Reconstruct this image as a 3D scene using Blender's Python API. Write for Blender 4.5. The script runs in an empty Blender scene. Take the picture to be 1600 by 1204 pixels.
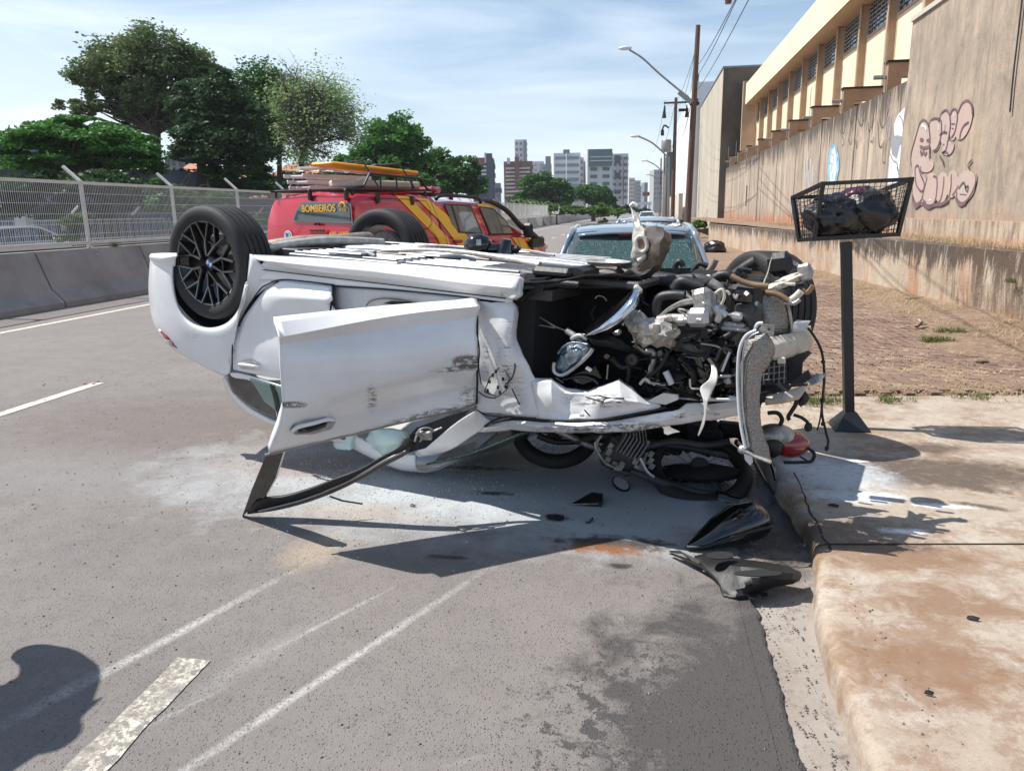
import bpy, bmesh, math, random
from mathutils import Vector, Matrix, noise
random.seed(7)
R = math.radians
S = bpy.context.scene
COL = S.collection

# ------------------------------------------------------------------ camera
FPX, CX, CY, EYE = 1180.0, 800.0, 602.0, 1.6
YAW, PITCH, ROLL = R(9.6), R(12.9), R(1.0)
_f = Vector((-math.sin(YAW)*math.cos(PITCH), math.cos(YAW)*math.cos(PITCH), -math.sin(PITCH)))
_r0 = Vector((math.cos(YAW), math.sin(YAW), 0)); _u0 = _r0.cross(_f)
_r = math.cos(ROLL)*_r0 - math.sin(ROLL)*_u0
_u = math.cos(ROLL)*_u0 + math.sin(ROLL)*_r0
O = Vector((0, 0, EYE))
cam = bpy.data.cameras.new('camera'); camo = bpy.data.objects.new('camera', cam); COL.objects.link(camo)
cam.sensor_width = 36; cam.lens = 36*FPX/1600; cam.clip_start = .05; cam.clip_end = 6000
m = Matrix((_r, _u, -_f)).transposed().to_4x4(); m.translation = O; camo.matrix_world = m
S.camera = camo

# ------------------------------------------------------------------ light
SUN_DIR = Vector((-math.cos(R(57))*.996, math.cos(R(57))*.085, math.sin(R(57)))).normalized()
w = bpy.data.worlds.new("World"); S.world = w; w.use_nodes = True
nt = w.node_tree; nt.nodes.clear()
out = nt.nodes.new('ShaderNodeOutputWorld'); bg = nt.nodes.new('ShaderNodeBackground')
sky = nt.nodes.new('ShaderNodeTexSky'); sky.sky_type = 'NISHITA'; sky.sun_disc = False
sky.sun_elevation = R(57); sky.sun_rotation = math.atan2(SUN_DIR.x, SUN_DIR.y)
sky.air_density = 1.1; sky.dust_density = .5; sky.ozone_density = 3.0
tc = nt.nodes.new('ShaderNodeTexCoord')
mp = nt.nodes.new('ShaderNodeMapping'); mp.inputs['Scale'].default_value = (1.0, 1.6, 7.0)
mp.inputs['Rotation'].default_value = (0, R(9), R(20))
nz = nt.nodes.new('ShaderNodeTexNoise'); nz.inputs['Scale'].default_value = 1.7; nz.inputs['Detail'].default_value = 8
nz.inputs['Roughness'].default_value = .55; nz.inputs['Distortion'].default_value = .6
rmp = nt.nodes.new('ShaderNodeMapRange'); rmp.inputs['From Min'].default_value = .44; rmp.inputs['From Max'].default_value = .72
rmp.inputs['To Min'].default_value = .0; rmp.inputs['To Max'].default_value = .6
mix = nt.nodes.new('ShaderNodeMix'); mix.data_type = 'RGBA'
mix.inputs['B'].default_value = (10.2, 11.4, 12.4, 1)
L = nt.links.new
L(tc.outputs['Generated'], mp.inputs['Vector']); L(mp.outputs[0], nz.inputs['Vector']); L(nz.outputs['Fac'], rmp.inputs['Value'])
sepw = nt.nodes.new('ShaderNodeSeparateXYZ'); L(tc.outputs['Generated'], sepw.inputs[0])
hz = nt.nodes.new('ShaderNodeMapRange'); hz.inputs['From Min'].default_value = .0; hz.inputs['From Max'].default_value = .34
hz.inputs['To Min'].default_value = .6; hz.inputs['To Max'].default_value = 0
L(sepw.outputs['Z'], hz.inputs['Value'])
lf = nt.nodes.new('ShaderNodeMapRange'); lf.inputs['From Min'].default_value = -.25; lf.inputs['From Max'].default_value = -.85
lf.inputs['To Min'].default_value = 0; lf.inputs['To Max'].default_value = .42
L(sepw.outputs['X'], lf.inputs['Value'])
ad = nt.nodes.new('ShaderNodeMath'); ad.operation = 'ADD'; L(rmp.outputs[0], ad.inputs[0]); L(hz.outputs[0], ad.inputs[1])
ad2 = nt.nodes.new('ShaderNodeMath'); ad2.operation = 'ADD'; ad2.use_clamp = True; L(ad.outputs[0], ad2.inputs[0]); L(lf.outputs[0], ad2.inputs[1])
L(ad2.outputs[0], mix.inputs['Factor']); hs = nt.nodes.new('ShaderNodeHueSaturation'); hs.inputs['Saturation'].default_value = 1.22; hs.inputs['Value'].default_value = 1.2; L(sky.outputs[0], hs.inputs['Color']); L(hs.outputs[0], mix.inputs['A']); L(mix.outputs['Result'], bg.inputs['Color'])
bg.inputs['Strength'].default_value = .07
L(bg.outputs[0], out.inputs['Surface'])
sun = bpy.data.lights.new('sun', 'SUN'); sun.energy = 5.0; sun.angle = R(.53); sun.color = (1, .955, .89)
so = bpy.data.objects.new('sun', sun); COL.objects.link(so); so.rotation_euler = SUN_DIR.to_track_quat('Z', 'Y').to_euler(); so.location = (-10, 0, 20)
S.view_settings.view_transform = 'Standard'; S.view_settings.look = 'None'; S.view_settings.gamma = 1
S.view_settings.exposure = 0.55
S.render.engine = 'CYCLES'

# ------------------------------------------------------------------ pixel <-> place helpers (points of the place seen in the photo)
def ray(px, py): return _f + (px-CX)/FPX*_r - (py-CY)/FPX*_u
def G(px, py, z=0.0):
    d = ray(px, py); return O + d*((z-EYE)/d.z)
def DP(px, py, t): return O + ray(px, py)*t
def PL(px, py, p0, n):
    d = ray(px, py); return O + d*((Vector(p0)-O).dot(n)/d.dot(n))
def PX(px, py, x): return PL(px, py, (x, 0, 0), Vector((1, 0, 0)))
def PY(px, py, y): return PL(px, py, (0, y, 0), Vector((0, 1, 0)))
AX, AY, AZ = Vector((1, 0, 0)), Vector((0, 1, 0)), Vector((0, 0, 1))

# ------------------------------------------------------------------ scene-graph helpers
def tag(o, label=None, cat=None, group=None, kind=None):
    if label: o['label'] = label
    if cat: o['category'] = cat
    if group: o['group'] = group
    if kind: o['kind'] = kind
    return o
def thing(name, loc, label, cat, group=None, rz=0):
    o = bpy.data.objects.new(name, None); o.empty_display_size = .2
    COL.objects.link(o); o.location = loc; o.rotation_euler = (0, 0, rz)
    return tag(o, label, cat, group)
def world_of(o):
    M = Matrix.Translation(o.location) @ o.rotation_euler.to_matrix().to_4x4()
    return (world_of(o.parent) @ M) if o.parent else M
def kids(o): return [c for c in bpy.data.objects if c.parent == o]
def copy_tree(o, parent=None, cache={}):
    c = o.copy(); COL.objects.link(c); c.parent = parent
    if o.name not in cache: cache[o.name] = [x for x in bpy.data.objects if x.parent == o]
    for ch in cache[o.name]: copy_tree(ch, c)
    return c

class MB:
    def __init__(s): s.v = []; s.f = []; s.m = []; s.uv = {}; s.mi = 0; s.sm = False
    def add(s, vs, fs):
        b = len(s.v); s.v += [Vector(p) for p in vs]
        for f in fs: s.f.append([b+i for i in f]); s.m.append(s.mi)
        return s
    def box(s, c, size, ax=None, bev=0):
        c = Vector(c); x, y, z = ax if ax else (AX, AY, AZ)
        hx, hy, hz_ = size[0]/2, size[1]/2, size[2]/2
        if bev > 0:
            b = min(bev, hx*.9, hy*.9, hz_*.9); vs = []; idx = {}
            for sx in (-1, 1):
                for sy in (-1, 1):
                    for sz in (-1, 1):
                        for k in range(3):
                            d = [hx-b, hy-b, hz_-b]; d[k] = [hx, hy, hz_][k]
                            idx[(sx, sy, sz, k)] = len(vs); vs.append(c + x*sx*d[0] + y*sy*d[1] + z*sz*d[2])
            fs = []
            for sg in (-1, 1):
                fs.append([idx[(sg, a, b_, 0)] for a, b_ in ((-1, -1), (1, -1), (1, 1), (-1, 1))])
                fs.append([idx[(a, sg, b_, 1)] for a, b_ in ((-1, -1), (1, -1), (1, 1), (-1, 1))])
                fs.append([idx[(a, b_, sg, 2)] for a, b_ in ((-1, -1), (1, -1), (1, 1), (-1, 1))])
                for sg2 in (-1, 1):
                    fs.append([idx[(sg, sg2, -1, 0)], idx[(sg, sg2, 1, 0)], idx[(sg, sg2, 1, 1)], idx[(sg, sg2, -1, 1)]])
                    fs.append([idx[(sg, -1, sg2, 0)], idx[(sg, 1, sg2, 0)], idx[(sg, 1, sg2, 2)], idx[(sg, -1, sg2, 2)]])
                    fs.append([idx[(-1, sg, sg2, 1)], idx[(1, sg, sg2, 1)], idx[(1, sg, sg2, 2)], idx[(-1, sg, sg2, 2)]])
                    for sg3 in (-1, 1): fs.append([idx[(sg, sg2, sg3, k)] for k in range(3)])
            return s.add(vs, fs)
        vs = [c + x*a*hx + y*b*hy + z*d*hz_ for a in (-1, 1) for b in (-1, 1) for d in (-1, 1)]
        return s.add(vs, [(0, 1, 3, 2), (4, 6, 7, 5), (0, 4, 5, 1), (2, 3, 7, 6), (0, 2, 6, 4), (1, 5, 7, 3)])
    def bx(s, x0, x1, y0, y1, z0, z1, bev=0):
        return s.box(((x0+x1)/2, (y0+y1)/2, (z0+z1)/2), (abs(x1-x0), abs(y1-y0), abs(z1-z0)), None, bev)
    def tube(s, pts, r, n=8, cap=True, smooth=False, flat=None):
        pts = [Vector(p) for p in pts]
        if smooth and len(pts) > 2: pts = spline(pts, 5)
        k = len(pts); rr = r if isinstance(r, (list, tuple)) else [r]*k
        if len(rr) != k: rr = [rr[0]+(rr[-1]-rr[0])*i/(k-1) for i in range(k)]
        d0 = (pts[1]-pts[0]).normalized(); up = AZ if abs(d0.z) < .9 else AX
        a = d0.cross(up).normalized(); vs = []
        for i in range(k):
            d = (pts[min(i+1, k-1)]-pts[max(i-1, 0)])
            if d.length < 1e-9: d = d0
            d = d.normalized(); a = (a-d*a.dot(d))
            a = a.normalized() if a.length > 1e-6 else d.orthogonal().normalized()
            b = d.cross(a)
            for j in range(n):
                t = 2*math.pi*(j+.5)/n; vs.append(pts[i]+(a*math.cos(t)+b*math.sin(t)*(flat or 1))*rr[i])
        fs = [(i*n+j, i*n+(j+1) % n, (i+1)*n+(j+1) % n, (i+1)*n+j) for i in range(k-1) for j in range(n)]
        if cap: fs += [tuple(range(n))[::-1], tuple((k-1)*n+j for j in range(n))]
        return s.add(vs, fs)
    def bar(s, a, b, wd, th=None, up=AZ):
        a, b = Vector(a), Vector(b); d = b-a; th = th or wd
        z = d.normalized(); x = z.cross(up)
        x = x.normalized() if x.length > 1e-4 else z.orthogonal().normalized(); y = z.cross(x)
        return s.box((a+b)/2, (wd, th, d.length), (x, y, z))
    def prism(s, poly, d):
        poly = [Vector(p) for p in poly]; d = Vector(d); n = len(poly)
        vs = poly+[p+d for p in poly]
        fs = [tuple(range(n))[::-1], tuple(range(n, 2*n))]+[(i, (i+1) % n, n+(i+1) % n, n+i) for i in range(n)]
        return s.add(vs, fs)
    def lathe(s, prof, c, ax, n=24, a0=0, a1=2*math.pi):
        c = Vector(c); ax = Vector(ax).normalized(); e = ax.orthogonal().normalized(); g = ax.cross(e); k = len(prof); vs = []
        full = abs(a1-a0-2*math.pi) < 1e-6; nn = n if full else n+1
        for j in range(nn):
            t = a0+(a1-a0)*j/n
            for r, h in prof: vs.append(c+ax*h+(e*math.cos(t)+g*math.sin(t))*r)
        fs = []
        for j in range(n):
            j2 = (j+1) % nn
            for i in range(k-1): fs.append((j*k+i, j*k+i+1, j2*k+i+1, j2*k+i))
        return s.add(vs, fs)
    def ball(s, c, r, n=10, ax=None, jit=0):
        c = Vector(c); r = Vector(r) if not isinstance(r, (int, float)) else Vector((r, r, r)); x, y, z = ax if ax else (AX, AY, AZ); vs = []; m_ = n//2
        for i in range(m_+1):
            ph = math.pi*i/m_
            for j in range(n):
                t = 2*math.pi*j/n; k = 1+random.uniform(-jit, jit)
                vs.append(c+(x*r.x*math.sin(ph)*math.cos(t)+y*r.y*math.sin(ph)*math.sin(t)+z*r.z*math.cos(ph))*k)
        fs = [(i*n+j, (i+1)*n+j, (i+1)*n+(j+1) % n, i*n+(j+1) % n) for i in range(m_) for j in range(n)]
        return s.add(vs, fs)
    def grid(s, rows, closed=False):
        nr, nc = len(rows), len(rows[0]); vs = [p for r_ in rows for p in r_]; fs = []
        for i in range(nr-1):
            for j in range(nc if closed else nc-1): fs.append((i*nc+j, i*nc+(j+1) % nc, (i+1)*nc+(j+1) % nc, (i+1)*nc+j))
        return s.add(vs, fs)
    def build(s, name, mats, parent=None, label=None, cat=None, group=None, kind=None, smooth=None, solid=0, uvpx=False, local=False):
        if solid and not local:     # outer skin faces the street side, thickness goes inwards
            tot = 0
            for f in s.f:
                a, b_, c_ = s.v[f[0]], s.v[f[1]], s.v[f[2]]; tot += (b_-a).cross(c_-a).dot(O-a)
            if tot < 0: s.f = [f[::-1] for f in s.f]
        me = bpy.data.meshes.new(name)
        M = world_of(parent).inverted() if (parent and not local) else Matrix.Identity(4)
        vs = [M @ v for v in s.v]; off = Vector((0, 0, 0))
        if not parent and not local and vs:
            xs = [v.x for v in vs]; ys = [v.y for v in vs]; zs = [v.z for v in vs]
            off = Vector(((min(xs)+max(xs))/2, (min(ys)+max(ys))/2, min(zs)))
        me.from_pydata([v-off for v in vs], [], s.f)
        if not isinstance(mats, (list, tuple)): mats = [mats]
        for q in mats: me.materials.append(q)
        if len(mats) > 1: me.polygons.foreach_set('material_index', s.m)
        if smooth is not None:
            me.polygons.foreach_set('use_smooth', [True]*len(me.polygons))
            me.set_sharp_from_angle(angle=R(smooth))
        if uvpx:
            uvl = me.uv_layers.new(name='photo')
            wv = s.v
            for lp in me.loops:
                p = wv[lp.vertex_index]-O; zz = p.dot(_f)
                uvl.data[lp.index].uv = ((CX+FPX*p.dot(_r)/zz)/100., (CY-FPX*p.dot(_u)/zz)/100.)
        me.validate(); me.update()
        o = bpy.data.objects.new(name, me); COL.objects.link(o); o.location = off
        if parent: o.parent = parent
        if solid:
            md = o.modifiers.new('s', 'SOLIDIFY'); md.thickness = solid; md.offset = -1
        return tag(o, label, cat, group, kind)

def spline(pts, sub):
    out = []; n = len(pts)
    for i in range(n-1):
        p0, p1, p2, p3 = pts[max(i-1, 0)], pts[i], pts[i+1], pts[min(i+2, n-1)]
        for k in range(sub):
            t = k/sub
            out.append(.5*((2*p1)+(p2-p0)*t+(2*p0-5*p1+4*p2-p3)*t*t+(3*p1-p0-3*p2+p3)*t*t*t))
    out.append(pts[-1]); return out
def lerp_line(pts, sub):
    return [a.lerp(b, k/sub) for a, b in zip(pts, pts[1:]) for k in range(sub)]+[pts[-1]]
def loft(rows, su, sv, lin=False):
    spline = lerp_line if lin else globals()['spline']
    rs = [spline([Vector(p) for p in r_], su) for r_ in rows]
    cols = [spline([r_[j] for r_ in rs], sv) for j in range(len(rs[0]))]
    return [[cols[j][i] for j in range(len(cols))] for i in range(len(cols[0]))]
def crumple(rows, amp, sc, n=None, seed=0):
    sd = Vector((seed, 0, 0))
    return [[p+(noise.noise_vector(p*sc+sd)+noise.noise_vector(p*sc*2.7+sd)*.45)*amp for p in r_] for r_ in rows]
def text_mesh(txt, size, bold=True):
    cu = bpy.data.curves.new('t', 'FONT'); cu.body = txt; cu.size = size; cu.extrude = 0.002; cu.offset = .012*size if bold else 0
    cu.align_x = 'CENTER'; cu.align_y = 'CENTER'
    o = bpy.data.objects.new('t', cu); COL.objects.link(o)
    dg = bpy.context.evaluated_depsgraph_get(); me = bpy.data.meshes.new_from_object(o.evaluated_get(dg))
    bpy.data.objects.remove(o); return me
def put_text(txt, size, c, right, up, mat, parent, name='lettering', width=None):
    me = text_mesh(txt, size); xs = [v.co.x for v in me.vertices]; wd = max(xs)-min(xs); k = width/wd if width else 1
    n = right.cross(up).normalized(); Mi = world_of(parent).inverted()
    for v in me.vertices: v.co = Mi @ (Vector(c)+right*v.co.x*k+up*v.co.y+n*(v.co.z+.004))
    me.materials.append(mat); o = bpy.data.objects.new(name, me); COL.objects.link(o); o.parent = parent; return o

# ------------------------------------------------------------------ materials
class N:
    def __init__(s, name):
        s.m = bpy.data.materials.new(name); s.m.use_nodes = True; s.t = s.m.node_tree; s.b = s.t.nodes['Principled BSDF']
    def new(s, k, **kw):
        n = s.t.nodes.new('ShaderNode'+k)
        for a, b in kw.items(): setattr(n, a, b)
        return n
    def link(s, a, b): s.t.links.new(a, b)
    def coord(s, kind='Object', scale=(1, 1, 1)):
        if kind == 'World': o = s.new('NewGeometry').outputs['Position']
        elif kind == 'UV': o = s.new('TexCoord').outputs['UV']
        else: o = s.new('TexCoord').outputs[kind]
        if tuple(scale) != (1, 1, 1):
            mp = s.new('Mapping'); mp.inputs['Scale'].default_value = scale; s.link(o, mp.inputs[0]); o = mp.outputs[0]
        return o
    def noise(s, co, scale, detail=6, rough=.6, dist=0):
        n = s.new('TexNoise'); s.link(co, n.inputs['Vector']); n.inputs['Scale'].default_value = scale
        n.inputs['Detail'].default_value = detail; n.inputs['Roughness'].default_value = rough; n.inputs['Distortion'].default_value = dist
        return n.outputs['Fac']
    def rng(s, v, a, b, c=0, d=1):
        n = s.new('MapRange'); s.link(v, n.inputs['Value'])
        for k, x in zip(('From Min', 'From Max', 'To Min', 'To Max'), (a, b, c, d)): n.inputs[k].default_value = x
        return n.outputs[0]
    def math(s, op, a, b=None, clamp=False):
        n = s.new('Math', operation=op, use_clamp=clamp)
        for i, x in enumerate((a, b)):
            if x is None: continue
            if isinstance(x, (int, float)): n.inputs[i].default_value = x
            else: s.link(x, n.inputs[i])
        return n.outputs[0]
    def mix(s, f, a, b):
        n = s.new('Mix', data_type='RGBA')
        if isinstance(f, (int, float)): n.inputs['Factor'].default_value = f
        else: s.link(f, n.inputs['Factor'])
        for k, x in (('A', a), ('B', b)):
            if isinstance(x, tuple): n.inputs[k].default_value = x+(1,) if len(x) == 3 else x
            else: s.link(x, n.inputs[k])
        return n.outputs['Result']
    def col(s, c):
        if isinstance(c, tuple): s.b.inputs['Base Color'].default_value = c+(1,)
        else: s.link(c, s.b.inputs['Base Color'])
    def set(s, **kw):
        nm = dict(rough='Roughness', metal='Metallic', coat='Coat Weight', spec='Specular IOR Level', trans='Transmission Weight', alpha='Alpha', ior='IOR', coatr='Coat Roughness')
        for k, x in kw.items():
            i = s.b.inputs[nm[k]]
            if isinstance(x, (int, float)): i.default_value = x
            else: s.link(x, i)
        return s
    def bump(s, h, strength=.3, dist=.01):
        n = s.new('Bump'); n.inputs['Strength'].default_value = strength; n.inputs['Distance'].default_value = dist
        s.link(h, n.inputs['Height']); s.link(n.outputs[0], s.b.inputs['Normal']); return n
    def blob(s, pos, nz, c, r, rot=0, soft=.3, amt=.6):
        """soft-edged stain centred at c (x, y), radii r, edge broken by noise"""
        mp = s.new('Mapping', vector_type='TEXTURE'); mp.inputs['Location'].default_value = (c[0], c[1], 0)
        mp.inputs['Rotation'].default_value = (0, 0, rot); mp.inputs['Scale'].default_value = (r[0], r[1], 1e6)
        s.link(pos, mp.inputs[0])
        ln = s.new('VectorMath', operation='LENGTH'); s.link(mp.outputs[0], ln.inputs[0])
        x = s.math('MULTIPLY_ADD', nz, amt*4.4); x.node.inputs[2].default_value = -amt*2.2
        y = s.math('ADD', ln.outputs['Value'], x)
        return s.rng(y, 1+soft, 1-soft)
def pm(name, c1, c2=None, scale=6, rough=.6, metal=0, bump=0, bscale=None, coat=0, coord='Object', sc3=(1, 1, 1), dirt=None, dirtamt=.5, spec=.5, lo=.35, hi=.65):
    n = N(name); n.set(rough=rough, metal=metal, coat=coat, spec=spec)
    co = n.coord(coord, sc3)
    c = c1
    if c2: c = n.mix(n.rng(n.noise(co, scale), lo, hi), c1, c2)
    if dirt:
        f = n.rng(n.noise(co, scale*.6, 8, .7), .55-.1*dirtamt, .75, 0, dirtamt); c = n.mix(f, c, dirt)
    n.col(c)
    if bump: n.bump(n.noise(co, bscale or scale*4, 5), bump)
    return n.m
M = {}
def stain_line(n, pos, nz, pa, pb, wd, soft=.5, amt=.8):
    a, b = G(*pa), G(*pb); c = (a+b)/2; d = b-a
    return n.blob(pos, nz, (c.x, c.y), (d.length/2, wd), math.atan2(d.y, d.x), soft, amt)
def px_blob(n, pos, nz, p, rx, ry, z=0, rot=0, **kw):
    """a stain on the ground: centre pixel, radii in metres"""
    g = G(p[0], p[1], z); return n.blob(pos, nz, (g.x, g.y), (rx, ry), rot, **kw)

# asphalt ---------------------------------------------------------------
n = N('asphalt'); co = n.coord('World')
big = n.noise(co, .7, 6, .6); mid = n.noise(co, 5, 6, .65); fine = n.noise(co, 120, 3, .7); agg = n.noise(co, 330, 2, .6)
nzw = n.noise(co, 3.2, 8, .7, .4); nzf = n.noise(co, 14, 8, .75)
c = n.mix(n.rng(big, .3, .7), (.165, .150, .143), (.215, .192, .178))
c = n.mix(n.rng(mid, .35, .7, 0, .45), c, (.13, .115, .108))
c = n.mix(n.rng(fine, .5, .75, 0, .4), c, (.06, .056, .055))
c = n.mix(n.rng(agg, .56, .72, 0, .7), c, (.42, .39, .36))
vor = n.new('TexVoronoi', feature='F1'); vor.inputs['Scale'].default_value = 16; n.link(co, vor.inputs['Vector'])
pit = n.math('MULTIPLY', n.rng(n.math('ADD', vor.outputs['Distance'], n.math('MULTIPLY', nzf, .35)), .33, .24), n.rng(nzw, .50, .56))
c = n.mix(n.math('MULTIPLY', pit, .3), c, (.05, .045, .043)); c = n.mix(n.rng(n.noise(co, 1.3, 10, .8), .42, .6, 0, .4), c, (.235, .21, .195)); c = n.mix(n.rng(n.noise(co, 9, 10, .85), .5, .62, 0, .3), c, (.10, .092, .088))
# dusty brown drag area left of the wreck, pale powder, oil, rust, wet edge
c = n.mix(n.math('MULTIPLY', px_blob(n, co, nzw, (300, 660), 1.7, .9, soft=.5), .5), c, (.125, .095, .08))
c = n.mix(n.math('MULTIPLY', px_blob(n, co, nzw, (300, 745), 1.5, .38, soft=.7), .45), c, (.25, .24, .235))
c = n.mix(n.math('MULTIPLY', px_blob(n, co, nzw, (800, 740), 1.75, .85, soft=.45, amt=.35), .88), c, (.47, .50, .52))
c = n.mix(n.math('MULTIPLY', px_blob(n, co, nzw, (1010, 790), .85, .5, soft=.5, amt=.35), .7), c, (.46, .50, .54))
c = n.mix(n.math('MULTIPLY', px_blob(n, co, nzw, (930, 990), 1.1, .6, soft=.7), .25), c, (.25, .215, .19))
c = n.mix(n.math('MULTIPLY', px_blob(n, co, nzf, (490, 860), .12, .16, soft=.6), .5), c, (.45, .36, .25))
c = n.mix(n.math('MULTIPLY', px_blob(n, co, nzf, (560, 800), .3, .12, soft=.6), .4), c, (.42, .33, .25))
c = n.mix(n.math('MULTIPLY', px_blob(n, co, nzf, (480, 730), .5, .2, soft=.6), .6), c, (.24, .15, .115))
for a, b, wd, k in (((120, 1075), (395, 925), .022, .75), ((270, 1215), (680, 942), .018, .75), ((455, 1000), (580, 935), .01, .5),
                    ((300, 1090), (470, 985), .05, .22), ((20, 1120), (160, 1045), .02, .3), ((240, 1130), (330, 1085), .01, .3), ((700, 1195), (760, 1180), .01, .2)):
    c = n.mix(n.math('MULTIPLY', n.math('MULTIPLY', stain_line(n, co, nzf, a, b, wd*.85, .9, .6), n.rng(n.noise(co, 60, 5, .8), .36, .54)), k), c, (.56, .54, .52))
dk = n.math('MAXIMUM', px_blob(n, co, nzw, (1150, 1120), .42, .75, soft=.35, amt=.8), px_blob(n, co, nzw, (1215, 1090), .13, .85, soft=.3, amt=.4))
dk = n.math('MAXIMUM', dk, px_blob(n, co, nzf, (975, 1080), .085, .085, soft=.3, amt=.5))
dk = n.math('MAXIMUM', dk, px_blob(n, co, nzf, (1070, 1140), .28, .3, soft=.25, amt=2.2))
c = n.mix(n.math('MULTIPLY', dk, .8), c, (.035, .032, .032))
oil = px_blob(n, co, nzf, (960, 848), .28, .07, soft=.35, amt=.8)
for p, a, b in (((868, 808), .06, .045), ((1000, 850), .12, .03), ((772, 770), .12, .03), ((968, 884), .05, .025), ((720, 730), .3, .03), ((880, 700), .25, .05), ((700, 870), .1, .02)):
    oil = n.math('MAXIMUM', oil, px_blob(n, co, nzf, p, a, b, soft=.4, amt=.7))
c = n.mix(n.math('MULTIPLY', oil, .85), c, (.022, .017, .016))
c = n.mix(px_blob(n, co, nzf, (945, 857), .17, .05, soft=.5, amt=1.0), c, (.24, .10, .04))
wet = px_blob(n, co, nzw, (1170, 800), .16, .75, soft=.4, amt=.5)
c = n.mix(n.math('MULTIPLY', wet, .8), c, (.03, .028, .027))
n.col(c)
n.set(rough=n.rng(n.math('MAXIMUM', oil, wet), 0, 1, .86, .35))
hh = n.math('ADD', n.math('MULTIPLY', fine, .6), n.math('ADD', n.math('MULTIPLY', agg, .5), n.math('MULTIPLY', mid, 1.5)))
hh = n.math('SUBTRACT', hh, n.math('MULTIPLY', pit, .4))
vs_ = n.new('TexVoronoi'); vs_.inputs['Scale'].default_value = 75; n.link(co, vs_.inputs['Vector']); hh = n.math('ADD', hh, n.math('MULTIPLY', n.rng(vs_.outputs['Distance'], .3, .0), 1.1))
n.bump(hh, .8, .009); M['asphalt'] = n.m

# worn road paint
def paint(name, thr):
    n = N(name); co = n.coord('World'); f = n.math('MAXIMUM', n.rng(n.noise(co, 26, 8, .8), thr+.02, thr+.08), n.rng(n.noise(co, 5, 8, .8), thr+.03, thr+.12, 0, .8)); f2 = n.rng(n.noise(co, 120, 4, .6), .35, .7, 0, .35)
    c = n.mix(f, (.58, .53, .45), (.16, .145, .13)); n.col(n.mix(f2, c, (.40, .37, .32))); n.set(rough=.8); n.bump(n.noise(co, 200, 3), .5, .004); M[name] = n.m
paint('road_paint', .53); paint('road_paint_worn', .44)

# concrete slab with rust and mud stains -------------------------------------
n = N('slab'); co = n.coord('World'); zS = .1
b1 = n.noise(co, 1.6, 10, .75); b2 = n.noise(co, 3.0, 10, .8); f1 = n.noise(co, 22, 6, .7); f2 = n.noise(co, 150, 3, .7)
c = n.mix(n.rng(b1, .4, .62), (.39, .335, .27), (.32, .255, .195))
c = n.mix(n.rng(b2, .49, .565, 0, .8), c, (.23, .15, .097))
c = n.mix(n.rng(b2, .62, .72, 0, .5), c, (.28, .14, .07))
c = n.mix(n.rng(n.noise(co, 4.5, 10, .8), .50, .62, 0, .75), c, (.43, .385, .33)); c = n.mix(n.rng(n.noise(co, 7, 10, .85), .52, .66, 0, .5), c, (.30, .235, .185))
spots = n.new('TexVoronoi'); spots.inputs['Scale'].default_value = 9; spots.inputs['Randomness'].default_value = 1; n.link(co, spots.inputs['Vector'])
sf = n.math('MULTIPLY', n.rng(n.math('ADD', spots.outputs['Distance'], n.math('MULTIPLY', f1, .25)), .33, .24), .5)
c = n.mix(n.math('MULTIPLY', sf, n.rng(b1, .4, .55)), c, (.27, .21, .17))
nzf = n.noise(co, 9, 8, .75, .6)
def pb(p, rx, ry, rot=0, **kw): return px_blob(n, co, nzf, p, rx, ry, zS, rot, **kw)
rust = n.math('MAXIMUM', pb((1400, 870), .42, .14, soft=.5, amt=.8), pb((1480, 940), .3, .13, soft=.6, amt=1))
rust = n.math('MAXIMUM', rust, pb((1440, 1040), .34, .16, soft=.5, amt=.9))
c = n.mix(n.math('MULTIPLY', rust, .85), c, (.20, .11, .06))
wt = n.math('MAXIMUM', pb((1420, 735), .75, .26, soft=.25, amt=.4), pb((1330, 850), .32, .07, soft=.3, amt=.5))
for p, a, b, rr in (((1490, 755), .3, .07, -.5), ((1300, 830), .3, .16, 0), ((1530, 790), .12, .03, -.3), ((1450, 700), .2, .1, .3)):  # damp spots; the diagonal streaks paint the wreck's cast shadow
    wt = n.math('MAXIMUM', wt, pb(p, a, b, rr, soft=.4, amt=.7))
c = n.mix(n.math('MULTIPLY', wt, .93), c, (.085, .062, .047))
fm = n.math('MAXIMUM', pb((1295, 740), .30, .26, soft=.45, amt=.55), pb((1340, 775), .22, .09, soft=.4, amt=.6))
c = n.mix(n.math('MULTIPLY', fm, .8), c, (.58, .64, .68))
fw = n.math('MAXIMUM', pb((1416, 830), .1, .035, soft=.5, amt=.9), pb((1340, 720), .05, .02, soft=.5, amt=.6))
fw = n.math('MULTIPLY', n.math('MAXIMUM', fw, pb((1470, 790), .12, .025, soft=.6, amt=1.2)), .9)
c = n.mix(fw, c, (.74, .76, .78))
c = n.mix(n.rng(f1, .52, .66, 0, .5), c, (.24, .185, .145)); c = n.mix(n.rng(f2, .55, .68, 0, .6), c, (.17, .135, .11))
n.col(c); n.set(rough=n.rng(wt, 0, 1, .85, .5)); n.bump(n.math('ADD', n.math('MULTIPLY', f2, .5), f1), .45, .006); M['slab'] = n.m

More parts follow.
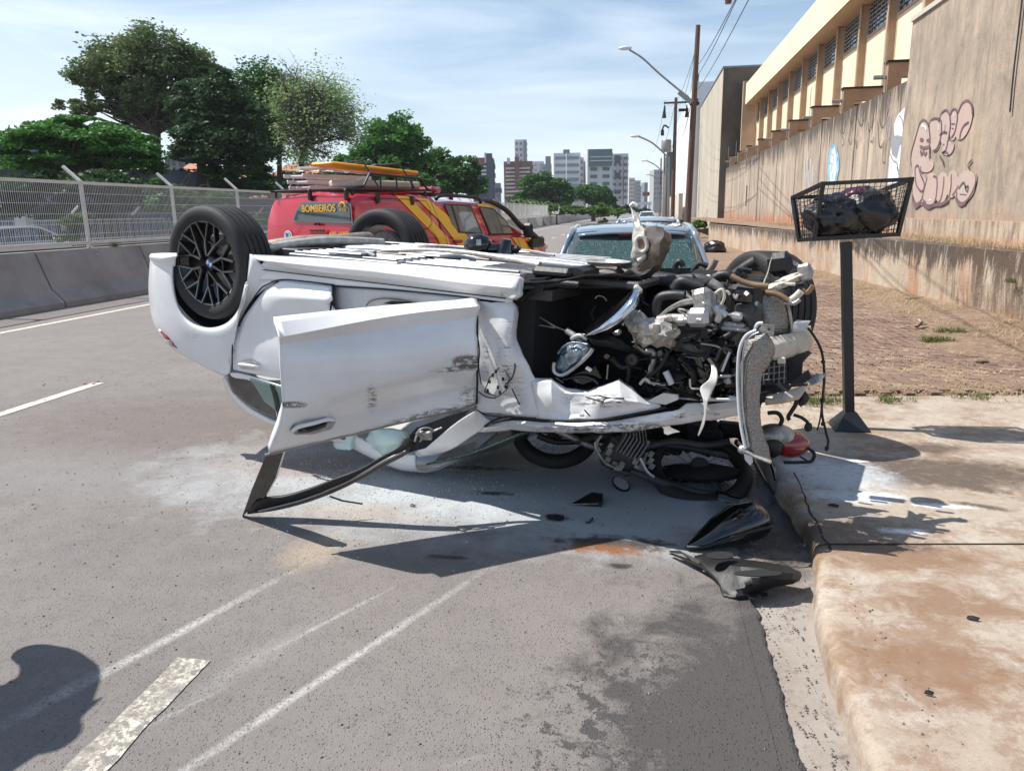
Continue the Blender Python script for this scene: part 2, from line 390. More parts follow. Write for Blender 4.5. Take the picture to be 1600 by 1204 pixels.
n = N('gutter'); co = n.coord('World'); f1 = n.noise(co, 18, 7, .7); f2 = n.noise(co, 140, 3, .7); b1 = n.noise(co, 2.2, 8, .7)
c = n.mix(n.rng(b1, .35, .65), (.30, .27, .24), (.22, .18, .15)); c = n.mix(n.rng(f1, .55, .7, 0, .8), c, (.10, .075, .06)); c = n.mix(n.rng(f2, .6, .75, 0, .5), c, (.45, .42, .38))
nzf = n.noise(co, 9, 8, .75)
wt = n.blob(co, nzf, (.72, 4.3), (.30, 1.0), 0, .3, .35); c = n.mix(n.math('MULTIPLY', wt, .93), c, (.025, .02, .018))
fm = n.blob(co, nzf, (.55, 4.25), (.075, .5), 0, .3, 1.0); c = n.mix(n.math('MULTIPLY', fm, .85), c, (.5, .55, .6))
n.col(c); n.set(rough=n.rng(wt, 0, 1, .88, .3)); n.bump(n.math('ADD', f1, n.math('MULTIPLY', f2, .4)), .5, .008); M['gutter'] = n.m

# dusty reddish pavers
n = N('paver'); co = n.coord('World'); oi = n.new('ObjectInfo')
b1 = n.noise(co, 1.1, 8, .7, .6); b2 = n.noise(co, 7, 7, .7); f2 = n.noise(co, 110, 3, .7)
gi = n.new('NewGeometry'); rnd = n.math('FRACT', n.math('ADD', oi.outputs['Random'], gi.outputs['Random Per Island']))
c = n.mix(rnd, (.11, .062, .046), (.175, .105, .078)); c = n.mix(n.rng(b2, .35, .65, 0, .7), c, (.15, .10, .075))
c = n.mix(n.rng(b1, .42, .62, 0, .85), c, (.215, .145, .10)); c = n.mix(n.rng(n.noise(co, 4, 10, .8), .52, .6, 0, .7), c, (.34, .26, .18)); c = n.mix(n.rng(f2, .55, .75, 0, .5), c, (.42, .33, .25))
n.col(c); n.set(rough=.9); n.bump(n.noise(co, 70, 5), .5, .005); M['paver'] = n.m
n = N('verge_dirt'); co = n.coord('World'); b1 = n.noise(co, 1.2, 8, .7, .6); b2 = n.noise(co, 12, 8, .75); f2 = n.noise(co, 120, 3, .7)
c = n.mix(n.rng(b1, .35, .65), (.165, .10, .07), (.245, .165, .11)); c = n.mix(n.rng(b2, .5, .7, 0, .8), c, (.42, .34, .23)); c = n.mix(n.rng(f2, .55, .75, 0, .6), c, (.15, .09, .06))
n.col(c); n.set(rough=.95); n.bump(n.math('ADD', b2, n.math('MULTIPLY', f2, .3)), .8, .03); M['dirt'] = n.m

# weathered render of the walls: streaks run down, rust at the foot, black mould at the top
def wall_mat(name, base, base2, top, mould, rusty, foot, zfoot, streak=1.0):
    n = N(name); co = n.coord('World'); st = n.coord('World', (1, 1, .09)); sp = n.new('SeparateXYZ'); n.link(co, sp.inputs[0])
    s1 = n.rng(n.noise(st, 2.2, 8, .65, .3), .36, .64); s2 = n.rng(n.noise(st, 9, 6, .7), .36, .64); b = n.noise(co, .9, 8, .7, .5); f = n.noise(co, 30, 6, .7)
    c = n.mix(n.rng(b, .35, .65), base, base2)
    c = n.mix(n.rng(s1, .55, .95, 0, .6*streak), c, (.58, .47, .36)); c = n.mix(n.rng(n.math('ADD', n.math('MULTIPLY', s2, .5), n.math('MULTIPLY', s1, -.5)), .05, .4, 0, .75*streak), c, (.15, .115, .09))
    c = n.mix(n.rng(n.noise(co, 3, 8, .75), .54, .66, 0, .5), c, (.30, .20, .14))
    if top:
        d = n.rng(sp.outputs['Z'], top-mould, top); g = n.rng(n.math('ADD', d, n.math('ADD', n.math('MULTIPLY', s2, .6), n.math('MULTIPLY', s1, .35))), 1.0, 1.35)
        c = n.mix(n.math('MULTIPLY', g, .9), c, (.055, .042, .034))
    r_ = n.rng(sp.outputs['Z'], foot+zfoot, foot); g = n.rng(n.math('ADD', n.math('MULTIPLY', r_, .9), n.math('ADD', n.math('MULTIPLY', s1, .6), n.math('MULTIPLY', s2, .35))), 1.0, 1.35)
    c = n.mix(n.math('MULTIPLY', g, rusty), c, (.40, .13, .045))
    n.col(c); n.set(rough=.92); n.bump(n.math('ADD', n.math('MULTIPLY', f, .5), b), .5, .03); M[name] = n.m; return n
wall_mat('wall_long', (.42, .345, .27), (.31, .25, .195), 4.1, 1.3, .85, 1.0, 1.0)
n = wall_mat('wall_tall', (.33, .275, .215), (.46, .355, .26), 7.4, 3.6, .35, 1.3, .5, .55)
t_ = n; co = t_.coord('World'); old = t_.b.inputs['Base Color'].links[0].from_socket
big_ = t_.rng(t_.noise(co, .55, 10, .75, .4), .44, .6, 0, .6); blot = t_.rng(t_.noise(t_.coord('World', (1, 1, .45)), 1.8, 12, .8, .6), .5, .64, 0, .75)
t_.col(t_.mix(blot, t_.mix(big_, old, (.235, .20, .165)), (.15, .125, .10)))
n = N('wall_low'); co = n.coord('World'); st = n.coord('World', (1, 1, .13)); sp = n.new('SeparateXYZ'); n.link(co, sp.inputs[0])
s1 = n.rng(n.noise(st, 3.2, 8, .65, .4), .36, .64); s2 = n.rng(n.noise(st, 13, 7, .7), .36, .64); b = n.noise(co, 1.6, 8, .7, .5); rr = n.noise(n.coord('World', (1, 1, .02)), 1.1, 5, .6)
c = n.mix(n.rng(b, .38, .6), (.50, .42, .33), (.38, .285, .205))
c = n.mix(n.math('MULTIPLY', n.rng(rr, .52, .60, 0, .8), n.rng(s2, .2, .8, .2, 1)), c, (.40, .19, .10))
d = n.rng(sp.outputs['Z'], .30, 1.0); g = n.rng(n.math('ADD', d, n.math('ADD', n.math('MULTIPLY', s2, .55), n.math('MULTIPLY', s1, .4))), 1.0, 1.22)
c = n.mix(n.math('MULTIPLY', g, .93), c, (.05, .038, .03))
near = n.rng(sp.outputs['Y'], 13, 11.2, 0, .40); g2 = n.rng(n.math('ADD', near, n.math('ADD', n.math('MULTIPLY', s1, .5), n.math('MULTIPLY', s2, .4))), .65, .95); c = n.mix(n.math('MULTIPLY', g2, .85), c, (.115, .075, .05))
c = n.mix(n.math('MULTIPLY', n.rng(n.math('ADD', n.rng(sp.outputs['Z'], .5, .05, 0, .6), s1), 1.0, 1.35), .8), c, (.44, .20, .095))
c = n.mix(n.rng(s2, .75, 1, 0, .4), c, (.62, .55, .46))
n.col(c); n.set(rough=.93); n.bump(n.math('ADD', n.noise(co, 26, 6, .7), b), .6, .03); M['wall_low'] = n.m
n = N('plinth'); co = n.coord('World'); st = n.coord('World', (1, 1, .2)); sp = n.new('SeparateXYZ'); n.link(co, sp.inputs[0]); s2 = n.noise(st, 8, 7, .72); b = n.noise(co, 1.4, 8, .7)
c = n.mix(n.rng(b, .35, .65), (.50, .40, .30), (.36, .28, .21)); c = n.mix(n.rng(s2, .45, .62, 0, .8), c, (.14, .10, .075)); c = n.mix(n.rng(sp.outputs['Z'], 1.15, .98, 0, .7), c, (.40, .20, .10))
n.col(c); n.set(rough=.93); n.bump(n.noise(co, 30, 6), .5, .02); M['plinth'] = n.m

M['beige'] = pm('beige_render', (.84, .68, .49), (.78, .62, .44), 1.2, .85, bump=.15, bscale=20, dirt=(.48, .31, .18), dirtamt=.35, coord='World', sc3=(1, 1, .25))
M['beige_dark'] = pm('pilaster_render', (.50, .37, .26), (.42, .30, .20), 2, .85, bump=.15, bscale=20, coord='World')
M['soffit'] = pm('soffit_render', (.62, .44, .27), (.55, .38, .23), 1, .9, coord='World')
M['fin'] = pm('fin_render', (.36, .25, .17), (.28, .19, .125), 2.5, .9, bump=.2, coord='World', dirt=(.16, .11, .075))
M['block'] = pm('concrete_shaded', (.155, .135, .11), (.10, .085, .07), .8, .92, bump=.2, bscale=10, coord='World', sc3=(1, 1, .5), dirt=(.045, .038, .032), dirtamt=.7)  # block's concrete on its shaded face, shade put into the colour
M['block_lit'] = pm('concrete_sunlit', (.50, .45, .36), (.38, .345, .28), .7, .9, bump=.2, bscale=10, coord='World', sc3=(1, 1, .4), dirt=(.2, .17, .13))  # same concrete on the sunlit street side, light put into the colour
M['white_wall'] = pm('white_wall', (.74, .75, .76), (.66, .67, .68), .5, .8, coord='World')
M['jersey'] = pm('barrier_concrete', (.34, .325, .30), (.26, .25, .23), 1.4, .88, bump=.35, bscale=45, coord='World', dirt=(.085, .078, .07), dirtamt=.6)
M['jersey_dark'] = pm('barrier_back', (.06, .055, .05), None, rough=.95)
M['fence'] = pm('grey_fence_paint', (.62, .61, .57), (.54, .53, .50), 3, .6, bump=.05)
M['wire'] = pm('fence_wire', (.62, .62, .60), None, rough=.5, metal=.1)
M['post_rust'] = pm('old_post_paint', (.16, .10, .09), (.10, .06, .055), 8, .8)
M['wood'] = pm('weathered_pole', (.125, .075, .058), (.075, .045, .036), 3, .9, bump=.5, sc3=(6, 6, .6), dirt=(.22, .17, .14), dirtamt=.5)
M['wood_pale'] = pm('concrete_pole', (.30, .27, .24), (.24, .21, .19), 3, .9)
M['galv'] = pm('galvanised', (.30, .31, .32), (.24, .25, .26), 4, .45, .6)
M['lampglass'] = pm('lamp_lens', (.6, .63, .66), None, rough=.25)
M['blackcable'] = pm('black_cable', (.012, .012, .013), None, rough=.7)
M['ceramic'] = pm('insulator', (.10, .05, .04), None, rough=.4)
def leafm(name, a, b, c_=None, tr=.25):
    n = N(name); gi = n.new('NewGeometry'); co = n.coord('Object')
    f = n.rng(n.noise(co, .8, 3, .5), .35, .65); c = n.mix(f, a, b); c = n.mix(gi.outputs['Random Per Island'], c, c_ or a)
    n.col(c); n.set(rough=.55, spec=.3)
    t = n.new('BsdfTranslucent'); n.link(c, t.inputs['Color']); ms = n.new('MixShader'); ms.inputs[0].default_value = tr+.12
    n.link(n.b.outputs[0], ms.inputs[1]); n.link(t.outputs[0], ms.inputs[2]); n.link(ms.outputs[0], n.t.nodes['Material Output'].inputs['Surface']); M[name] = n.m
leafm('leaf_grey', (.065, .12, .05), (.10, .165, .06), (.17, .22, .09))
leafm('leaf_bright', (.065, .20, .03), (.11, .31, .045), (.035, .11, .022))
leafm('leaf_dark', (.026, .055, .026), (.04, .08, .035), (.045, .10, .03))
leafm('leaf_mid', (.055, .15, .03), (.09, .21, .045), (.03, .09, .02))
leafm('leaf_lime', (.10, .19, .03), (.14, .24, .045), (.06, .12, .02))
leafm('leaf_sparse', (.17, .32, .08), (.26, .42, .13), (.30, .36, .20))
leafm('grass_green', (.09, .15, .035), (.14, .18, .05), (.2, .2, .08))
leafm('grass_dry', (.42, .33, .19), (.35, .25, .13), (.52, .43, .28))
M['bark'] = pm('bark', (.045, .034, .027), (.075, .06, .048), 6, .95, bump=.5)
M['bark_pale'] = pm('pale_bark', (.13, .115, .10), (.09, .078, .068), 6, .95, bump=.4)

# wreck ---------------------------------------------------------------
def white_paint(name, scuffs=(), dirt=.25, tone=(.75, .76, .775), vdirt=None):
    n = N(name); uv = n.coord('UV'); co = n.coord('World')
    nz = n.noise(co, 26, 8, .75, .8); nz2 = n.noise(uv, 6, 8, .8, 1.2); st = n.noise(n.coord('UV', (1.2, 9, 1)), 3.0, 8, .8, .5)
    c = n.mix(n.rng(n.noise(co, 2.2, 7, .65), .42, .72, 0, dirt), tone, (.42, .35, .30))
    c = n.mix(n.rng(n.noise(co, 160, 3, .6), .66, .76, 0, .3), c, (.25, .22, .20))
    tot = None
    for p, r_, rot, soft, amt, dens in scuffs:
        b_ = n.blob(uv, nz2, (p[0]/100, p[1]/100), (r_[0]/100, r_[1]/100), rot, soft, amt)
        k = n.math('MULTIPLY', b_, n.rng(n.math('ADD', n.math('MULTIPLY', st, .6), n.math('MULTIPLY', nz2, .45)), dens, dens+.05))
        tot = k if tot is None else n.math('MAXIMUM', tot, k)
    if tot is not None: c = n.mix(n.math('MULTIPLY', tot, .88), c, (.05, .042, .036))
    n.col(c); n.set(rough=.26, coat=.6, coatr=.08); n.bump(n.noise(co, 60, 2), .02, .002); M[name] = n.m
white_paint('paint', (), .18)
white_paint('paint_door', (((730, 566), (24, 12), 0, .15, .3, .46), ((708, 576), (34, 5), -.12, .3, .4, .50), ((735, 575), (20, 30), 0, .3, .5, .60), ((580, 622), (9, 20), 0, .3, .5, .52), ((560, 612), (110, 6), -.03, .4, .4, .64),
                           ((670, 655), (95, 14), -.25, .3, .5, .505), ((590, 685), (110, 7), -.3, .3, .5, .55), ((735, 625), (22, 24), 0, .3, .6, .53), ((455, 632), (22, 5), .0, .3, .5, .45), ((650, 592), (80, 4), -.05, .3, .4, .60)), .30)
white_paint('paint_fender', (((790, 530), (16, 40), .1, .3, .8, .56), ((795, 600), (22, 45), -.2, .3, .8, .54), ((935, 625), (50, 12), 0, .3, .7, .52), ((760, 560), (6, 60), 0, .4, .8, .55), ((960, 668), (120, 10), 0, .4, .6, .50), ((1080, 650), (60, 8), 0, .4, .6, .55)), .5)
white_paint('paint_arch', (((340, 525), (55, 12), 0, .4, .6, .58),), .22)
white_paint('paint_bits', (), .85, (.62, .60, .56))
M['seam'] = pm('panel_seam', (.012, .012, .013), None, rough=.8)
M['blackplastic'] = pm('black_plastic', (.007, .007, .008), (.015, .015, .016), 12, .5, bump=.2)
M['well'] = pm('wheel_well', (.003, .003, .0035), (.007, .0065, .0065), 6, .85, bump=.5, dirt=(.035, .03, .025), dirtamt=.25)
M['gloss'] = pm('gloss_black', (.004, .004, .005), None, rough=.12, coat=.6)
M['blackrim'] = pm('rim_black', (.009, .009, .010), None, rough=.3, coat=.3)
M['rimedge'] = pm('rim_edge', (.24, .24, .245), None, rough=.3, metal=.85)
M['tyre'] = pm('tyre_rubber', (.012, .012, .013), (.019, .019, .020), 8, .72, bump=.15, bscale=60, dirt=(.05, .046, .042), dirtamt=.3)
M['chrome'] = pm('chrome', (.62, .66, .72), (.42, .46, .52), 5, .13, 1, bump=.06, bscale=12)
M['alu'] = pm('dirty_aluminium', (.50, .48, .45), (.24, .23, .21), 16, .42, .6, bump=.35, dirt=(.12, .09, .06), dirtamt=.6)
M['alu_bright'] = pm('aluminium', (.50, .51, .52), (.32, .32, .33), 14, .38, .8, bump=.1)
M['foil'] = pm('heat_foil', (.62, .59, .54), (.40, .37, .33), 18, .36, .35, bump=.7, bscale=30)
M['bronze'] = pm('scorched_metal', (.28, .235, .195), (.13, .115, .105), 5, .32, .75, bump=.3, dirt=(.20, .10, .045), dirtamt=.7)
M['beam'] = pm('bumper_beam', (.60, .56, .48), (.46, .42, .35), 12, .5, .2, bump=.2, dirt=(.22, .19, .15), dirtamt=.5)
M['brownhose'] = pm('brown_hose', (.24, .15, .085), (.15, .09, .05), 14, .6)
M['under'] = pm('underbody_panel', (.26, .275, .30), (.17, .18, .20), 5, .42, .1, bump=.2, sc3=(.4, 4, 1), dirt=(.30, .21, .14), dirtamt=.5)
M['under_dark'] = pm('underbody_dark', (.03, .03, .034), (.07, .07, .076), 6, .55, .1, bump=.3, dirt=(.16, .12, .09))
M['under_silver'] = pm('heat_shield', (.42, .43, .45), (.30, .31, .33), 8, .42, .5, bump=.35, bscale=14, dirt=(.3, .2, .13), dirtamt=.5)
M['clay'] = pm('muddy_metal', (.34, .29, .24), (.18, .15, .125), 9, .6, .3, bump=.4)
M['interior'] = pm('cabin_trim', (.02, .02, .022), None, rough=.8)
M['jamb'] = pm('door_jamb', (.58, .60, .62), (.5, .52, .54), 4, .3, coat=.3, dirt=(.3, .27, .24))
n = N('glass_green'); n.col((.32, .50, .46)); n.set(rough=.08, trans=.55, ior=1.3, coat=.4); M['glass_green'] = n.m
n = N('airbag'); n.col((.55, .72, .70)); n.set(rough=.35, coat=.3); M['airbag'] = n.m
n = N('crazed'); co = n.coord('Object'); v = n.new('TexVoronoi', feature='DISTANCE_TO_EDGE'); v.inputs['Scale'].default_value = 60; n.link(co, v.inputs['Vector'])
n.col(n.mix(n.rng(v.outputs['Distance'], .0, .06), (.22, .34, .31), (.02, .045, .042))); n.set(rough=.15, coat=.6); M['crazed'] = n.m
M['darkglass'] = pm('dark_glass', (.012, .018, .02), None, rough=.05, coat=.8)
M['red_lens'] = pm('red_lens', (.30, .012, .015), (.20, .008, .01), 10, .12, coat=.8)
M['blue_lens'] = pm('headlamp_glass', (.30, .36, .42), (.06, .09, .14), 26, .12, .5, coat=.8, bump=.4)
n = N('finned'); co = n.coord('UV'); wv = n.new('TexWave', bands_direction='Y'); wv.inputs['Scale'].default_value = 11; wv.inputs['Distortion'].default_value = 4.5; wv.inputs['Detail'].default_value = 3; n.link(co, wv.inputs['Vector'])
n.col(n.mix(n.rng(n.noise(co, 30, 6, .8), .4, .65), (.36, .35, .33), (.11, .10, .095))); n.set(rough=.42, metal=.6); n.bump(n.math('ADD', n.math('MULTIPLY', wv.outputs['Fac'], .5), n.noise(co, 16, 6, .8)), .4, .008); M['finned'] = n.m
M['blue'] = pm('badge_blue', (.03, .14, .5), None, rough=.3)
M['white'] = pm('badge_white', (.8, .8, .8), None, rough=.3)
M['blackpaint'] = pm('black_satin_paint', (.008, .009, .012), (.014, .015, .019), 8, .35, bump=.05)
M['bag'] = pm('bin_bag', (.004, .004, .005), None, rough=.3, bump=1.0, bscale=22, coat=.3)
M['bag_red'] = pm('bin_bag_purple', (.09, .02, .04), (.03, .01, .015), 10, .25, bump=.8, bscale=14)
# vehicles
M['fire_red'] = pm('fire_red', (.55, .014, .04), (.48, .010, .03), 2, .22, coat=.8, dirt=(.3, .03, .03), dirtamt=.2)
M['fire_yellow'] = pm('fire_yellow', (.90, .47, .015), None, rough=.35, coat=.5)
M['board_orange'] = pm('spinal_board', (.75, .32, .02), None, rough=.45)
M['ladder_alu'] = pm('ladder_alu', (.62, .62, .62), None, rough=.35, metal=.6)
M['crate_tan'] = pm('case_tan', (.50, .42, .34), (.42, .35, .28), 6, .6)
M['carblue'] = pm('grey_blue_car', (.26, .31, .355), None, rough=.18, metal=.35, coat=.9)
M['carwhite'] = pm('white_car_paint', (.66, .69, .72), None, rough=.2, coat=.8)
M['carsilver'] = pm('silver_car_paint', (.42, .47, .52), None, rough=.2, metal=.4, coat=.8)
n = N('carglass'); n.col((.035, .05, .05)); n.set(rough=.04, coat=1.0, spec=.8); M['carglass'] = n.m
M['plate'] = pm('plate_grey', (.6, .62, .63), None, rough=.4)
# far buildings
def fb(name, c1, c2, s_=.05): M[name] = pm(name, c1, c2, s_, .75, coord='World')
fb('b_white', (.60, .62, .64), (.55, .57, .59)); fb('b_grey', (.36, .37, .38), (.32, .33, .34)); fb('b_red', (.20, .075, .07), (.16, .06, .055)); fb('b_navy', (.045, .06, .10), (.04, .05, .085))
fb('b_beige', (.55, .50, .44), (.5, .46, .4)); fb('b_green', (.07, .15, .15), (.05, .12, .12)); fb('b_slate', (.17, .20, .24), (.14, .17, .2)); fb('b_glass', (.14, .21, .28), (.10, .15, .2)); fb('b_dark', (.05, .06, .075), (.04, .05, .06))
M['b_glass'].node_tree.nodes['Principled BSDF'].inputs['Roughness'].default_value = .2
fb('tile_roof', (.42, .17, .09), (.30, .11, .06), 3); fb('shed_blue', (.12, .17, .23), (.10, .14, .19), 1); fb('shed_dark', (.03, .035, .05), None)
# graffiti
M['g_pink'] = pm('spray_pink', (.44, .345, .32), (.41, .31, .27), 2.5, .9, coord='World', dirt=(.48, .34, .25), dirtamt=.7)
M['g_purple'] = pm('spray_purple', (.11, .055, .075), (.19, .12, .12), 4, .9, coord='World')
M['g_white'] = pm('spray_white', (.72, .74, .78), (.60, .62, .66), 5, .9, coord='World')
M['g_grey'] = pm('spray_grey', (.26, .27, .30), None, rough=.9)
M['g_black'] = pm('spray_black', (.06, .05, .05), (.14, .11, .09), 6, .9, coord='World')
M['g_blue'] = pm('spray_blue', (.10, .30, .48), (.30, .50, .62), 6, .9, coord='World')
M['skin'] = pm('skin', (.35, .2, .14), None, rough=.6); M['cloth_dark'] = pm('dark_cloth', (.03, .03, .04), None, rough=.9)
M['driftwood'] = pm('dry_palm', (.28, .20, .13), (.12, .08, .05), 10, .9, bump=.4)
# ================================================================== THE GROUND
ZS = .10
def sheet(name, poly, z, mat, label=None, kind='structure', sub=0):
    b = MB(); b.add([(x, y, z) for x, y in poly], [tuple(range(len(poly)))]); return b.build(name, mat, kind=kind)
sheet('ground', [(-1500, -60), (1500, -60), (1500, 3000), (-1500, 3000)], -.05, M['dirt'])
sheet('road', [(-11.0, -6), (.44, -6), (.44, 900), (-11.0, 900)], 0, M['asphalt'])
sheet('far_road', [(-40, -6), (-12.0, -6), (-12.0, 900), (-40, 900)], -.02, M['asphalt'])
# gutter strip with a slightly dished bed and a broken asphalt edge
b = MB(); rows = []
y = -4.0; ys = []
while y < 90: ys.append(y); y += .06 if -1 < y < 9 else 1.0
def curb_x(y):
    pts = [(-9, .64), (0, .64), (1.6, .655), (2.0, .66), (2.45, .675), (2.8, .70), (3.05, .745), (3.25, .79), (3.5, .83), (3.9, .82), (4.4, .79), (5.2, .80), (200, .8)]
    for (a, xa), (c, xc) in zip(pts, pts[1:]):
        if a <= y <= c: return xa+(xc-xa)*(y-a)/(c-a)
    return .8
def chip(y, k=0): return noise.noise(Vector((y*3, k, 0)))*.018+noise.noise(Vector((y*17, k, 3)))*.011
for y in ys:
    e = .50+chip(y)*1.5; cx = curb_x(y)+.03
    rows.append([Vector((x, y, z)) for x, z in ((.41, -.022), (e-.02, -.02), (e+.02, -.018), ((e+cx)/2, -.012), (cx-.06, -.010), (cx, -.004))])
b.grid(rows).build('gutter', M['gutter'], kind='structure', smooth=60)
b = MB(); rows = []
y = -4.0
while y < 90:
    e = .505+chip(y)*1.3+noise.noise(Vector((y*45, 0, 8)))*.006; rows.append([Vector((.439, y, .0)), Vector((e-.012, y, .0)), Vector((e, y, -.006)), Vector((e+.004, y, -.022))]); y += .02 if 1.5 < y < 7 else .5
b.grid(rows).build('road_edge', M['asphalt'], kind='structure')
# concrete driveway slab: rounded nose at the kerb, a saw joint, and the second slab beyond
def slab(y0, y1, x_far, name, skew=0):
    b = MB(); rows = []; n_ = int((y1-y0)/.05)+1
    for i in range(n_+1):
        y = y0+(y1-y0)*i/n_; cx = curb_x(y)+chip(y, 5)*(1.3 if 3.2 < y < 4.3 else .6)
        prof = [(cx, -.012), (cx+.004, .05), (cx+.014, .082), (cx+.036, .097), (cx+.07, .1), (cx+.2, .1), ((cx+x_far)/2, .1), (x_far, .1)]
        rows.append([Vector((x, y+skew*(x-.8), z+noise.noise(Vector((x*6, y*6, 0)))*.003+(noise.noise(Vector((x*28, y*28, 1)))*.006 if x < cx+.08 else 0))) for x, z in prof])
    b.grid(rows)
    k = len(rows[0]); return b.build(name, M['slab'], kind='structure', smooth=50)
slab(-4, 3.37, 9, 'driveway_slab', .13)
slab(3.376, 6.19, 9, 'pavement_slab', .13)
# crack that runs from the joint to the kerb
cr = MB()
cp = [G(x, y, ZS+.001) for x, y in ((1240, 735), (1252, 760), (1262, 790), (1270, 806), (1281, 822), (1286, 840), (1297, 852), (1296, 862))]
cp = [p for p in spline(cp, 4)]; wv = []
for i, p in enumerate(cp):
    d = (cp[min(i+1, len(cp)-1)]-cp[max(i-1, 0)]).normalized(); nn = Vector((-d.y, d.x, 0)); wd = .0025+.004*(i/len(cp))+random.uniform(0, .002); j = random.uniform(-.005, .005)
    wv.append([p+nn*(wd+j), p-nn*(wd-j)])
cr.grid(wv).build('slab_crack', M['seam'], kind='structure')
b = MB(); b.add([(.86, 3.372+.13*.06, ZS+.0022), (9, 3.372+.13*8.2, ZS+.0022), (9, 3.382+.13*8.2, ZS+.0022), (.86, 3.382+.13*.06, ZS+.0022)], [(0, 1, 2, 3)]).build('slab_joint', M['seam'], kind='structure')
# verge of earth under and round the pavers, undulating
b = MB(); rows = []
for i in range(0, 150):
    y = 6.2+.13*.0+(i*.12 if i < 110 else 13.2+(i-110)*3.5); row = []
    for k in range(30):
        x = .80+k*.20; zz = ZS-.012+.075*max(0, noise.noise(Vector((x*1.3, y*.9, 0)))-.08)*min(1, max(0, (y-7.2)/1.5))+.035*max(0, min(1, (x-3.1)/.7))*min(1, max(0, (y-6.6)/1.0))+noise.noise(Vector((x*7, y*7, 2)))*.006
        if x > 3.6: zz += (x-3.6)*.10*min(1, (x-3.6))
        if k == 0: zz = .0
        if k == 1: zz = ZS-.006
        row.append(Vector((x if k else .80, y+.13*(x-.8), zz)))
    rows.append(row)
b.grid(rows).build('verge', M['dirt'], kind='structure', smooth=80)
# pavers: one by one near the camera, joined beyond
pv = MB(); pv.box((0, 0, -.02), (.091, .189, .05), bev=.004)
pave = thing('paver_walk', (.9, 6.2, 0), 'reddish concrete brick paving half buried in dust between kerb and wall', 'paving'); pave['kind'] = 'structure'
del pave['category'], pave['label']
first = None; far = MB(); cnt = 0
for r_ in range(50):
    for k in range(31):
        x = .98+k*.1015; y = 6.33+r_*.2+(.1 if k % 2 else 0)+.13*(x-.8)
        if x > 4.1: continue
        nv = noise.noise(Vector((x*.9, y*.7, 7)))
        z = ZS+.010+nv*.012+random.uniform(-.003, .003)
        if cnt < 300:
            if first is None:
                o = pv.build('brick', M['paver'], pave, local=True); first = o
            else: o = first.copy(); COL.objects.link(o); o.parent = pave
            o.location = Vector((x, y, z))-pave.location; o.rotation_euler = (random.uniform(-.015, .015), random.uniform(-.012, .012), R(7.4)+random.uniform(-.01, .01)); cnt += 1
        else:
            a = R(7.4)+random.uniform(-.01, .01); far.box((x, y, z-.02), (.091, .189, .05), (Vector((math.cos(a), math.sin(a), 0)), Vector((-math.sin(a), math.cos(a), 0)), AZ))
far.build('bricks', M['paver'], pave, kind='stuff')
# lane paint
def mark(x, y0, y1, wd, mat='road_paint', nm='lane_marking'):
    b = MB(); rows = []; n_ = max(2, int((y1-y0)/(.15 if y0 > 5 else .03)))
    for i in range(n_+1):
        y = y0+(y1-y0)*i/n_; rows.append([Vector((x-wd/2+chip(y*2, 8)*.5, y, .004)), Vector((x+wd/2+chip(y*2, 9)*.5, y, .004))])
    return b.grid(rows).build(nm, M[mat], kind='structure')
mark(-9.22, 4, 300, .13, nm='edge_line')
mark(-1.60, .6, 2.28, .13, 'road_paint_worn'); mark(-1.60, 8.1, 10.1, .13, 'road_paint_worn')
mark(-5.33, 4.4, 6.62, .12)
for k in range(1, 14): mark(-5.33, 4.6+6*k+.6, 6.6+6*k+.6, .12)

# ================================================================== CONCRETE BARRIER AND FENCE
prof = [(-10.62, 0), (-10.62, .10), (-10.86, .33), (-11.10, 1.0), (-11.13, 1.03), (-11.36, 1.03), (-11.36, 0)]
def barrier(y0, y1, near):
    b = MB(); n_ = len(prof); e = .022
    b.prism([(x, y0+e, z) for x, z in prof], (0, y1-y0-2*e, 0)); return b
seg = 3.05; k = 0
y = 12.62-3*seg
lab = {2: 'concrete barrier segment at the left edge of the photo, left of the first joint', 3: 'concrete barrier segment between the two open joints, left of the wreck', 4: 'concrete barrier segment right of the second joint, behind the upturned rear wheel'}
while y < 95:
    o = barrier(y, y+seg, y < 20).build('concrete_barrier', M['jersey'], label=lab.get(k, 'grey concrete barrier segment under the mesh fence, beyond the upturned rear wheel'), cat='road barrier', group='concrete barrier segments')
    y += seg if y < 40 else seg*2; seg = seg if y < 40 else 6.1; k += 1
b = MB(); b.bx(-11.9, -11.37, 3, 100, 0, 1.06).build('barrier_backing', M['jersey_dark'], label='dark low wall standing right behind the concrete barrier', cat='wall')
fp = []; y = 14.20-3.085*3; 
while y < 62: fp.append(y); y += 3.085
fen = thing('fence', (-11.2, 14, 0), 'pale grey welded mesh fence on the concrete barrier left of the road', 'fence')
def fence_post(y, i):
    b = MB()
    b.bar((-11.2, y, .80), (-11.2, y, 2.38), .075, .055, AX)
    b.bar((-11.2, y, 2.36), (-11.50, y-.06, 2.66), .06, .045, AX)
    b.bar((-11.08, y, .86), (-11.14, y, 1.06), .10, .02, AX)
    for dz in (.9, 1.0): b.tube([(-11.07, y+.02, dz), (-11.04, y+.02, dz)], .012, 6)
    return b.build('post', M['fence'], fen)
for i, y in enumerate(fp): fence_post(y, i)
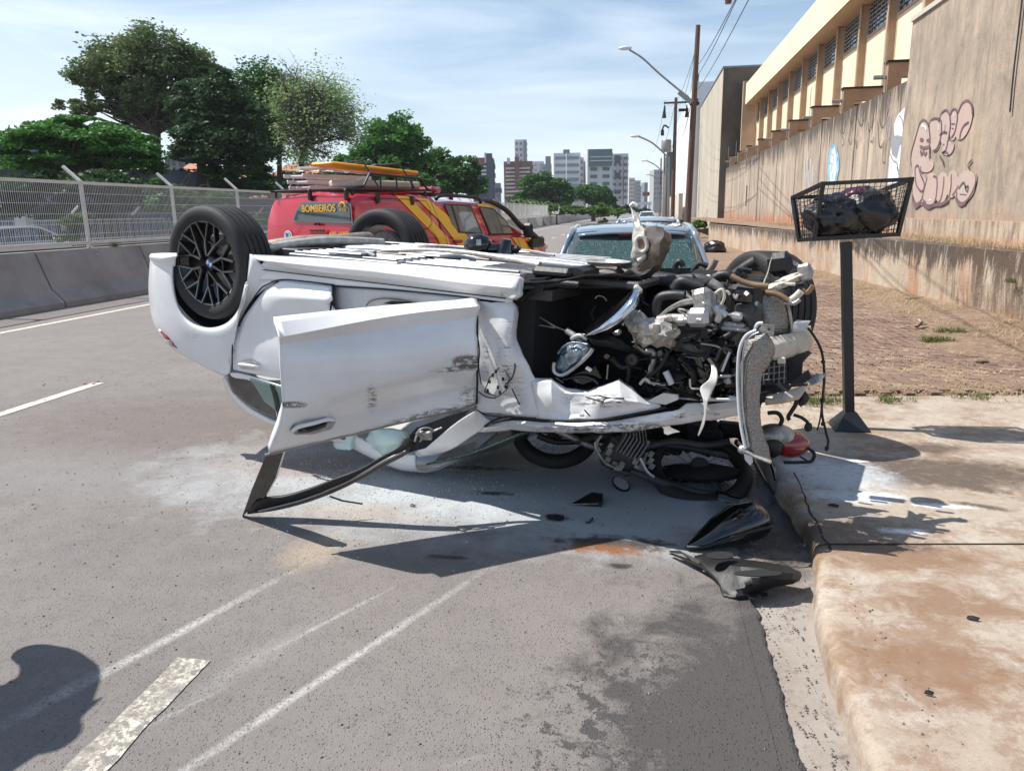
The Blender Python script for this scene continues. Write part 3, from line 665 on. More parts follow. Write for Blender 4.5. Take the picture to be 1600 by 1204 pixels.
for i, y in enumerate(fp[:-1]):
    y1 = y+3.085
    b = MB(); b.bar((-11.2, y+.04, 2.33), (-11.2, y1-.04, 2.33), .06, .05, AX); b.build('top_rail', M['fence'], fen)
    b = MB(); b.bar((-11.2, y+.04, 1.14), (-11.2, y1-.04, 1.14), .06, .05, AX); b.build('bottom_rail', M['fence'], fen)
    b = MB(); st = .05 if y < 24 else .1
    yy = y+.07
    while yy < y1-.05:
        rr = .0026 if y < 24 else .004
        b.bar((-11.2, yy, 1.16), (-11.2, yy, 2.31), rr*2, rr*2, AX); yy += st
    for z in (1.32, 1.52, 1.72, 1.92, 2.12): b.bar((-11.195, y+.05, z), (-11.195, y1-.05, z), .007, .007, AZ)
    b.build('wire_panel', M['wire'], fen, kind='stuff')
# continues, farther wall + fence in the curve of the road
fw = thing('far_fence', (-11.2, 62, 0), 'grey mesh fence on a concrete wall in the distance between pickup and blue car', 'fence')
b = MB(); b.bx(-11.45, -11.1, 62, 240, 0, 1.05); b.build('low_wall', M['b_beige'], fw)
b = MB()
for i in range(40):
    y = 62+i*3.6; b.bar((-11.2, y, 1.05), (-11.2, y, 2.4), .09, .07); b.bar((-11.2, y, 2.4), (-11.5, y, 2.75), .05)
b.bar((-11.2, 62, 2.35), (-11.2, 205, 2.35), .07); b.bar((-11.2, 62, 1.2), (-11.2, 205, 1.2), .07)
b.build('posts_and_rails', M['fence'], fw, kind='stuff')
b = MB()
for i in range(700): b.bar((-11.2, 62+i*.2, 1.1), (-11.2, 62+i*.2, 2.35), .014)
b.build('wires', M['wire'], fw, kind='stuff')
# the fence on the far side of the other carriageway
f2 = thing('far_side_fence', (-17.5, 24, 0), 'low dark fence with angled arms seen through the mesh, before the parked white car', 'fence')
for i in range(9):
    y = 15.5+i*3.0; b = MB(); b.bar((-17.5, y, 0), (-17.5, y, 1.72), .07, .06, AX); b.build('post', M['post_rust'], f2)
    b = MB(); b.bar((-17.5, y, 1.72), (-17.22, y+.1, 2.02), .06, .05, AX); b.build('arm', M['fence'], f2)
b = MB()
for z in (.5, 1.0, 1.6): b.bar((-17.5, 12, z), (-17.5, 42, z), .03, .03)
for i in range(300): b.bar((-17.5, 12+i*.1, .4), (-17.5, 12+i*.1, 1.6), .008)
b.build('wires', M['wire'], f2, kind='stuff')

# ================================================================== WALLS ON THE RIGHT
# low retaining wall
lw = MB(); rows = []
def lwx(y): return 4.58 if y < 9.6 else (4.58-(y-9.6)*.045 if y < 16 else 4.292-(y-16)*.055 if y < 37 else 3.14)
ys = [7.2+i*.12 for i in range(80)]+[16.8+i*.8 for i in range(26)]
for y in ys:
    x = lwx(y)+noise.noise(Vector((y*.8, 0, 0)))*.03; t = 1.035-.004*(y-9) + noise.noise(Vector((y*2.5, 0, 5)))*.02
    rr = []
    for z in (-.05, .12, .35, .6, .85, t-.05, t-.008): rr.append(Vector((x+noise.noise(Vector((y*3, z*3, 1)))*.018+(.02 if z < .5 else 0), y, z)))
    rr += [Vector((x+.03, y, t)), Vector((x+.24, y, t+.004)), Vector((x+.28, y, t-.03))]
    rows.append(rr)
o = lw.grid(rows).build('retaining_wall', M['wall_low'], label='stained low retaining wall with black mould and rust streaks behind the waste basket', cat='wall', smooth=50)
# exposed bricks where the render fell off, near the right edge
for i, (px, py) in enumerate(((1588, 432), (1590, 440), (1587, 449), (1592, 457), (1589, 466))):
    p = PX(px, py, 4.56)
    b = MB(); b.box(p+Vector((.045, 0, 0)), (.06, .20, .055), bev=.006); b.build('brick', pm('red_brick' if i == 0 else 'red_brick_b', (.19, .085, .055), (.12, .06, .04), 20, .9, bump=.3), o)
# ledge of soil behind it
b = MB(); rows = []
for i in range(60):
    y = 7+i*.5 if i < 40 else 27+(i-40)*1.6
    rows.append([Vector((lwx(y)+.15+(5.45-lwx(y)-.15)*k/6, y, 1.0+noise.noise(Vector((k, y*2, 3)))*.03+(.03 if k == 3 else 0))) for k in range(7)])
b.grid(rows).build('ledge', M['dirt'], kind='structure', smooth=80)
# long graffiti wall, pilaster joints as real grooves between panels
WX = 5.4
joints = [17.62+i*3.82 for i in range(10)]
wl = thing('graffiti_wall', (WX, 35, 1), 'long tan rendered wall with tags, mould at its top and rust at its foot', 'wall')
for a, c in zip(joints, joints[1:]):
    for s_, (ya, yb) in enumerate(((a, a+1.27), (a+1.27, a+2.55), (a+2.55, c))):
        b = MB(); b.bx(WX+(.0 if s_ else -.012), WX+.22, ya+.018, yb-.018, .9, 4.10+random.uniform(-.008, .008)); b.build('wall_panel', M['wall_long'], wl)
b = MB(); b.bx(WX+.02, WX+.2, 17.62, 52, .95, 4.06); b.build('wall_core', M['seam'], wl)
# tall wall, nearer
tw = thing('tall_wall', (WX, 12, 1), 'tall weathered grey tan wall at the right edge, painted with pink bubble letters', 'wall')
tp = PX(1428, 33, WX-.06).z
b = MB(); rows = []
for i in range(60):
    y = 17.58-i*.17*1.0
    rr = []
    for k in range(24):
        z = 1.34+k*(tp-1.34)/23; dx = noise.noise(Vector((y*.7, z*.7, 0)))*.009+noise.noise(Vector((y*3, z*2.5, 0)))*.003
        rr.append(Vector((WX-.05+dx, y, z)))
    rr.append(Vector((WX+.3, y, tp))); rows.append(rr)
b.grid(rows); b.add([(WX-.05, 17.58, 1.3), (WX-.05, 17.58, tp), (WX+.3, 17.58, tp), (WX+.3, 17.58, 1.3)], [(0, 1, 2, 3)])
b.build('wall_face', M['wall_tall'], tw, smooth=60)
b = MB(); b.bx(WX-.12, WX+.3, 7, 17.60, .95, 1.345); b.build('plinth', M['plinth'], tw)
b = MB(); b.bx(WX-.09, WX+.32, 7, 17.60, tp, tp+.09); b.build('coping', M['b_beige'], tw)
b = MB(); b.bx(WX-.05, WX+.3, 7, 7.6, 1.34, tp-.01); b.build('wall_end', M['wall_tall'], tw)
b = MB(); b.tube([PX(1597, 0, WX-.09), PX(1590, 60, WX-.09), PX(1583, 120, WX-.09), PX(1578, 175, WX-.09)], .022, 6, smooth=True, flat=.4); b.build('drain_pipe', M['blackcable'], tw)
# slots in the far end of the long wall
for px, y0, y1 in ((1167, 290, 322), (1087, 325, 350), (1107, 327, 348)):
    p, q = PX(px, y0, WX-.015), PX(px, y1, WX-.015); b = MB(); b.bx(WX-.02, WX-.012, p.y-.16, p.y+.16, q.z, p.z); b.build('weep_slot', M['seam'], wl)

# graffiti: flat paint on the wall faces
def on_wall(pts, x, mat, name, parent, dz=0):
    b = MB(); P = [PX(a, c, x) for a, c in pts]; b.prism(P, (.004, 0, 0)); return b.build(name, M[mat], parent)
def line_wall(pts, x, wd, mat, name, parent, sm=True):
    b = MB()
    for poly in pts:
        P = [PX(a, c, x) for a, c in poly]
        if sm and len(P) > 2: P = spline(P, 5)
        rows = []
        for i, p in enumerate(P):
            d = P[min(i+1, len(P)-1)]-P[max(i-1, 0)]; d = Vector((0, d.y, d.z)).normalized(); nn = Vector((0, -d.z, d.y))*wd/2
            k = 1 if 0 < i < len(P)-1 else .35
            rows.append([p+nn*k, p-nn*k])
        b.grid(rows)
    return b.build(name, M[mat], parent)
def z8(pts): return [(1370+x/5.017, 120+y/5.017) for x, y in pts]
tx = WX-.066
fill = [(265, 640), (300, 480), (340, 360), (375, 350), (405, 400), (420, 350), (455, 330), (490, 340), (510, 285), (545, 265), (575, 310), (590, 265), (615, 255), (632, 290), (660, 220), (700, 190), (735, 215), (748, 300),
        (720, 360), (660, 420), (640, 500), (590, 520), (560, 600), (520, 620), (430, 680), (380, 730), (400, 770), (480, 750), (600, 760), (700, 720), (780, 760), (770, 850), (720, 950), (660, 990), (625, 950), (560, 960), (520, 985), (460, 1000), (400, 1000), (360, 960), (340, 1000), (290, 1000), (275, 850)]
# several overlapping letters, each a convex-ish blob so the paint keeps its bubble look
def blobfill(cx, cy, rx, ry, rot, k, mat='g_pink', nm='painted_letter'):
    pts = []
    for i in range(18):
        t = 2*math.pi*i/18; a, c = rx*math.cos(t), ry*math.sin(t); pts.append((cx+a*math.cos(rot)-c*math.sin(rot), cy+a*math.sin(rot)+c*math.cos(rot)))
    return on_wall(z8(pts), tx-.0006*k, mat, nm, tw)
for k, (cx, cy, rx, ry, rot) in enumerate(((345, 560, 72, 215, .12), (455, 460, 48, 130, 0), (530, 400, 42, 130, .05), (600, 380, 32, 120, .05), (680, 340, 62, 160, .25), (560, 560, 40, 60, .4), (330, 860, 58, 150, -.1),
                                            (425, 880, 62, 130, .05), (510, 870, 50, 125, .1), (590, 840, 45, 110, .1), (690, 860, 80, 130, .25), (385, 690, 60, 60, 0))): blobfill(cx, cy, rx, ry, rot, k)
ol = [[(265, 700), (268, 600), (300, 480), (335, 365), (370, 340), (402, 380), (415, 480), (410, 560), (415, 660)], [(405, 390), (420, 345), (455, 328), (495, 338), (505, 380), (500, 470), (470, 560), (440, 580)],
      [(490, 335), (505, 290), (540, 262), (568, 300), (575, 380), (560, 480), (540, 570), (512, 600)], [(575, 300), (595, 258), (622, 262), (630, 320), (610, 430), (580, 480)], [(632, 290), (665, 215), (705, 188), (740, 220), (748, 300)],
      [(720, 355), (680, 385), (655, 440), (648, 490)], [(570, 490), (590, 520)], [(512, 600), (540, 590), (560, 610)], [(300, 780), (300, 710), (325, 700), (340, 760), (370, 840), (350, 900), (310, 850), (300, 780)], [(345, 700), (345, 740), (362, 760)],
      [(275, 850), (278, 940), (300, 995), (345, 970), (365, 900), (395, 780)], [(360, 960), (390, 1005), (440, 1000), (465, 930), (470, 800), (440, 780)], [(465, 1000), (500, 960), (520, 860), (525, 780)], [(520, 990), (560, 950), (580, 860), (582, 760)],
      [(590, 930), (620, 890), (640, 850)], [(625, 900), (630, 960), (670, 992), (720, 950), (765, 860), (782, 760)], [(490, 620), (515, 660), (522, 700)], [(535, 370), (530, 450)], [(490, 460), (520, 435), (550, 440)]]
line_wall([z8(q) for q in ol], tx-.010, .042, 'g_purple', 'painted_outline', tw)
line_wall([z8(q) for q in ([(278, 960), (300, 1020), (350, 985)], [(350, 985), (400, 1025), (450, 1005), (500, 1000), (560, 970)], [(615, 950), (650, 1000), (700, 985)], [(335, 545), (370, 560), (412, 545)], [(340, 575), (350, 610), (365, 590), (378, 612), (392, 590)])], tx-.0095, .06, 'g_purple', 'painted_shadow', tw)
for cx, cy, r1, r2 in ((350, 495, 15, 17), (402, 500, 14, 15), (590, 370, 6, 8), (604, 370, 6, 8), (592, 405, 9, 5)): blobfill(cx, cy, r1, r2, .2, 14, 'g_purple', 'painted_eye')
line_wall([z8(q) for q in ([(350, 380), (375, 390), (388, 420)], [(480, 370), (490, 420)], [(600, 285), (608, 310)], [(575, 830), (568, 890)], [(410, 960), (430, 970)])], tx-.011, .05, 'g_white', 'painted_highlight', tw)
line_wall([z8(q) for q in ([(640, 880), (680, 830), (700, 900)], [(690, 870), (715, 860), (708, 910)], [(650, 920), (700, 925)], [(745, 650), (715, 690), (722, 720)])], tx-.011, .04, 'g_black', 'painted_scribble', tw)
def z9(pts): return [(1180+x/6.02, 120+y/6.02) for x, y in pts]
wx_ = WX-.018
on_wall(z9([(1310, 560), (1305, 450), (1340, 360), (1400, 295), (1440, 290), (1470, 400), (1475, 560), (1455, 700), (1445, 990), (1240, 1010), (1262, 760), (1280, 640)]), wx_, 'g_white', 'painted_face', wl)
on_wall(z9([(1290, 560), (1340, 550), (1460, 590), (1440, 720), (1400, 760), (1378, 640), (1360, 640), (1330, 770), (1285, 730), (1275, 640)]), wx_-.004, 'g_grey', 'painted_mask', wl)
line_wall([z9(q) for q in ([(1350, 360), (1385, 420), (1390, 550)], [(1390, 550), (1410, 450), (1450, 410)], [(1265, 720), (1300, 790), (1330, 810), (1345, 920)], [(1440, 760), (1400, 800), (1370, 900), (1350, 930)], [(1330, 850), (1352, 880), (1375, 850)], [(1245, 1000), (1260, 780)])], wx_-.007, .035, 'g_grey', 'painted_lines', wl)
on_wall(z9([(680, 1010), (685, 800), (700, 690), (735, 630), (765, 660), (785, 760), (790, 860), (760, 1010)]), wx_, 'g_blue', 'painted_figure', wl)
on_wall(z9([(705, 1010), (700, 840), (720, 700), (745, 660), (762, 760), (765, 880), (740, 1010)]), wx_-.004, 'g_white', 'painted_figure_core', wl)
line_wall([z9(q) for q in ([(690, 800), (720, 830), (700, 900)], [(715, 720), (740, 760), (720, 860), (730, 960)], [(750, 800), (735, 900)])], wx_-.007, .05, 'g_blue', 'painted_lines', wl)
line_wall([z9(q) for q in ([(460, 1060), (465, 800)], [(490, 1060), (490, 770)], [(515, 1040), (520, 770)], [(475, 1060), (480, 900)], [(535, 1000), (540, 840)], [(505, 1060), (500, 880)])], wx_, .16, 'g_white', 'painted_scrawl', wl)
tg = [[(810, 350), (812, 480), (830, 530), (850, 440), (840, 370)], [(800, 500), (820, 560), (835, 620), (815, 650)], [(890, 380), (900, 450), (925, 390)], [(900, 450), (905, 490)], [(960, 380), (990, 460), (1020, 380)], [(875, 580), (895, 640), (910, 590)], [(900, 500), (870, 620)],
      [(940, 580), (950, 670), (965, 600)], [(980, 560), (990, 620)], [(1060, 420), (1070, 510), (1120, 380)], [(1070, 510), (1050, 640)], [(1080, 600), (1100, 610), (1110, 560)], [(1170, 300), (1170, 420), (1200, 470), (1260, 300)], [(1150, 400), (1160, 620), (1180, 660), (1215, 600)], [(915, 680), (905, 910)], [(1025, 640), (1020, 910)], [(930, 660), (920, 800)], [(1130, 600), (1135, 850)], [(1205, 640), (1200, 800), (1225, 800)], [(820, 650), (800, 860)], [(1230, 620), (1222, 880)]]
line_wall([z9(q) for q in tg], wx_, .028, 'g_black', 'painted_tag', wl)
line_wall([z9(q) for q in ([(1260, 360), (1230, 480), (1250, 590), (1280, 500), (1275, 380)], [(1240, 440), (1270, 460)])], wx_, .04, 'g_grey', 'painted_tag', wl)
line_wall([[(1122, 320), (1123, 300)], [(1128, 322), (1127, 305)], [(1134, 324), (1134, 302)]], wx_, .1, 'g_blue', 'painted_tag', wl)
import numpy as np
# ================================================================== BEIGE BUILDING
FX = 7.0
bb = thing('beige_building', (FX, 34, 0), 'long beige two storey building with barred windows under a deep overhanging eave', 'building')
b = MB(); b.bx(FX, FX+8, 8, 51.2, 1, 8.2); b.build('wall', M['beige'], bb)
b = MB(); b.bx(6.12, FX-.003, 51.0, 51.3, 1, 9.2); b.build('end_wall', M['beige_dark'], bb)
b = MB(); b.prism([(6.25, 17.9, 7.80), (6.25, 17.9, 9.0), (6.32, 17.9, 9.08), (16, 17.9, 9.5), (16, 17.9, 8.21), (FX, 17.9, 8.21), (6.9, 17.9, 7.92)], (0, 32.9, 0)); b.build('roof', M['beige'], bb)
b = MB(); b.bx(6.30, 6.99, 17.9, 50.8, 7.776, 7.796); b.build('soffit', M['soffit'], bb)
PIL = [21.6+2.95*k for k in range(10)]
for y in PIL+[18.65]:
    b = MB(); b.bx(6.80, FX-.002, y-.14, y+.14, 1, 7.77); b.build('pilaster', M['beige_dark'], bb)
    b = MB(); b.tube([(6.76, y-.2, 3), (6.76, y-.2, 7.76)], .035, 6); b.build('downpipe', M['beige_dark'], bb)
for a, c in zip(PIL, PIL[1:]+[51.0]):
    y0, y1 = a+.42, c-.38
    if y1-y0 < .5: continue
    b = MB(); z0, z1 = 6.82, 7.93-.2
    b.bx(FX-.03, FX-.006, y0-.05, y1+.05, z0-.07, z0); b.bx(FX-.03, FX-.006, y0-.05, y1+.05, z1, z1+.04); b.bx(FX-.03, FX-.006, y0-.05, y0, z0, z1); b.bx(FX-.03, FX-.006, y1, y1+.05, z0, z1)
    fr = b.build('window_frame', M['beige_dark'], bb)
    b = MB(); b.bx(FX-.012, FX-.004, y0, y1, z0, z1); b.build('pane', M['darkglass'], fr)
    b = MB()
    for k in range(1, 7): b.bx(FX-.05, FX-.03, y0, y1, z0+(z1-z0)*k/7-.014, z0+(z1-z0)*k/7+.014)
    for k in range(0, 6): yy = y0+(y1-y0)*k/5; b.bx(FX-.062, FX-.052, yy-.014, yy+.014, z0, z1)
    b.build('grille', M['galv'], fr)
b = MB(); b.bx(FX-.8, FX+.5, 8, 17.9, 9.6, 9.9); b.build('parapet_cap', M['white_wall'], bb)
# fins between building and wall
fins = [19.3+3.88*k for k in range(9)]
for i, y in enumerate(fins):
    t = thing('concrete_fin', (5.6, y, 4), ['concrete frame on the graffiti wall nearest the tall wall, with the widest opening', 'second concrete frame from the tall wall'][i] if i < 2 else 'small concrete frame on the graffiti wall top, %s one from the tall wall' % ('first', 'second', 'third', 'fourth', 'fifth', 'sixth', 'seventh', 'eighth', 'ninth')[i], 'frame', 'concrete frames along the wall top')
    b = MB(); b.bx(5.45, 5.75, y, y+.24, 3.2, 4.73); b.build('post', M['fin'], t)
    b = MB(); b.bx(5.752, 6.96, y+.01, y+.23, 4.42, 4.73); b.build('beam', M['fin'], t)
    b = MB(); b.bx(5.42, 6.97, y-.03, y+.27, 4.732, 4.78); b.build('cap', M['seam'], t)
    b = MB(); b.tube([(5.46, y+.1, 4.44), (5.18, y+.1, 4.44)], .05, 8); b.build('drain_spout', M['galv'], t)
    b = MB()
    for k in range(4): b.bar((5.3, y-.3, 4.15+k*.12+.7), (5.3, y-.2, 4.15+k*.12+.7), .012)
    b.bar((5.3, y-.3, 4.1), (5.3, y-.3, 5.3), .014); b.build('electric_wire_bracket', M['galv'], t)
# bare concrete block and the white building behind
cbk = thing('concrete_building', (6.3, 60, 0), 'bare grey concrete block building beyond the beige one', 'building')
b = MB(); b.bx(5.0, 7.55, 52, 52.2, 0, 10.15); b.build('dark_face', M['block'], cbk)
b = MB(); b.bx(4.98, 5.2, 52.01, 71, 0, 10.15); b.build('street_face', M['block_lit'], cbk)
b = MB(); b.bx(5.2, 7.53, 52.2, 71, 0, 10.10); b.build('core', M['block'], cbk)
b = MB(); b.bx(4.93, 7.6, 51.94, 71, 10.15, 10.26); b.build('parapet', M['b_slate'], cbk)
b = MB(); b.bx(4.5, 8, 71.2, 105, 0, 12.3); o = b.build('white_building', M['white_wall'], label='plain white building edge between the concrete block and the utility pole', cat='building')
b = MB(); b.bx(3.4, 3.75, 71, 110, 0, 3.0); b.build('boundary_wall', M['b_beige'], label='low pinkish boundary wall far along the pavement behind the poles', cat='wall')
b = MB(); b.bx(4.0, 12, 120, 135, 0, 10); b.build('green_shed', M['b_green'], label='dark green block between the two wooden poles', cat='building')

# ================================================================== POLES, LAMPS, WIRES
def at_px(px, y): d = ray(px, 330); return d.x/d.y*y
def pole(y, px, ztop, label, transformer=False, r=.17, m_='wood', lean=0):
    x = at_px(px, y); t = thing('utility_pole', (x, y, 0), label, 'utility pole'); b = MB()
    b.tube([(x, y, -.1), (x+lean*.5, y, ztop/2), (x+lean, y, ztop)], [r, r*.85, r*.62], 12); b.build('shaft', M[m_], t, smooth=50)
    return t, x
t, PXx = pole(38, 1074, PY(1083, 40, 38).z, 'tall dark wooden utility pole carrying the nearest street lamp', lean=.2)
yz = 38
b = MB(); zc = 7.45
lp = [PY(1076, 152, yz), PY(1060, 140, yz), PY(1030, 115, yz), PY(1005, 92, yz), PY(990, 82, yz), PY(983, 78, yz)]
la = thing('street_lamp', lp[0], 'street lamp on a long arm reaching left from the tall wooden pole', 'street lamp', 'street lamps on arms over the road')
b.tube(lp, .045, 8, smooth=True); b.build('arm', M['galv'], la)
b = MB(); b.ball((lp[-1]+Vector((-.18, 0, .08))), (.32, .13, .10), 12); b.build('lamp_head', M['lampglass'], la, smooth=60)
b = MB(); b.bar(lp[0]+Vector((-.45, 0, .25)), lp[0]+Vector((.15, 0, -.25)), .22, .2); b.build('bracket', M['galv'], la)
b = MB()
for px, py in ((1088, 103), (1087, 118), (1090, 122), (1086, 138), (1089, 160)):
    p = PY(px, py, yz); b.tube([p+Vector((0, 0, -.16)), p+Vector((0, 0, .16))], [.05, .07], 8); b.bar((PXx+.08, yz, p.z), (p.x, yz, p.z), .03)
b.build('insulator', M['ceramic'], t)
b = MB()
for px, py in ((1068, 172), (1085, 162)): b.box(PY(px, py, yz), (.45, .15, .12))
b.build('junction_box', M['blackcable'], t)
t2, x2 = pole(69, 1051, 10.8, 'second dark utility pole with crossarm and grey transformer', r=.2)
b = MB(); b.bar((x2-1, 69, 10.4), (x2+1, 69, 10.4), .12, .15); b.build('crossarm', M['wood'], t2)
for dx in (-.9, .9):
    b = MB(); b.tube([(x2+dx, 69, 10.2), (x2+dx*1.05, 69, 9.7), (x2+dx*1.05, 69, 9.2)], [.05, .12, .2], 8); b.build('fuse_cutout', M['blackcable'], t2)
b = MB(); b.lathe([(0, -.5), (.38, -.5), (.42, -.4), (.42, .4), (.36, .5), (0, .52)], PY(1041, 228, 69), AZ, 14); b.build('transformer', M['galv'], t2, smooth=40)
b = MB(); b.tube([PY(1045, 200, 69), PY(1038, 196, 69), PY(1035, 203, 69)], .07, 6, smooth=True); b.tube([PY(1035, 203, 69), PY(1035, 212, 69)], .14, 6); b.build('cable_loop', M['blackcable'], t2)
for (yy, px, ptop, arm, lab) in ((60, 1045, 245, ((1044, 246), (1020, 224), (997, 213)), 'second street lamp, on its own slim grey post behind the tall pole'), (85, 1038, 272, ((1037, 270), (1024, 258), (1010, 251)), 'third street lamp along the kerb, smaller and farther'), (115, 1032, 290, ((1032, 290), (1023, 277), (1015, 273)), 'farthest visible street lamp above the distant road')):
    x = at_px(px, yy); top = PY(px, ptop, yy); la = thing('street_lamp', (x, yy, 0), lab, 'street lamp', 'street lamps on arms over the road')
    b = MB(); b.tube([(x, yy, 0), (top.x, yy, top.z)], [.11, .08], 8); b.build('post', M['galv'], la)
    b = MB(); b.tube([PY(a, c, yy) for a, c in arm], .06, 6, smooth=True); b.build('arm', M['galv'], la)
    e = PY(*arm[-1], yy); b = MB(); b.ball(e+Vector((-.2, 0, .02)), (.4, .16, .12), 8); b.build('lamp_head', M['lampglass'], la)
for yy, px, zt, mm, lab in ((96, 1041, 9.5, 'wood', 'third dark pole close left of the transformer pole'), (125, 1036, 10, 'wood_pale', 'pale distant pole left of the transformer pole'), (150, 1031, 11, 'wood', 'thin far pole, leftmost of the row along the kerb'), (135, 1047, 9, 'post_rust', 'reddish far pole just left of the transformer pole')):
    pole(yy, px, zt, lab, r=.2, m_=mm)
wires = MB()
def wire(a, c, sag, r=.018, n_=14):
    pts = []
    for i in range(n_+1):
        k = i/n_; p = a.lerp(c, k); p = p+Vector((0, 0, -sag*4*k*(1-k))); pts.append(p)
    wires.tube(pts, [r*.55, r*.3], 5)
# three heavy wires that rise toward the camera, overhead line beside the kerb
tops = [PY(1089, 103, 38), PY(1088, 120, 38), PY(1090, 140, 38)]
near = [DP(1141, -6, 13), DP(1139, 4, 13), DP(1163, -8, 13)]
for a, c in zip(tops, near): wire(a, a.lerp(c, 1.0)+(c-a)*.6, .25, .02)
nxt = [Vector((x2-.9, 69, 10.6)), Vector((x2, 69, 10.7)), Vector((x2+.9, 69, 10.6)), Vector((x2, 69, 7.6)), Vector((x2, 69, 6.9))]
for c in nxt: wire(Vector((PXx+.1, 38, 8.6 if c.z > 9 else 7.0)), c, 1.2, .02)
for c in nxt: wire(c, Vector((c.x-.6, 110, c.z*.9)), 1.5, .03)
wires.build('overhead_wires', M['blackcable'], label='dark overhead wires rising from the tall pole to the top of the photo', cat='wires')
b = MB(); q = PY(1138, 6, 13); b.tube([q, q+Vector((0, 0, .16))], [.05, .07], 8); b.tube([q+Vector((.03, 0, .12)), q+Vector((.12, 0, .2))], .03, 6); b.build('wire_spacer', M['ceramic'], label='dark spacer clamped on the overhead wires at the top edge of the photo', cat='insulator')

# ================================================================== TREES
def leaves(blobs, D, n_leaf, size, mat, parent, seed, flat=.5, clump=.22, fill=.35, name='crown', per=42):
    rg = np.random.default_rng(seed); V = []; area = np.array([b_[2]*b_[3] for b_ in blobs], float); area /= area.sum()
    for b_, ar in zip(blobs, area):
        px, py, rx, ry = b_[:4]; dd = b_[4] if len(b_) > 4 else 0
        c = np.array(DP(px, py, D+dd)); rxm, rzm = rx*D/FPX, ry*D/FPX; rad = np.array([rxm, rxm*.9, rzm])
        n = int(n_leaf*ar); nc = max(10, int(n/per))
        u = rg.normal(size=(nc, 3)); u /= np.linalg.norm(u, axis=1)[:, None]; u[:, 2] = np.where(u[:, 2] < -.35, -u[:, 2]*rg.uniform(.1, 1, nc), u[:, 2])
        rr = np.where(rg.random(nc) < fill, rg.uniform(.3, .85, nc), rg.uniform(.82, 1.04, nc))[:, None]
        cc = c+u*rad*rr; idx = rg.integers(0, nc, n); s_ = clump*min(rxm, rzm*1.3)*rg.uniform(.6, 1.3, (nc, 1))
        p = cc[idx]+np.clip(rg.normal(size=(n, 3)), -1.7, 1.7)*s_[idx]*np.array([1, 1, flat]); V.append(p)
    P = np.concatenate(V); n = len(P)
    a = rg.normal(size=(n, 3)); a[:, 2] *= .35; a /= np.linalg.norm(a, axis=1)[:, None]; t = rg.normal(size=(n, 3)); nb = np.cross(a, t); nb /= np.linalg.norm(nb, axis=1)[:, None]
    s = size*rg.uniform(.6, 1.4, (n, 1)); q = np.stack([P-a*s, P+nb*s*.5, P+a*s, P-nb*s*.5], 1).reshape(-1, 3)
    b0 = np.array(world_of(parent).translation); q -= b0
    me = bpy.data.meshes.new(name); me.vertices.add(4*n); me.vertices.foreach_set('co', q.ravel().astype(np.float32))
    me.loops.add(4*n); me.loops.foreach_set('vertex_index', np.arange(4*n, dtype=np.int32)); me.polygons.add(n); me.polygons.foreach_set('loop_start', np.arange(0, 4*n, 4, dtype=np.int32)); 
    me.materials.append(M[mat]); me.update(calc_edges=True); me.validate()
    o = bpy.data.objects.new(name, me); COL.objects.link(o); o.parent = parent; return o
def branches(base, top, blobs, D, r0, mat, parent, seed, nb=9, twig=0):
    rd = random.Random(seed); b = MB(); b.tube([base, base.lerp(top, .5)+Vector((rd.uniform(-.2, .2), 0, 0)), top], [r0, r0*.8, r0*.62], 10)
    for b_ in blobs:
        c = DP(b_[0], b_[1], D+(b_[4] if len(b_) > 4 else 0)); rx, rz = b_[2]*D/FPX, b_[3]*D/FPX
        for k in range(nb):
            an = rd.uniform(0, 6.28); e = c+Vector((math.cos(an)*rx*rd.uniform(.4, .9), math.sin(an)*rx*.7, rz*rd.uniform(-.2, .85)))
            m1 = top.lerp(e, .45)+Vector((rd.uniform(-.7, .7), rd.uniform(-.5, .5), rd.uniform(-.2, .9)))
            b.tube([top+Vector((0, 0, -.1)), m1, e], [r0*.30, r0*.17, r0*.05], 6, smooth=True)
            for j in range(twig):
                s0 = m1.lerp(e, rd.uniform(.1, .9)); e2 = s0+Vector((rd.uniform(-1, 1)*rx*.35, rd.uniform(-1, 1)*rx*.3, rd.uniform(-.1, .6)*rz*.6)); b.tube([s0, s0.lerp(e2, .5)+Vector((0, 0, .1)), e2], [r0*.12, r0*.07, r0*.025], 4)
                for jj in range(2): s3 = s0.lerp(e2, rd.uniform(.3, .9)); b.tube([s3, s3+Vector((rd.uniform(-.6, .6), rd.uniform(-.5, .5), rd.uniform(.1, .8)))], [r0*.05, r0*.02], 4)
    return b.build('trunk', M[mat], parent, smooth=60)
def tree(label, D, base_px, fork, blobs, n_leaf, size, mat, seed, r0=.25, bark='bark', nb=7, twig=0, name='broadleaf_tree', mats2=None, **kw):
    g = ray(base_px, 380); base = O+g*D; base.z = 0; t = thing(name, base, label, 'tree'); top = DP(fork[0], fork[1], D)
    branches(base, top, blobs, D, r0, bark, t, seed, nb, twig); leaves(blobs, D, n_leaf, size, mat, t, seed, **kw)
    if mats2: leaves(mats2[1], D, mats2[2], size, mats2[0], t, seed+50, name='crown', **kw)
    return t
tree('tall grey green tree with a broad domed crown and dark spreading limbs', 36, 243, (243, 205), [(235, 105, 88, 52), (160, 130, 48, 42), (290, 120, 45, 45), (215, 150, 70, 30), (185, 100, 50, 30), (118, 172, 34, 16), (275, 165, 60, 34), (325, 140, 38, 42), (160, 170, 48, 22), (205, 185, 42, 18), (300, 195, 44, 24)], 52000, .09, 'leaf_grey', 1, r0=.38, nb=5, fill=.35, clump=.17, flat=.55, per=130)
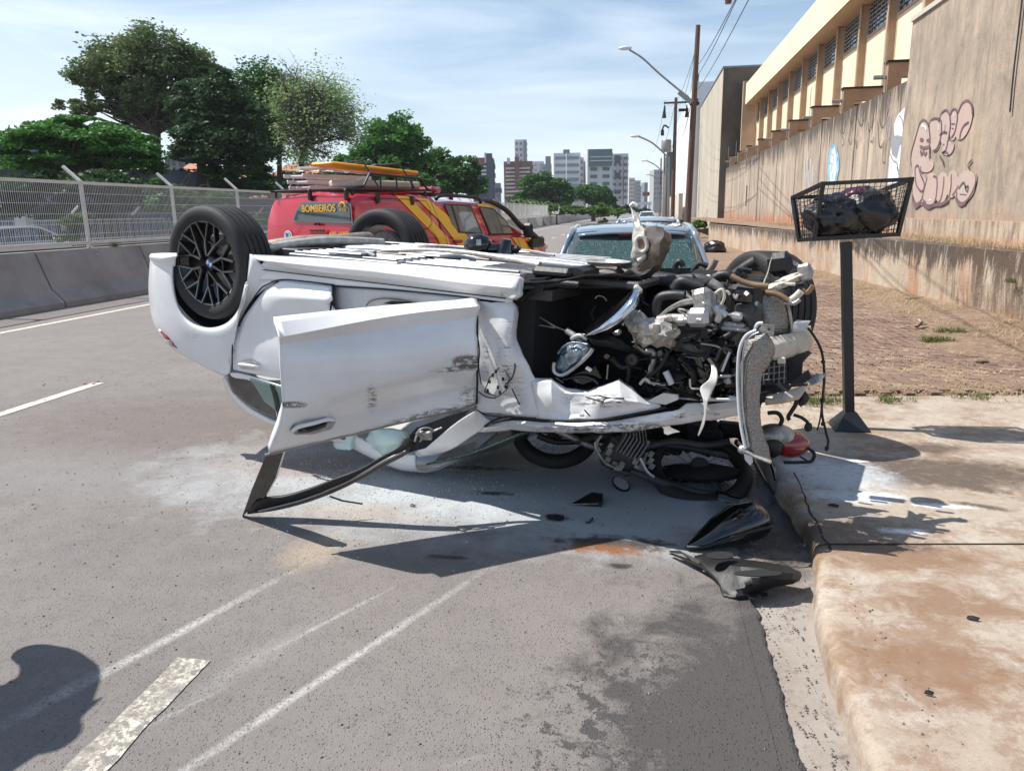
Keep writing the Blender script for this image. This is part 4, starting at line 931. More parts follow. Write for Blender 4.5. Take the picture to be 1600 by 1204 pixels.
tree('wide low bright green tree with layered flat foliage at the far left', 29, 175, (150, 270), [(120, 228, 110, 34), (55, 232, 55, 26), (190, 240, 55, 28), (110, 205, 60, 22), (120, 258, 105, 22), (60, 262, 60, 20), (200, 262, 50, 20)], 46000, .09, 'leaf_bright', 2, r0=.3, flat=.16, clump=.3, fill=.3, per=170)
tree('very dark green tree standing between the domed tree and the sparse one', 33, 320, (315, 250), [(345, 180, 48, 62), (365, 235, 58, 52), (325, 215, 45, 50), (300, 165, 32, 35), (370, 270, 50, 26), (300, 235, 34, 30), (385, 205, 36, 50)], 48000, .10, 'leaf_dark', 3, r0=.3, fill=.5, per=120, clump=.18)
tree('light green thin crowned tree just left of the sparse twiggy one', 42, 440, (437, 240), [(400, 150, 40, 46), (420, 195, 38, 54), (430, 145, 34, 36), (410, 235, 34, 40)], 13000, .10, 'leaf_mid', 4, r0=.2, nb=7, twig=3, flat=.8, fill=.6, clump=.3)
tree('sparse twiggy tree with grey half bare rounded crown behind the pickup', 40, 462, (473, 225), [(485, 168, 66, 62), (525, 190, 46, 56), (475, 215, 58, 48), (515, 165, 50, 52), (450, 170, 44, 56), (540, 215, 30, 42), (480, 250, 50, 30)], 15000, .075, 'leaf_sparse', 5, r0=.22, bark='bark_pale', nb=12, twig=6, flat=.9, fill=.8, clump=.28, per=70)
tree('rounded green tree rising behind the ladders of the pickup', 55, 600, (600, 275), [(612, 215, 44, 34), (590, 240, 38, 28), (635, 240, 34, 30), (560, 262, 40, 22), (600, 268, 60, 24)], 22000, .16, 'leaf_bright', 6, r0=.3, fill=.45, per=130, clump=.2)
tree('dark green domed tree left of the red and navy tower', 62, 705, (705, 295), [(700, 268, 42, 32), (735, 290, 28, 26), (670, 272, 40, 28), (690, 300, 60, 22), (745, 262, 12, 7)], 20000, .17, 'leaf_mid', 7, r0=.3, fill=.45, per=130, clump=.2)
tree('big round green tree in front of the brown banded tower', 110, 850, (850, 312), [(843, 294, 34, 22), (868, 302, 28, 22), (820, 312, 24, 14), (880, 318, 18, 12), (850, 320, 44, 12)], 18000, .28, 'leaf_mid', 8, r0=.5, fill=.4, per=130, clump=.2)
tree('smaller dark round tree in front of the green glass tower', 120, 927, (927, 315), [(925, 306, 28, 15), (940, 314, 20, 10)], 7000, .34, 'leaf_mid', 9, r0=.4, fill=.4)
tree('leafy sapling growing out of the far fence', 66, 940, (940, 350), [(940, 334, 9, 14), (942, 352, 6, 10)], 2500, .14, 'leaf_lime', 10, r0=.06, nb=3, name='young_tree')
tree('low light green trees row under the distant round trees', 95, 870, (870, 335), [(815, 322, 20, 10), (845, 326, 26, 8), (895, 330, 24, 7), (925, 332, 24, 8), (955, 334, 20, 8)], 9000, .25, 'leaf_lime', 11, r0=.12, nb=3)
tree('dark bushes at the foot of the distant towers', 130, 965, (965, 326), [(975, 330, 16, 8), (950, 324, 18, 8), (1000, 331, 16, 5)], 4000, .3, 'leaf_dark', 12, r0=.2, nb=2, name='bush')
tree('light green leafy tree behind the mesh fence, under the dark tree', 24, 275, (275, 330), [(270, 318, 32, 30), (310, 340, 34, 26), (250, 300, 20, 18), (345, 318, 22, 20)], 9000, .075, 'leaf_mid', 13, r0=.08, name='small_tree')
tree('yellow green shrub behind the mesh fence near the parked white car', 21, 118, (118, 360), [(118, 352, 18, 16), (108, 372, 14, 12), (130, 340, 10, 8)], 3500, .06, 'leaf_lime', 14, r0=.04, name='shrub')
tree('green bushes behind the fence just left of the pickup', 32, 400, (400, 370), [(395, 355, 40, 22), (430, 362, 20, 14), (350, 365, 24, 20)], 6000, .09, 'leaf_mid', 15, r0=.08, name='shrub')
tree('bright green bush at the foot of the tall wooden pole', 48, 1062, (1062, 350), [(1062, 351, 8, 7)], 900, .12, 'leaf_lime', 16, r0=.03, nb=2, name='bush')
tree('bright green bush by the end of the low retaining wall', 40, 1092, (1092, 355), [(1092, 354, 10, 8), (1099, 350, 6, 5)], 1200, .1, 'leaf_lime', 17, r0=.03, nb=2, name='bush')
tree('green tree between the two wooden poles', 110, 1063, (1063, 310), [(1062, 296, 9, 12), (1058, 310, 9, 12)], 2500, .3, 'leaf_mid', 18, r0=.2, nb=2)
# ================================================================== SKYLINE
def tower(px0, px1, ytop, D, wall, label, dep=18, bands=None, bmat='b_dark', cols=0, extra=None, pitch=3.1, name='apartment_tower', ybot=None):
    a, c = DP(px0, ytop, D), DP(px1, ytop, D); cx = (a+c)/2; wd = (c-a).length; h = cx.z; t = thing(name, (cx.x, cx.y, 0), label, 'tower')
    ax = Vector((c.x-a.x, c.y-a.y, 0)).normalized(); ay = Vector((-ax.y, ax.x, 0))
    b = MB(); b.box(Vector((cx.x, cx.y, h/2))+ay*dep/2, (wd, dep, h), (ax, ay, AZ)); b.build('wall', M[wall], t)
    b = MB(); z = h-2.2; k = 0
    while z > 6 and z > h-120:
        if cols:
            for j in range(cols):
                xo = -wd/2+(j+.5)*wd/cols; b.box(Vector((cx.x, cx.y, z))+ax*xo-ay*.12, (wd/cols*.55, .5, pitch*.45), (ax, ay, AZ))
        else: b.box(Vector((cx.x, cx.y, z))-ay*.12, (wd*.88, .5, pitch*.42), (ax, ay, AZ))
        for j in range(4): b.box(Vector((cx.x, cx.y, z))+ax*(wd/2+.1)+ay*(dep*(j+.5)/4), (.4, dep/4*.5, pitch*.45), (ax, ay, AZ))
        z -= pitch; k += 1
    b.build('windows', M[bmat], t, kind='stuff')
    if extra:
        for (x0, x1, yt, yb, mt, pr) in extra:
            p, q = DP(x0, yt, D), DP(x1, yb, D); m_ = (p+q)/2; b = MB(); b.box(Vector((m_.x, m_.y, m_.z))-ay*(pr/2)+ay*.5, (abs((q-p).dot(ax)), 1.5+pr, abs(p.z-q.z)), (ax, ay, AZ)); b.build('facade_block', M[mt], t)
    return t
tower(738, 771, 247, 260, 'b_navy', 'dark navy tower with a red block and white balcony bands, leftmost in the skyline', extra=[(738, 757, 247, 258, 'b_red', .6), (760, 771, 241, 345, 'b_navy', 1.2), (757, 760, 239, 255, 'b_white', .9)]+[(752, 760, y_, y_+3, 'b_white', 1.4) for y_ in range(259, 300, 6)], cols=2)
tower(773, 782, 286, 240, 'b_slate', 'small low slate block right of the navy tower', dep=10)
tower(804, 823, 218, 420, 'b_white', 'slim tall white tower above the brown banded one', dep=20, cols=3, bmat='b_slate', extra=[(818, 823, 220, 260, 'b_slate', .6)])
tower(787, 832, 252, 300, 'b_red', 'brown red residential tower with pale horizontal balconies', cols=3, extra=[(790, 828, y_, y_+2.4, 'b_beige', 1.0) for y_ in range(262, 310, 6)]+[(792, 797, 247, 256, 'b_white', .6), (804, 812, 246, 320, 'b_red', 1.6)])
tower(832, 850, 252, 470, 'b_white', 'pale tower between the brown tower and the grey twin', cols=2, bmat='b_grey')
tower(846, 872, 256, 420, 'b_grey', 'grey tower with a raised dark lift shaft', cols=3, bmat='b_slate', extra=[(852, 861, 245, 300, 'b_slate', 1.2)])
tower(865, 907, 239, 340, 'b_white', 'broad white office tower with blue grey glass bands', bmat='b_glass', cols=0, extra=[(880, 890, 234, 240, 'b_slate', .6), (888, 906, 288, 300, 'b_glass', .8), (884, 886, 240, 318, 'b_white', .9)])
tower(905, 920, 246, 380, 'b_beige', 'beige tower squeezed between white office tower and green glass one', cols=2, bmat='b_slate')
tower(918, 957, 233, 330, 'b_white', 'white tower whose upper third is dark green glass', bmat='b_green', cols=2, extra=[(919, 956, 234, 259, 'b_green', 1.4)]+[(922, 955, y_, y_+.8, 'b_white', 1.7) for y_ in (239, 245, 251)])
tower(957, 982, 240, 370, 'b_white', 'white tower with dark blue window panels right of the green glass tower', cols=3, bmat='b_slate', extra=[(960, 969, 243, 255, 'b_navy', .7), (960, 969, 270, 278, 'b_navy', .7), (960, 969, 297, 303, 'b_navy', .7), (973, 975, 246, 320, 'b_dark', .6)])
for i, (a, c, y_, D, wmat, lab) in enumerate(((983, 992, 278, 620, 'b_beige', 'beige distant tower first right of the blue panelled tower'), (990, 1001, 282, 660, 'b_grey', 'grey distant tower, second right of the blue panelled tower'), (1000, 1008, 290, 700, 'b_white', 'small white distant tower left of the red sign'),
        (1007, 1018, 285, 640, 'b_slate', 'slate distant tower behind the red sign'), (1022, 1037, 265, 480, 'b_grey', 'grey tower seen just left of the row of poles'), (1018, 1024, 279, 560, 'b_white', 'narrow pale tower touching the grey one by the poles'), (1056, 1071, 236, 300, 'b_green', 'dark green glass tower between the two wooden poles'), (1048, 1060, 262, 280, 'b_white', 'white block below the green tower between the poles'))):
    tower(a, c, y_, D, wmat, lab, cols=3, bmat='b_slate', dep=15)
b = MB()
for x0, x1 in ((1004, 1009), (1010, 1015)): p, q = DP(x0, 300, 200), DP(x1, 306, 200); b.bx(p.x, q.x, p.y, p.y+.6, q.z, p.z)
b.build('road_sign', M['b_red'], label='tiny dark red overhead sign far down the avenue', cat='sign')
b = MB(); p, q = DP(986, 316, 180), DP(1018, 320, 180); b.bx(p.x, q.x, p.y, p.y+2, q.z, p.z); b.bx(p.x+.3, p.x+.8, p.y, p.y+1, 0, q.z); b.bx(q.x-.8, q.x-.3, p.y, p.y+1, 0, q.z); b.build('footbridge', M['b_white'], label='distant pale footbridge crossing the avenue', cat='bridge')
# houses and sheds behind the left trees
b = MB(); b.bx(-62, -44, 33, 60, 0, 7.0); sh = b.build('dark_shed', M['shed_blue'], label='slate blue corrugated hall at the far left edge', cat='building')
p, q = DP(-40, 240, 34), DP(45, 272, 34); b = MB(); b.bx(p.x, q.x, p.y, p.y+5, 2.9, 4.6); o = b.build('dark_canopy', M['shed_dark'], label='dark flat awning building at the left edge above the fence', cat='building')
b = MB(); b.bar(DP(-40, 253, 33.6), DP(42, 252, 33.6), .12); b.build('light_strip', M['white'], o)
p, q = DP(190, 265, 31), DP(243, 400, 31); b = MB(); b.bx(p.x, q.x, p.y, p.y+4, 0, p.z); b.build('blue_kiosk', M['shed_blue'], label='pale blue painted building block seen through the fence mesh', cat='building')
p, q = DP(96, 300, 33), DP(118, 400, 33)
for x0, x1, yt in ((20, 40, 330), (94, 101, 350)):
    p, q = DP(x0, yt, 30), DP(x1, yt, 30); b = MB(); b.bx(p.x, q.x, p.y, p.y+.4, 0, p.z); b.build('gate_pillar', M['b_white'], label='white pillar seen through the fence above the white car' if x0 == 20 else 'narrow white pillar right of the parked white car behind the fence', cat='pillar')
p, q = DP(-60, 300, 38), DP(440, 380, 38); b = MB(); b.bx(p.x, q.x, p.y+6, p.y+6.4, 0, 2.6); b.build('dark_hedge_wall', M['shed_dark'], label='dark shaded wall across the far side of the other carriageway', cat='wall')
def house(x0, x1, yw, D, wall, lab, roofh=1.6):
    p, q = DP(x0, yw, D), DP(x1, yw, D); z = p.z; t = thing('house', ((p.x+q.x)/2, p.y, 0), lab, 'house'); b = MB(); b.bx(p.x, q.x, p.y, p.y+8, 0, z); b.build('wall', M[wall], t)
    b = MB(); b.prism([(p.x-.5, p.y-.6, z-.1), (q.x+.5, p.y-.6, z-.1), (q.x-.5, p.y+3.5, z+roofh), (p.x+.5, p.y+3.5, z+roofh)], (0, .3, .15)); b.build('roof', M['tile_roof'], t)
    n_ = max(2, int((q.x-p.x)/2.2))
    for k in range(n_):
        xx = p.x+(k+.5)*(q.x-p.x)/n_; b = MB(); b.bx(xx-.5, xx+.5, p.y-.05, p.y+.02, z-1.7, z-.5); f_ = b.build('window', M['b_slate'], t)
    return t
house(318, 375, 293, 52, 'b_white', 'white house with red tiled roof between the third and fourth fence posts'); house(395, 450, 306, 48, 'b_white', 'white house under red tiles just left of the pickup', 1.9)
house(430, 560, 292, 85, 'b_beige', 'house with orange tiled roof seen under the sparse tree', 2.6); house(262, 320, 284, 85, 'b_grey', 'pale roofed house glimpsed under the limbs of the domed tree', 2); house(150, 260, 302, 70, 'b_grey', 'grey house hidden in the shade behind the wide green tree', 2)
tower(256, 275, 240, 180, 'b_slate', 'grey apartment block glimpsed through the limbs of the domed tree', cols=2); tower(278, 302, 250, 200, 'b_red', 'brick coloured block glimpsed beside the dark tree', cols=2)
tree('dark mass of shaded shrubs behind the far side fence under the wide tree', 27, 120, (120, 330), [(60, 300, 60, 26), (160, 300, 60, 30), (215, 315, 30, 34), (110, 335, 45, 18), (20, 330, 40, 30)], 16000, .10, 'leaf_dark', 19, r0=.1, name='shrub')
tree('dark green trees filling the gap under the sparse tree', 46, 480, (480, 300), [(455, 290, 34, 20), (510, 288, 34, 18), (545, 290, 26, 18), (400, 298, 34, 18)], 9000, .13, 'leaf_dark', 20, r0=.12, name='small_tree')
tree('green crown lying low behind the ladders, right of the sparse tree', 50, 560, (560, 300), [(555, 268, 30, 18), (585, 285, 40, 18), (640, 290, 40, 18)], 7000, .16, 'leaf_mid', 22, r0=.12, name='small_tree')

tree('dark leafy trees standing close behind the fence between its second and fourth posts', 38, 330, (330, 320), [(300, 290, 40, 22), (350, 300, 40, 22), (395, 300, 34, 22), (270, 280, 22, 22)], 9000, .11, 'leaf_dark', 23, r0=.12, name='small_tree')
# ================================================================== VEHICLES
def hull(b, stations):
    rows = []
    for y, sec in stations:
        rows.append([Vector((x, y, z)) for x, z in sec]+[Vector((-x, y, z)) for x, z in reversed(sec) if x > 1e-6])
    b.grid(rows)
    n_ = len(rows[0]); k0 = len(b.v)-len(rows)*n_
    b.f.append([k0+i for i in range(n_)][::-1]); b.m.append(b.mi); b.f.append([k0+(len(rows)-1)*n_+i for i in range(n_)]); b.m.append(b.mi)
    return b
def wheel_simple(parent, x, y, r, wd, side, rim='alu_bright'):
    b = MB(); c = Vector((x, y, r)); ax = Vector((side, 0, 0))
    b.lathe([(r*.62, -wd/2), (r*.9, -wd/2), (r, -wd*.35), (r, wd*.35), (r*.9, wd/2), (r*.62, wd/2)], c, ax, 22); o = b.build('wheel', M['tyre'], parent, local=True, smooth=40)
    b = MB(); b.lathe([(0, wd*.3), (r*.15, wd*.36), (r*.2, wd*.30), (r*.58, wd*.28), (r*.63, wd*.46)], c, ax, 22); q = b.build('rim', M[rim], o, local=True, smooth=40)
    return o
# ---------------- fire brigade pickup
hd = -R(22.4); po = Vector((-3.70, 10.02, 0)); ff = Vector((math.sin(R(22.4)), math.cos(R(22.4)), 0)); rr_ = Vector((ff.y, -ff.x, 0))
pk = thing('fire_pickup', po-rr_*.925, 'red fire brigade pickup with yellow diagonal stripes and ladders on its roof rack', 'pickup', rz=hd)
def SS(px, py):
    q = PL(px, py, po, rr_)-po; return q.dot(ff), q.z
def RR(px, py):
    q = PL(px, py, po-ff*.12, ff)-po; return q.dot(rr_)+.925, q.z
def sx(z): return .928 if z < 1.24 else .928-(z-1.24)*.17
b = MB()
low = lambda w_, zt, zb=.42: [(w_-.12, zb), (w_-.01, zb+.12), (w_, .75), (w_, 1.0), (w_-.003, min(zt-.02, 1.2)), (w_-.02, zt), (0, zt+.03)]
hull(b, [(-.16, low(.84, 1.12, .5)), (-.10, low(.90, 1.24)), (.1, low(.925, 1.25)), (1.7, low(.925, 1.25)), (3.9, low(.925, 1.24)), (4.25, low(.915, 1.16)), (4.8, low(.90, 1.09)), (5.15, low(.86, 1.02)), (5.32, low(.76, .92)), (5.38, low(.66, .80))])
b.build('body', M['fire_red'], pk, local=True, smooth=35)
for y in (.75, 4.25):
    for sd in (-1, 1):
        b = MB(); b.lathe([(.46, -.09), (.46, .0)], (sd*.845, y, .42), (sd, 0, 0), 20); b.lathe([(0, 0.0), (.46, .0)], (sd*.93, y, .42), (sd, 0, 0), 20); b.build('wheel_arch', M['well'], pk, local=True)
        wheel_simple(pk, sd*.80, y, .37, .24, sd)
def sec_top(w0, z0, z1, k=.17): return [(w0, z0), (w0-(z1-.12-z0)*k, z1-.12), (w0-(z1-z0)*k-.05, z1-.03), (w0-.28, z1), (0, z1+.03)]
b = MB(); hull(b, [(-.13, sec_top(.88, 1.24, 1.34)), (-.10, sec_top(.90, 1.24, 1.66)), (-.03, sec_top(.91, 1.24, 1.85)), (.08, sec_top(.925, 1.24, 1.90)), (1.6, sec_top(.925, 1.24, 1.885)), (1.74, sec_top(.92, 1.24, 1.87))]); b.build('canopy', M['fire_red'], pk, local=True, smooth=30)
b = MB(); hull(b, [(1.76, sec_top(.925, 1.24, 1.80)), (2.2, sec_top(.925, 1.24, 1.82)), (2.95, sec_top(.925, 1.24, 1.79)), (3.25, sec_top(.92, 1.24, 1.72)), (3.8, sec_top(.91, 1.22, 1.47)), (4.28, sec_top(.88, 1.18, 1.32))]); b.build('cab', M['fire_red'], pk, local=True, smooth=30)
def decal(pts, mat, name, off=.006, parent=None, th=.004):
    P = [SS(*p) for p in pts]
    b = MB(); bm_ = bmesh.new()
    vs = [bm_.verts.new((0, s, z)) for s, z in P]; f_ = bm_.faces.new(vs); bmesh.ops.triangulate(bm_, faces=[f_])
    for zc in (1.0, 1.24, 1.4, 1.75):
        bmesh.ops.bisect_plane(bm_, geom=bm_.verts[:]+bm_.edges[:]+bm_.faces[:], plane_co=(0, 0, zc), plane_no=(0, 0, 1))
    bm_.verts.index_update(); v2 = [(sx(v.co.z)+off, v.co.y, v.co.z) for v in bm_.verts]; b.add(v2, [[q.index for q in f.verts] for f in bm_.faces]); bm_.free()
    return b.build(name, M[mat] if isinstance(mat, str) else mat, parent or pk, local=True)
decal([(627, 305.5), (646, 306.5), (700, 372), (706, 398), (696, 398), (685, 374)], 'fire_yellow', 'yellow_stripe')
decal([(657, 308), (676, 311), (700, 333), (735, 376), (748, 398), (724, 398), (707, 372), (690, 345)], 'fire_yellow', 'yellow_stripe', .007)
decal([(799, 371), (815, 371), (836, 398), (820, 398)], 'fire_yellow', 'yellow_stripe'); decal([(820, 371), (825, 371), (848, 398), (840, 398)], 'fire_yellow', 'yellow_stripe')
decal([(752, 318), (778, 320), (790, 328), (776, 324), (753, 322)], 'fire_yellow', 'yellow_stripe')
for q in ([(698, 318), (741, 320), (754, 366), (716, 364)], [(753, 322), (775, 325), (790, 341), (804, 366), (765, 367)]): decal(q, 'blackplastic', 'window_surround', .009)
for q in ([(712, 321), (739, 322), (751, 364), (719, 362)], [(701, 320), (709, 321), (716, 361), (708, 350)], [(755, 324), (774, 327), (789, 343), (801, 364), (766, 365)]): decal(q, 'carglass', 'side_window', .014)
def groove(pts, w_=.011, nm='panel_gap', mat='seam', off=.0075):
    P = [SS(*p) for p in pts]; P = [Vector((0, s, z)) for s, z in P]; P2 = []
    for p, q in zip(P, P[1:]):
        for k in range(4): P2.append(p.lerp(q, k/4))
    P2.append(P[-1]); rows = []
    for i, p in enumerate(P2):
        d = (P2[min(i+1, len(P2)-1)]-P2[max(i-1, 0)]).normalized(); nn = Vector((0, -d.z, d.y))*w_/2
        rows.append([Vector((sx(p.z)+off, (p+nn).y, (p+nn).z)), Vector((sx(p.z)+off, (p-nn).y, (p-nn).z))])
    MB().grid(rows).build(nm, M[mat], pk, local=True)
groove([(583, 309), (640, 311), (672, 314), (677, 325), (677, 350), (670, 357), (655, 358)]); groove([(700, 388), (690, 350), (683, 325), (679, 314)]); groove([(762, 388), (760, 366), (750, 322)]); groove([(815, 392), (806, 368)])
for px, py in ((597, 303), (650, 307)):
    s_, z_ = SS(px, py+6); b = MB(); b.box((sx(z_)+.015, s_, z_), (.04, .06, .13)); b.build('canopy_latch', M['blackplastic'], pk, local=True)
for px in (715, 775): s_, z_ = SS(px, 377); b = MB(); b.box((.945, s_, z_), (.05, .2, .05), bev=.015); b.build('door_handle', M['fire_red'], pk, local=True)
# snorkel and mirror
b = MB(); pts = [SS(*p) for p in ((762, 313), (778, 318), (795, 330), (812, 352), (825, 362), (842, 378))]; P = [Vector((sx(z)+.03, s, z)) for s, z in pts]; b.tube(P, [.035, .04, .045, .05, .05, .06], 8, smooth=True)
s_, z_ = SS(838, 378); b.box((.96, s_-.05, z_), (.10, .5, .2), bev=.04); b.build('snorkel', M['blackplastic'], pk, local=True, smooth=40)
s_, z_ = SS(818, 360); b = MB(); b.box((1.02, s_, z_), (.2, .10, .26), bev=.04); b.build('wing_mirror', M['blackplastic'], pk, local=True)
s_, z_ = SS(857, 383); b = MB(); b.box((.70, s_+.02, z_-.02), (.30, .28, .15), bev=.05); b.build('headlight', M['lampglass'], pk, local=True)
# rear face
def rq(pts, off, mat, name):
    b = MB(); P = []
    for p in pts:
        x, z = RR(*p); P.append((x, -.125-off+max(0, z-1.3)*.07, z))
    b.add(P, [tuple(range(len(P)))]); return b.build(name, M[mat], pk, local=True)
rq([(457, 346), (463, 326), (471, 315), (538, 314), (548, 320), (552, 349)][::-1], .018, 'rimedge', 'rear_window_seal')
rq([(460, 344), (466, 326), (473, 317.5), (537, 317), (546, 322), (549, 346)][::-1], .026, 'carglass', 'rear_window')
def rtext(txt, size, px, py, mat, wd):
    x, z = RR(px, py); Mw = world_of(pk); c = Mw @ Vector((x, -.165+max(0, z-1.3)*.07, z)); put_text(txt, size, c, rr_, AZ, mat, pk, 'lettering', wd)
rtext('BOMBEIROS', .135, 499, 326, M['fire_yellow'], .64); rtext('193', .05, 537, 328, M['fire_yellow'], .11); rtext('ABS 15832', .085, 534, 366, M['fire_yellow'], .40)
x, z = RR(537, 322); b = MB(); b.tube([(x-.055, -.15, z-.01), (x-.04, -.15, z+.03), (x, -.15, z+.045), (x+.04, -.15, z+.03), (x+.055, -.15, z-.01)], .012, 6, smooth=True); b.build('phone_symbol', M['fire_yellow'], pk, local=True)
x, z = RR(452.5, 369)
for r_, mt, of in ((.082, 'white', 0), (.066, 'g_grey', .004), (.052, 'white', .008)): b = MB(); b.lathe([(0, 0), (r_, 0), (r_, -.004)], (x, -.148-of, z), (0, -1, 0), 20); b.build('round_badge', M[mt], pk, local=True)
b = MB(); b.box((x, -.166, z), (.05, .004, .06)); b.box((x, -.167, z+.035), (.07, .004, .015)); b.build('badge_crest', M['blue'], pk, local=True)
b = MB(); b.box((x+.62, -.15, 1.36), (.34, .03, .07), bev=.01); b.build('tailgate_handle', M['fire_red'], pk, local=True); b = MB(); b.box((x+.62, -.17, 1.40), (.30, .01, .02)); b.build('handle_recess', M['seam'], pk, local=True)
b = MB(); b.box((0, -.155, 1.235), (1.74, .02, .015)); b.build('panel_gap', M['seam'], pk, local=True)
b = MB(); b.box((.02, -.165, 1.05), (.6, .02, .16), bev=.006); b.build('number_plate', M['plate'], pk, local=True)
for sd in (-1, 1): b = MB(); b.box((sd*.82, -.13, .98), (.16, .1, .38), bev=.03); b.build('tail_light', M['red_lens'], pk, local=True)
b = MB(); b.box((0, -.22, .60), (1.7, .22, .16), bev=.04); b.build('rear_bumper', M['rimedge'], pk, local=True)
for px in (480, 537):
    x, z = RR(px, 304); b = MB(); b.box((x, -.07, z), (.05, .06, .15), bev=.01); b.build('window_hinge', M['blackplastic'], pk, local=True)
x, z = RR(499, 350); b = MB(); b.tube([(x-.03, -.15, z), (x-.03, -.18, z)], .018, 8); b.tube([(x+.03, -.15, z), (x+.03, -.18, z)], .018, 8); b.build('window_lock', M['blackplastic'], pk, local=True)
# light bar and roof rails
b = MB(); b.box((0, 2.05, 1.97), (1.3, .26, .10), bev=.04); b.build('light_bar', M['red_lens'], pk, local=True, smooth=40)
b = MB(); b.box((0, 2.05, 1.90), (1.0, .2, .06)); b.build('light_bar_base', M['blackplastic'], pk, local=True)
for sd in (-1, 1): b = MB(); b.tube([(sd*.72, 1.9, 1.82), (sd*.72, 2.1, 1.88), (sd*.72, 3.0, 1.85), (sd*.72, 3.15, 1.76)], .03, 8, smooth=True); b.build('roof_rail', M['blackplastic'], pk, local=True)
# rack
b = MB()
for sd in (-1, 1):
    b.tube([(sd*.72, -.05, 1.95), (sd*.74, .25, 1.99), (sd*.74, .38, 2.16), (sd*.74, 1.5, 2.12), (sd*.74, 1.65, 1.98), (sd*.74, 1.75, 1.95)], .018, 8, smooth=False)
    b.tube([(sd*.74, -.1, 1.95), (sd*.74, 1.75, 1.95)], .018, 8)
    for y in (.6, .95, 1.3): b.tube([(sd*.74, y, 1.93), (sd*.74, y, 2.15)], .014, 6)
    for y in (0, .85, 1.6): b.tube([(sd*.74, y, 1.95), (sd*.76, y, 1.86)], .02, 6)
for k in range(9): y = -.05+k*.22; b.tube([(-.74, y, 1.955), (.74, y, 1.955)], .012, 6)
b.build('roof_rack', M['blackplastic'], pk, local=True)
# load on the rack: separate things
Mw = world_of(pk)
def rack_thing(b, name, mat, label, cat, group=None):
    b.v = [Mw @ v for v in b.v]; return b.build(name, M[mat], label=label, cat=cat, group=group, smooth=50)
def ladder_(y0, y1, x0, wd, z, label):
    t = thing('ladder', Mw @ Vector((x0, y0, z)), label, 'ladder', 'aluminium ladders strapped on the pickup roof')
    for sd in (0, 1):
        b = MB(); b.box((x0+sd*wd, (y0+y1)/2, z), (.025, y1-y0, .05), bev=.006); b.v = [Mw @ v for v in b.v]; b.build('rail', M['ladder_alu'], t)
    n_ = int((y1-y0)/.26)
    for k in range(n_):
        b = MB(); b.tube([(x0, y0+.13+k*.26, z), (x0+wd, y0+.13+k*.26, z)], .016, 6); b.v = [Mw @ v for v in b.v]; b.build('rung', M['ladder_alu'], t)
ladder_(.12, 1.65, -.60, .42, 2.0, 'lowest aluminium ladder on the pickup rack, left side'); ladder_(.08, 1.55, -.58, .40, 2.08, 'middle aluminium ladder in the stack on the pickup rack'); ladder_(.02, 1.45, -.58, .38, 2.16, 'topmost aluminium ladder sticking out over the pickup tailgate')
b = MB(); b.box((.35, .95, 2.03), (.50, 1.5, .11), bev=.03); rack_thing(b, 'equipment_case', 'crate_tan', 'long tan case lashed on the right side of the pickup rack', 'case')
b = MB(); b.tube([(-.3, .05, 2.25), (-.2, .5, 2.27), (.0, 1.5, 2.22)], .05, 8, flat=.7); rack_thing(b, 'rescue_pole', 'ladder_alu', 'thick pale pole lying on top of the ladder stack', 'pole')
b = MB(); b.box((.25, .9, 2.26), (.42, 1.9, .055), ax=(AX, Vector((0, 1, -.035)).normalized(), Vector((0, .035, 1)).normalized()), bev=.026); rack_thing(b, 'spinal_board', 'board_orange', 'orange rescue board on top of the pickup roof load', 'rescue board')
for y in (.45, 1.25):
    b = MB(); b.tube([(-.76, y, 1.96), (-.72, y+.02, 2.27), (0, y+.05, 2.33), (.5, y+.06, 2.35), (.76, y+.08, 1.98)], .014, 6); b.box((.05, y+.05, 2.31), (.14, .12, .09), bev=.02); rack_thing(b, 'lashing_strap', 'blackcable', 'dark strap with clamp over the roof load, nearer the tailgate' if y < 1 else 'dark strap with clamp over the roof load, nearer the cab', 'strap')

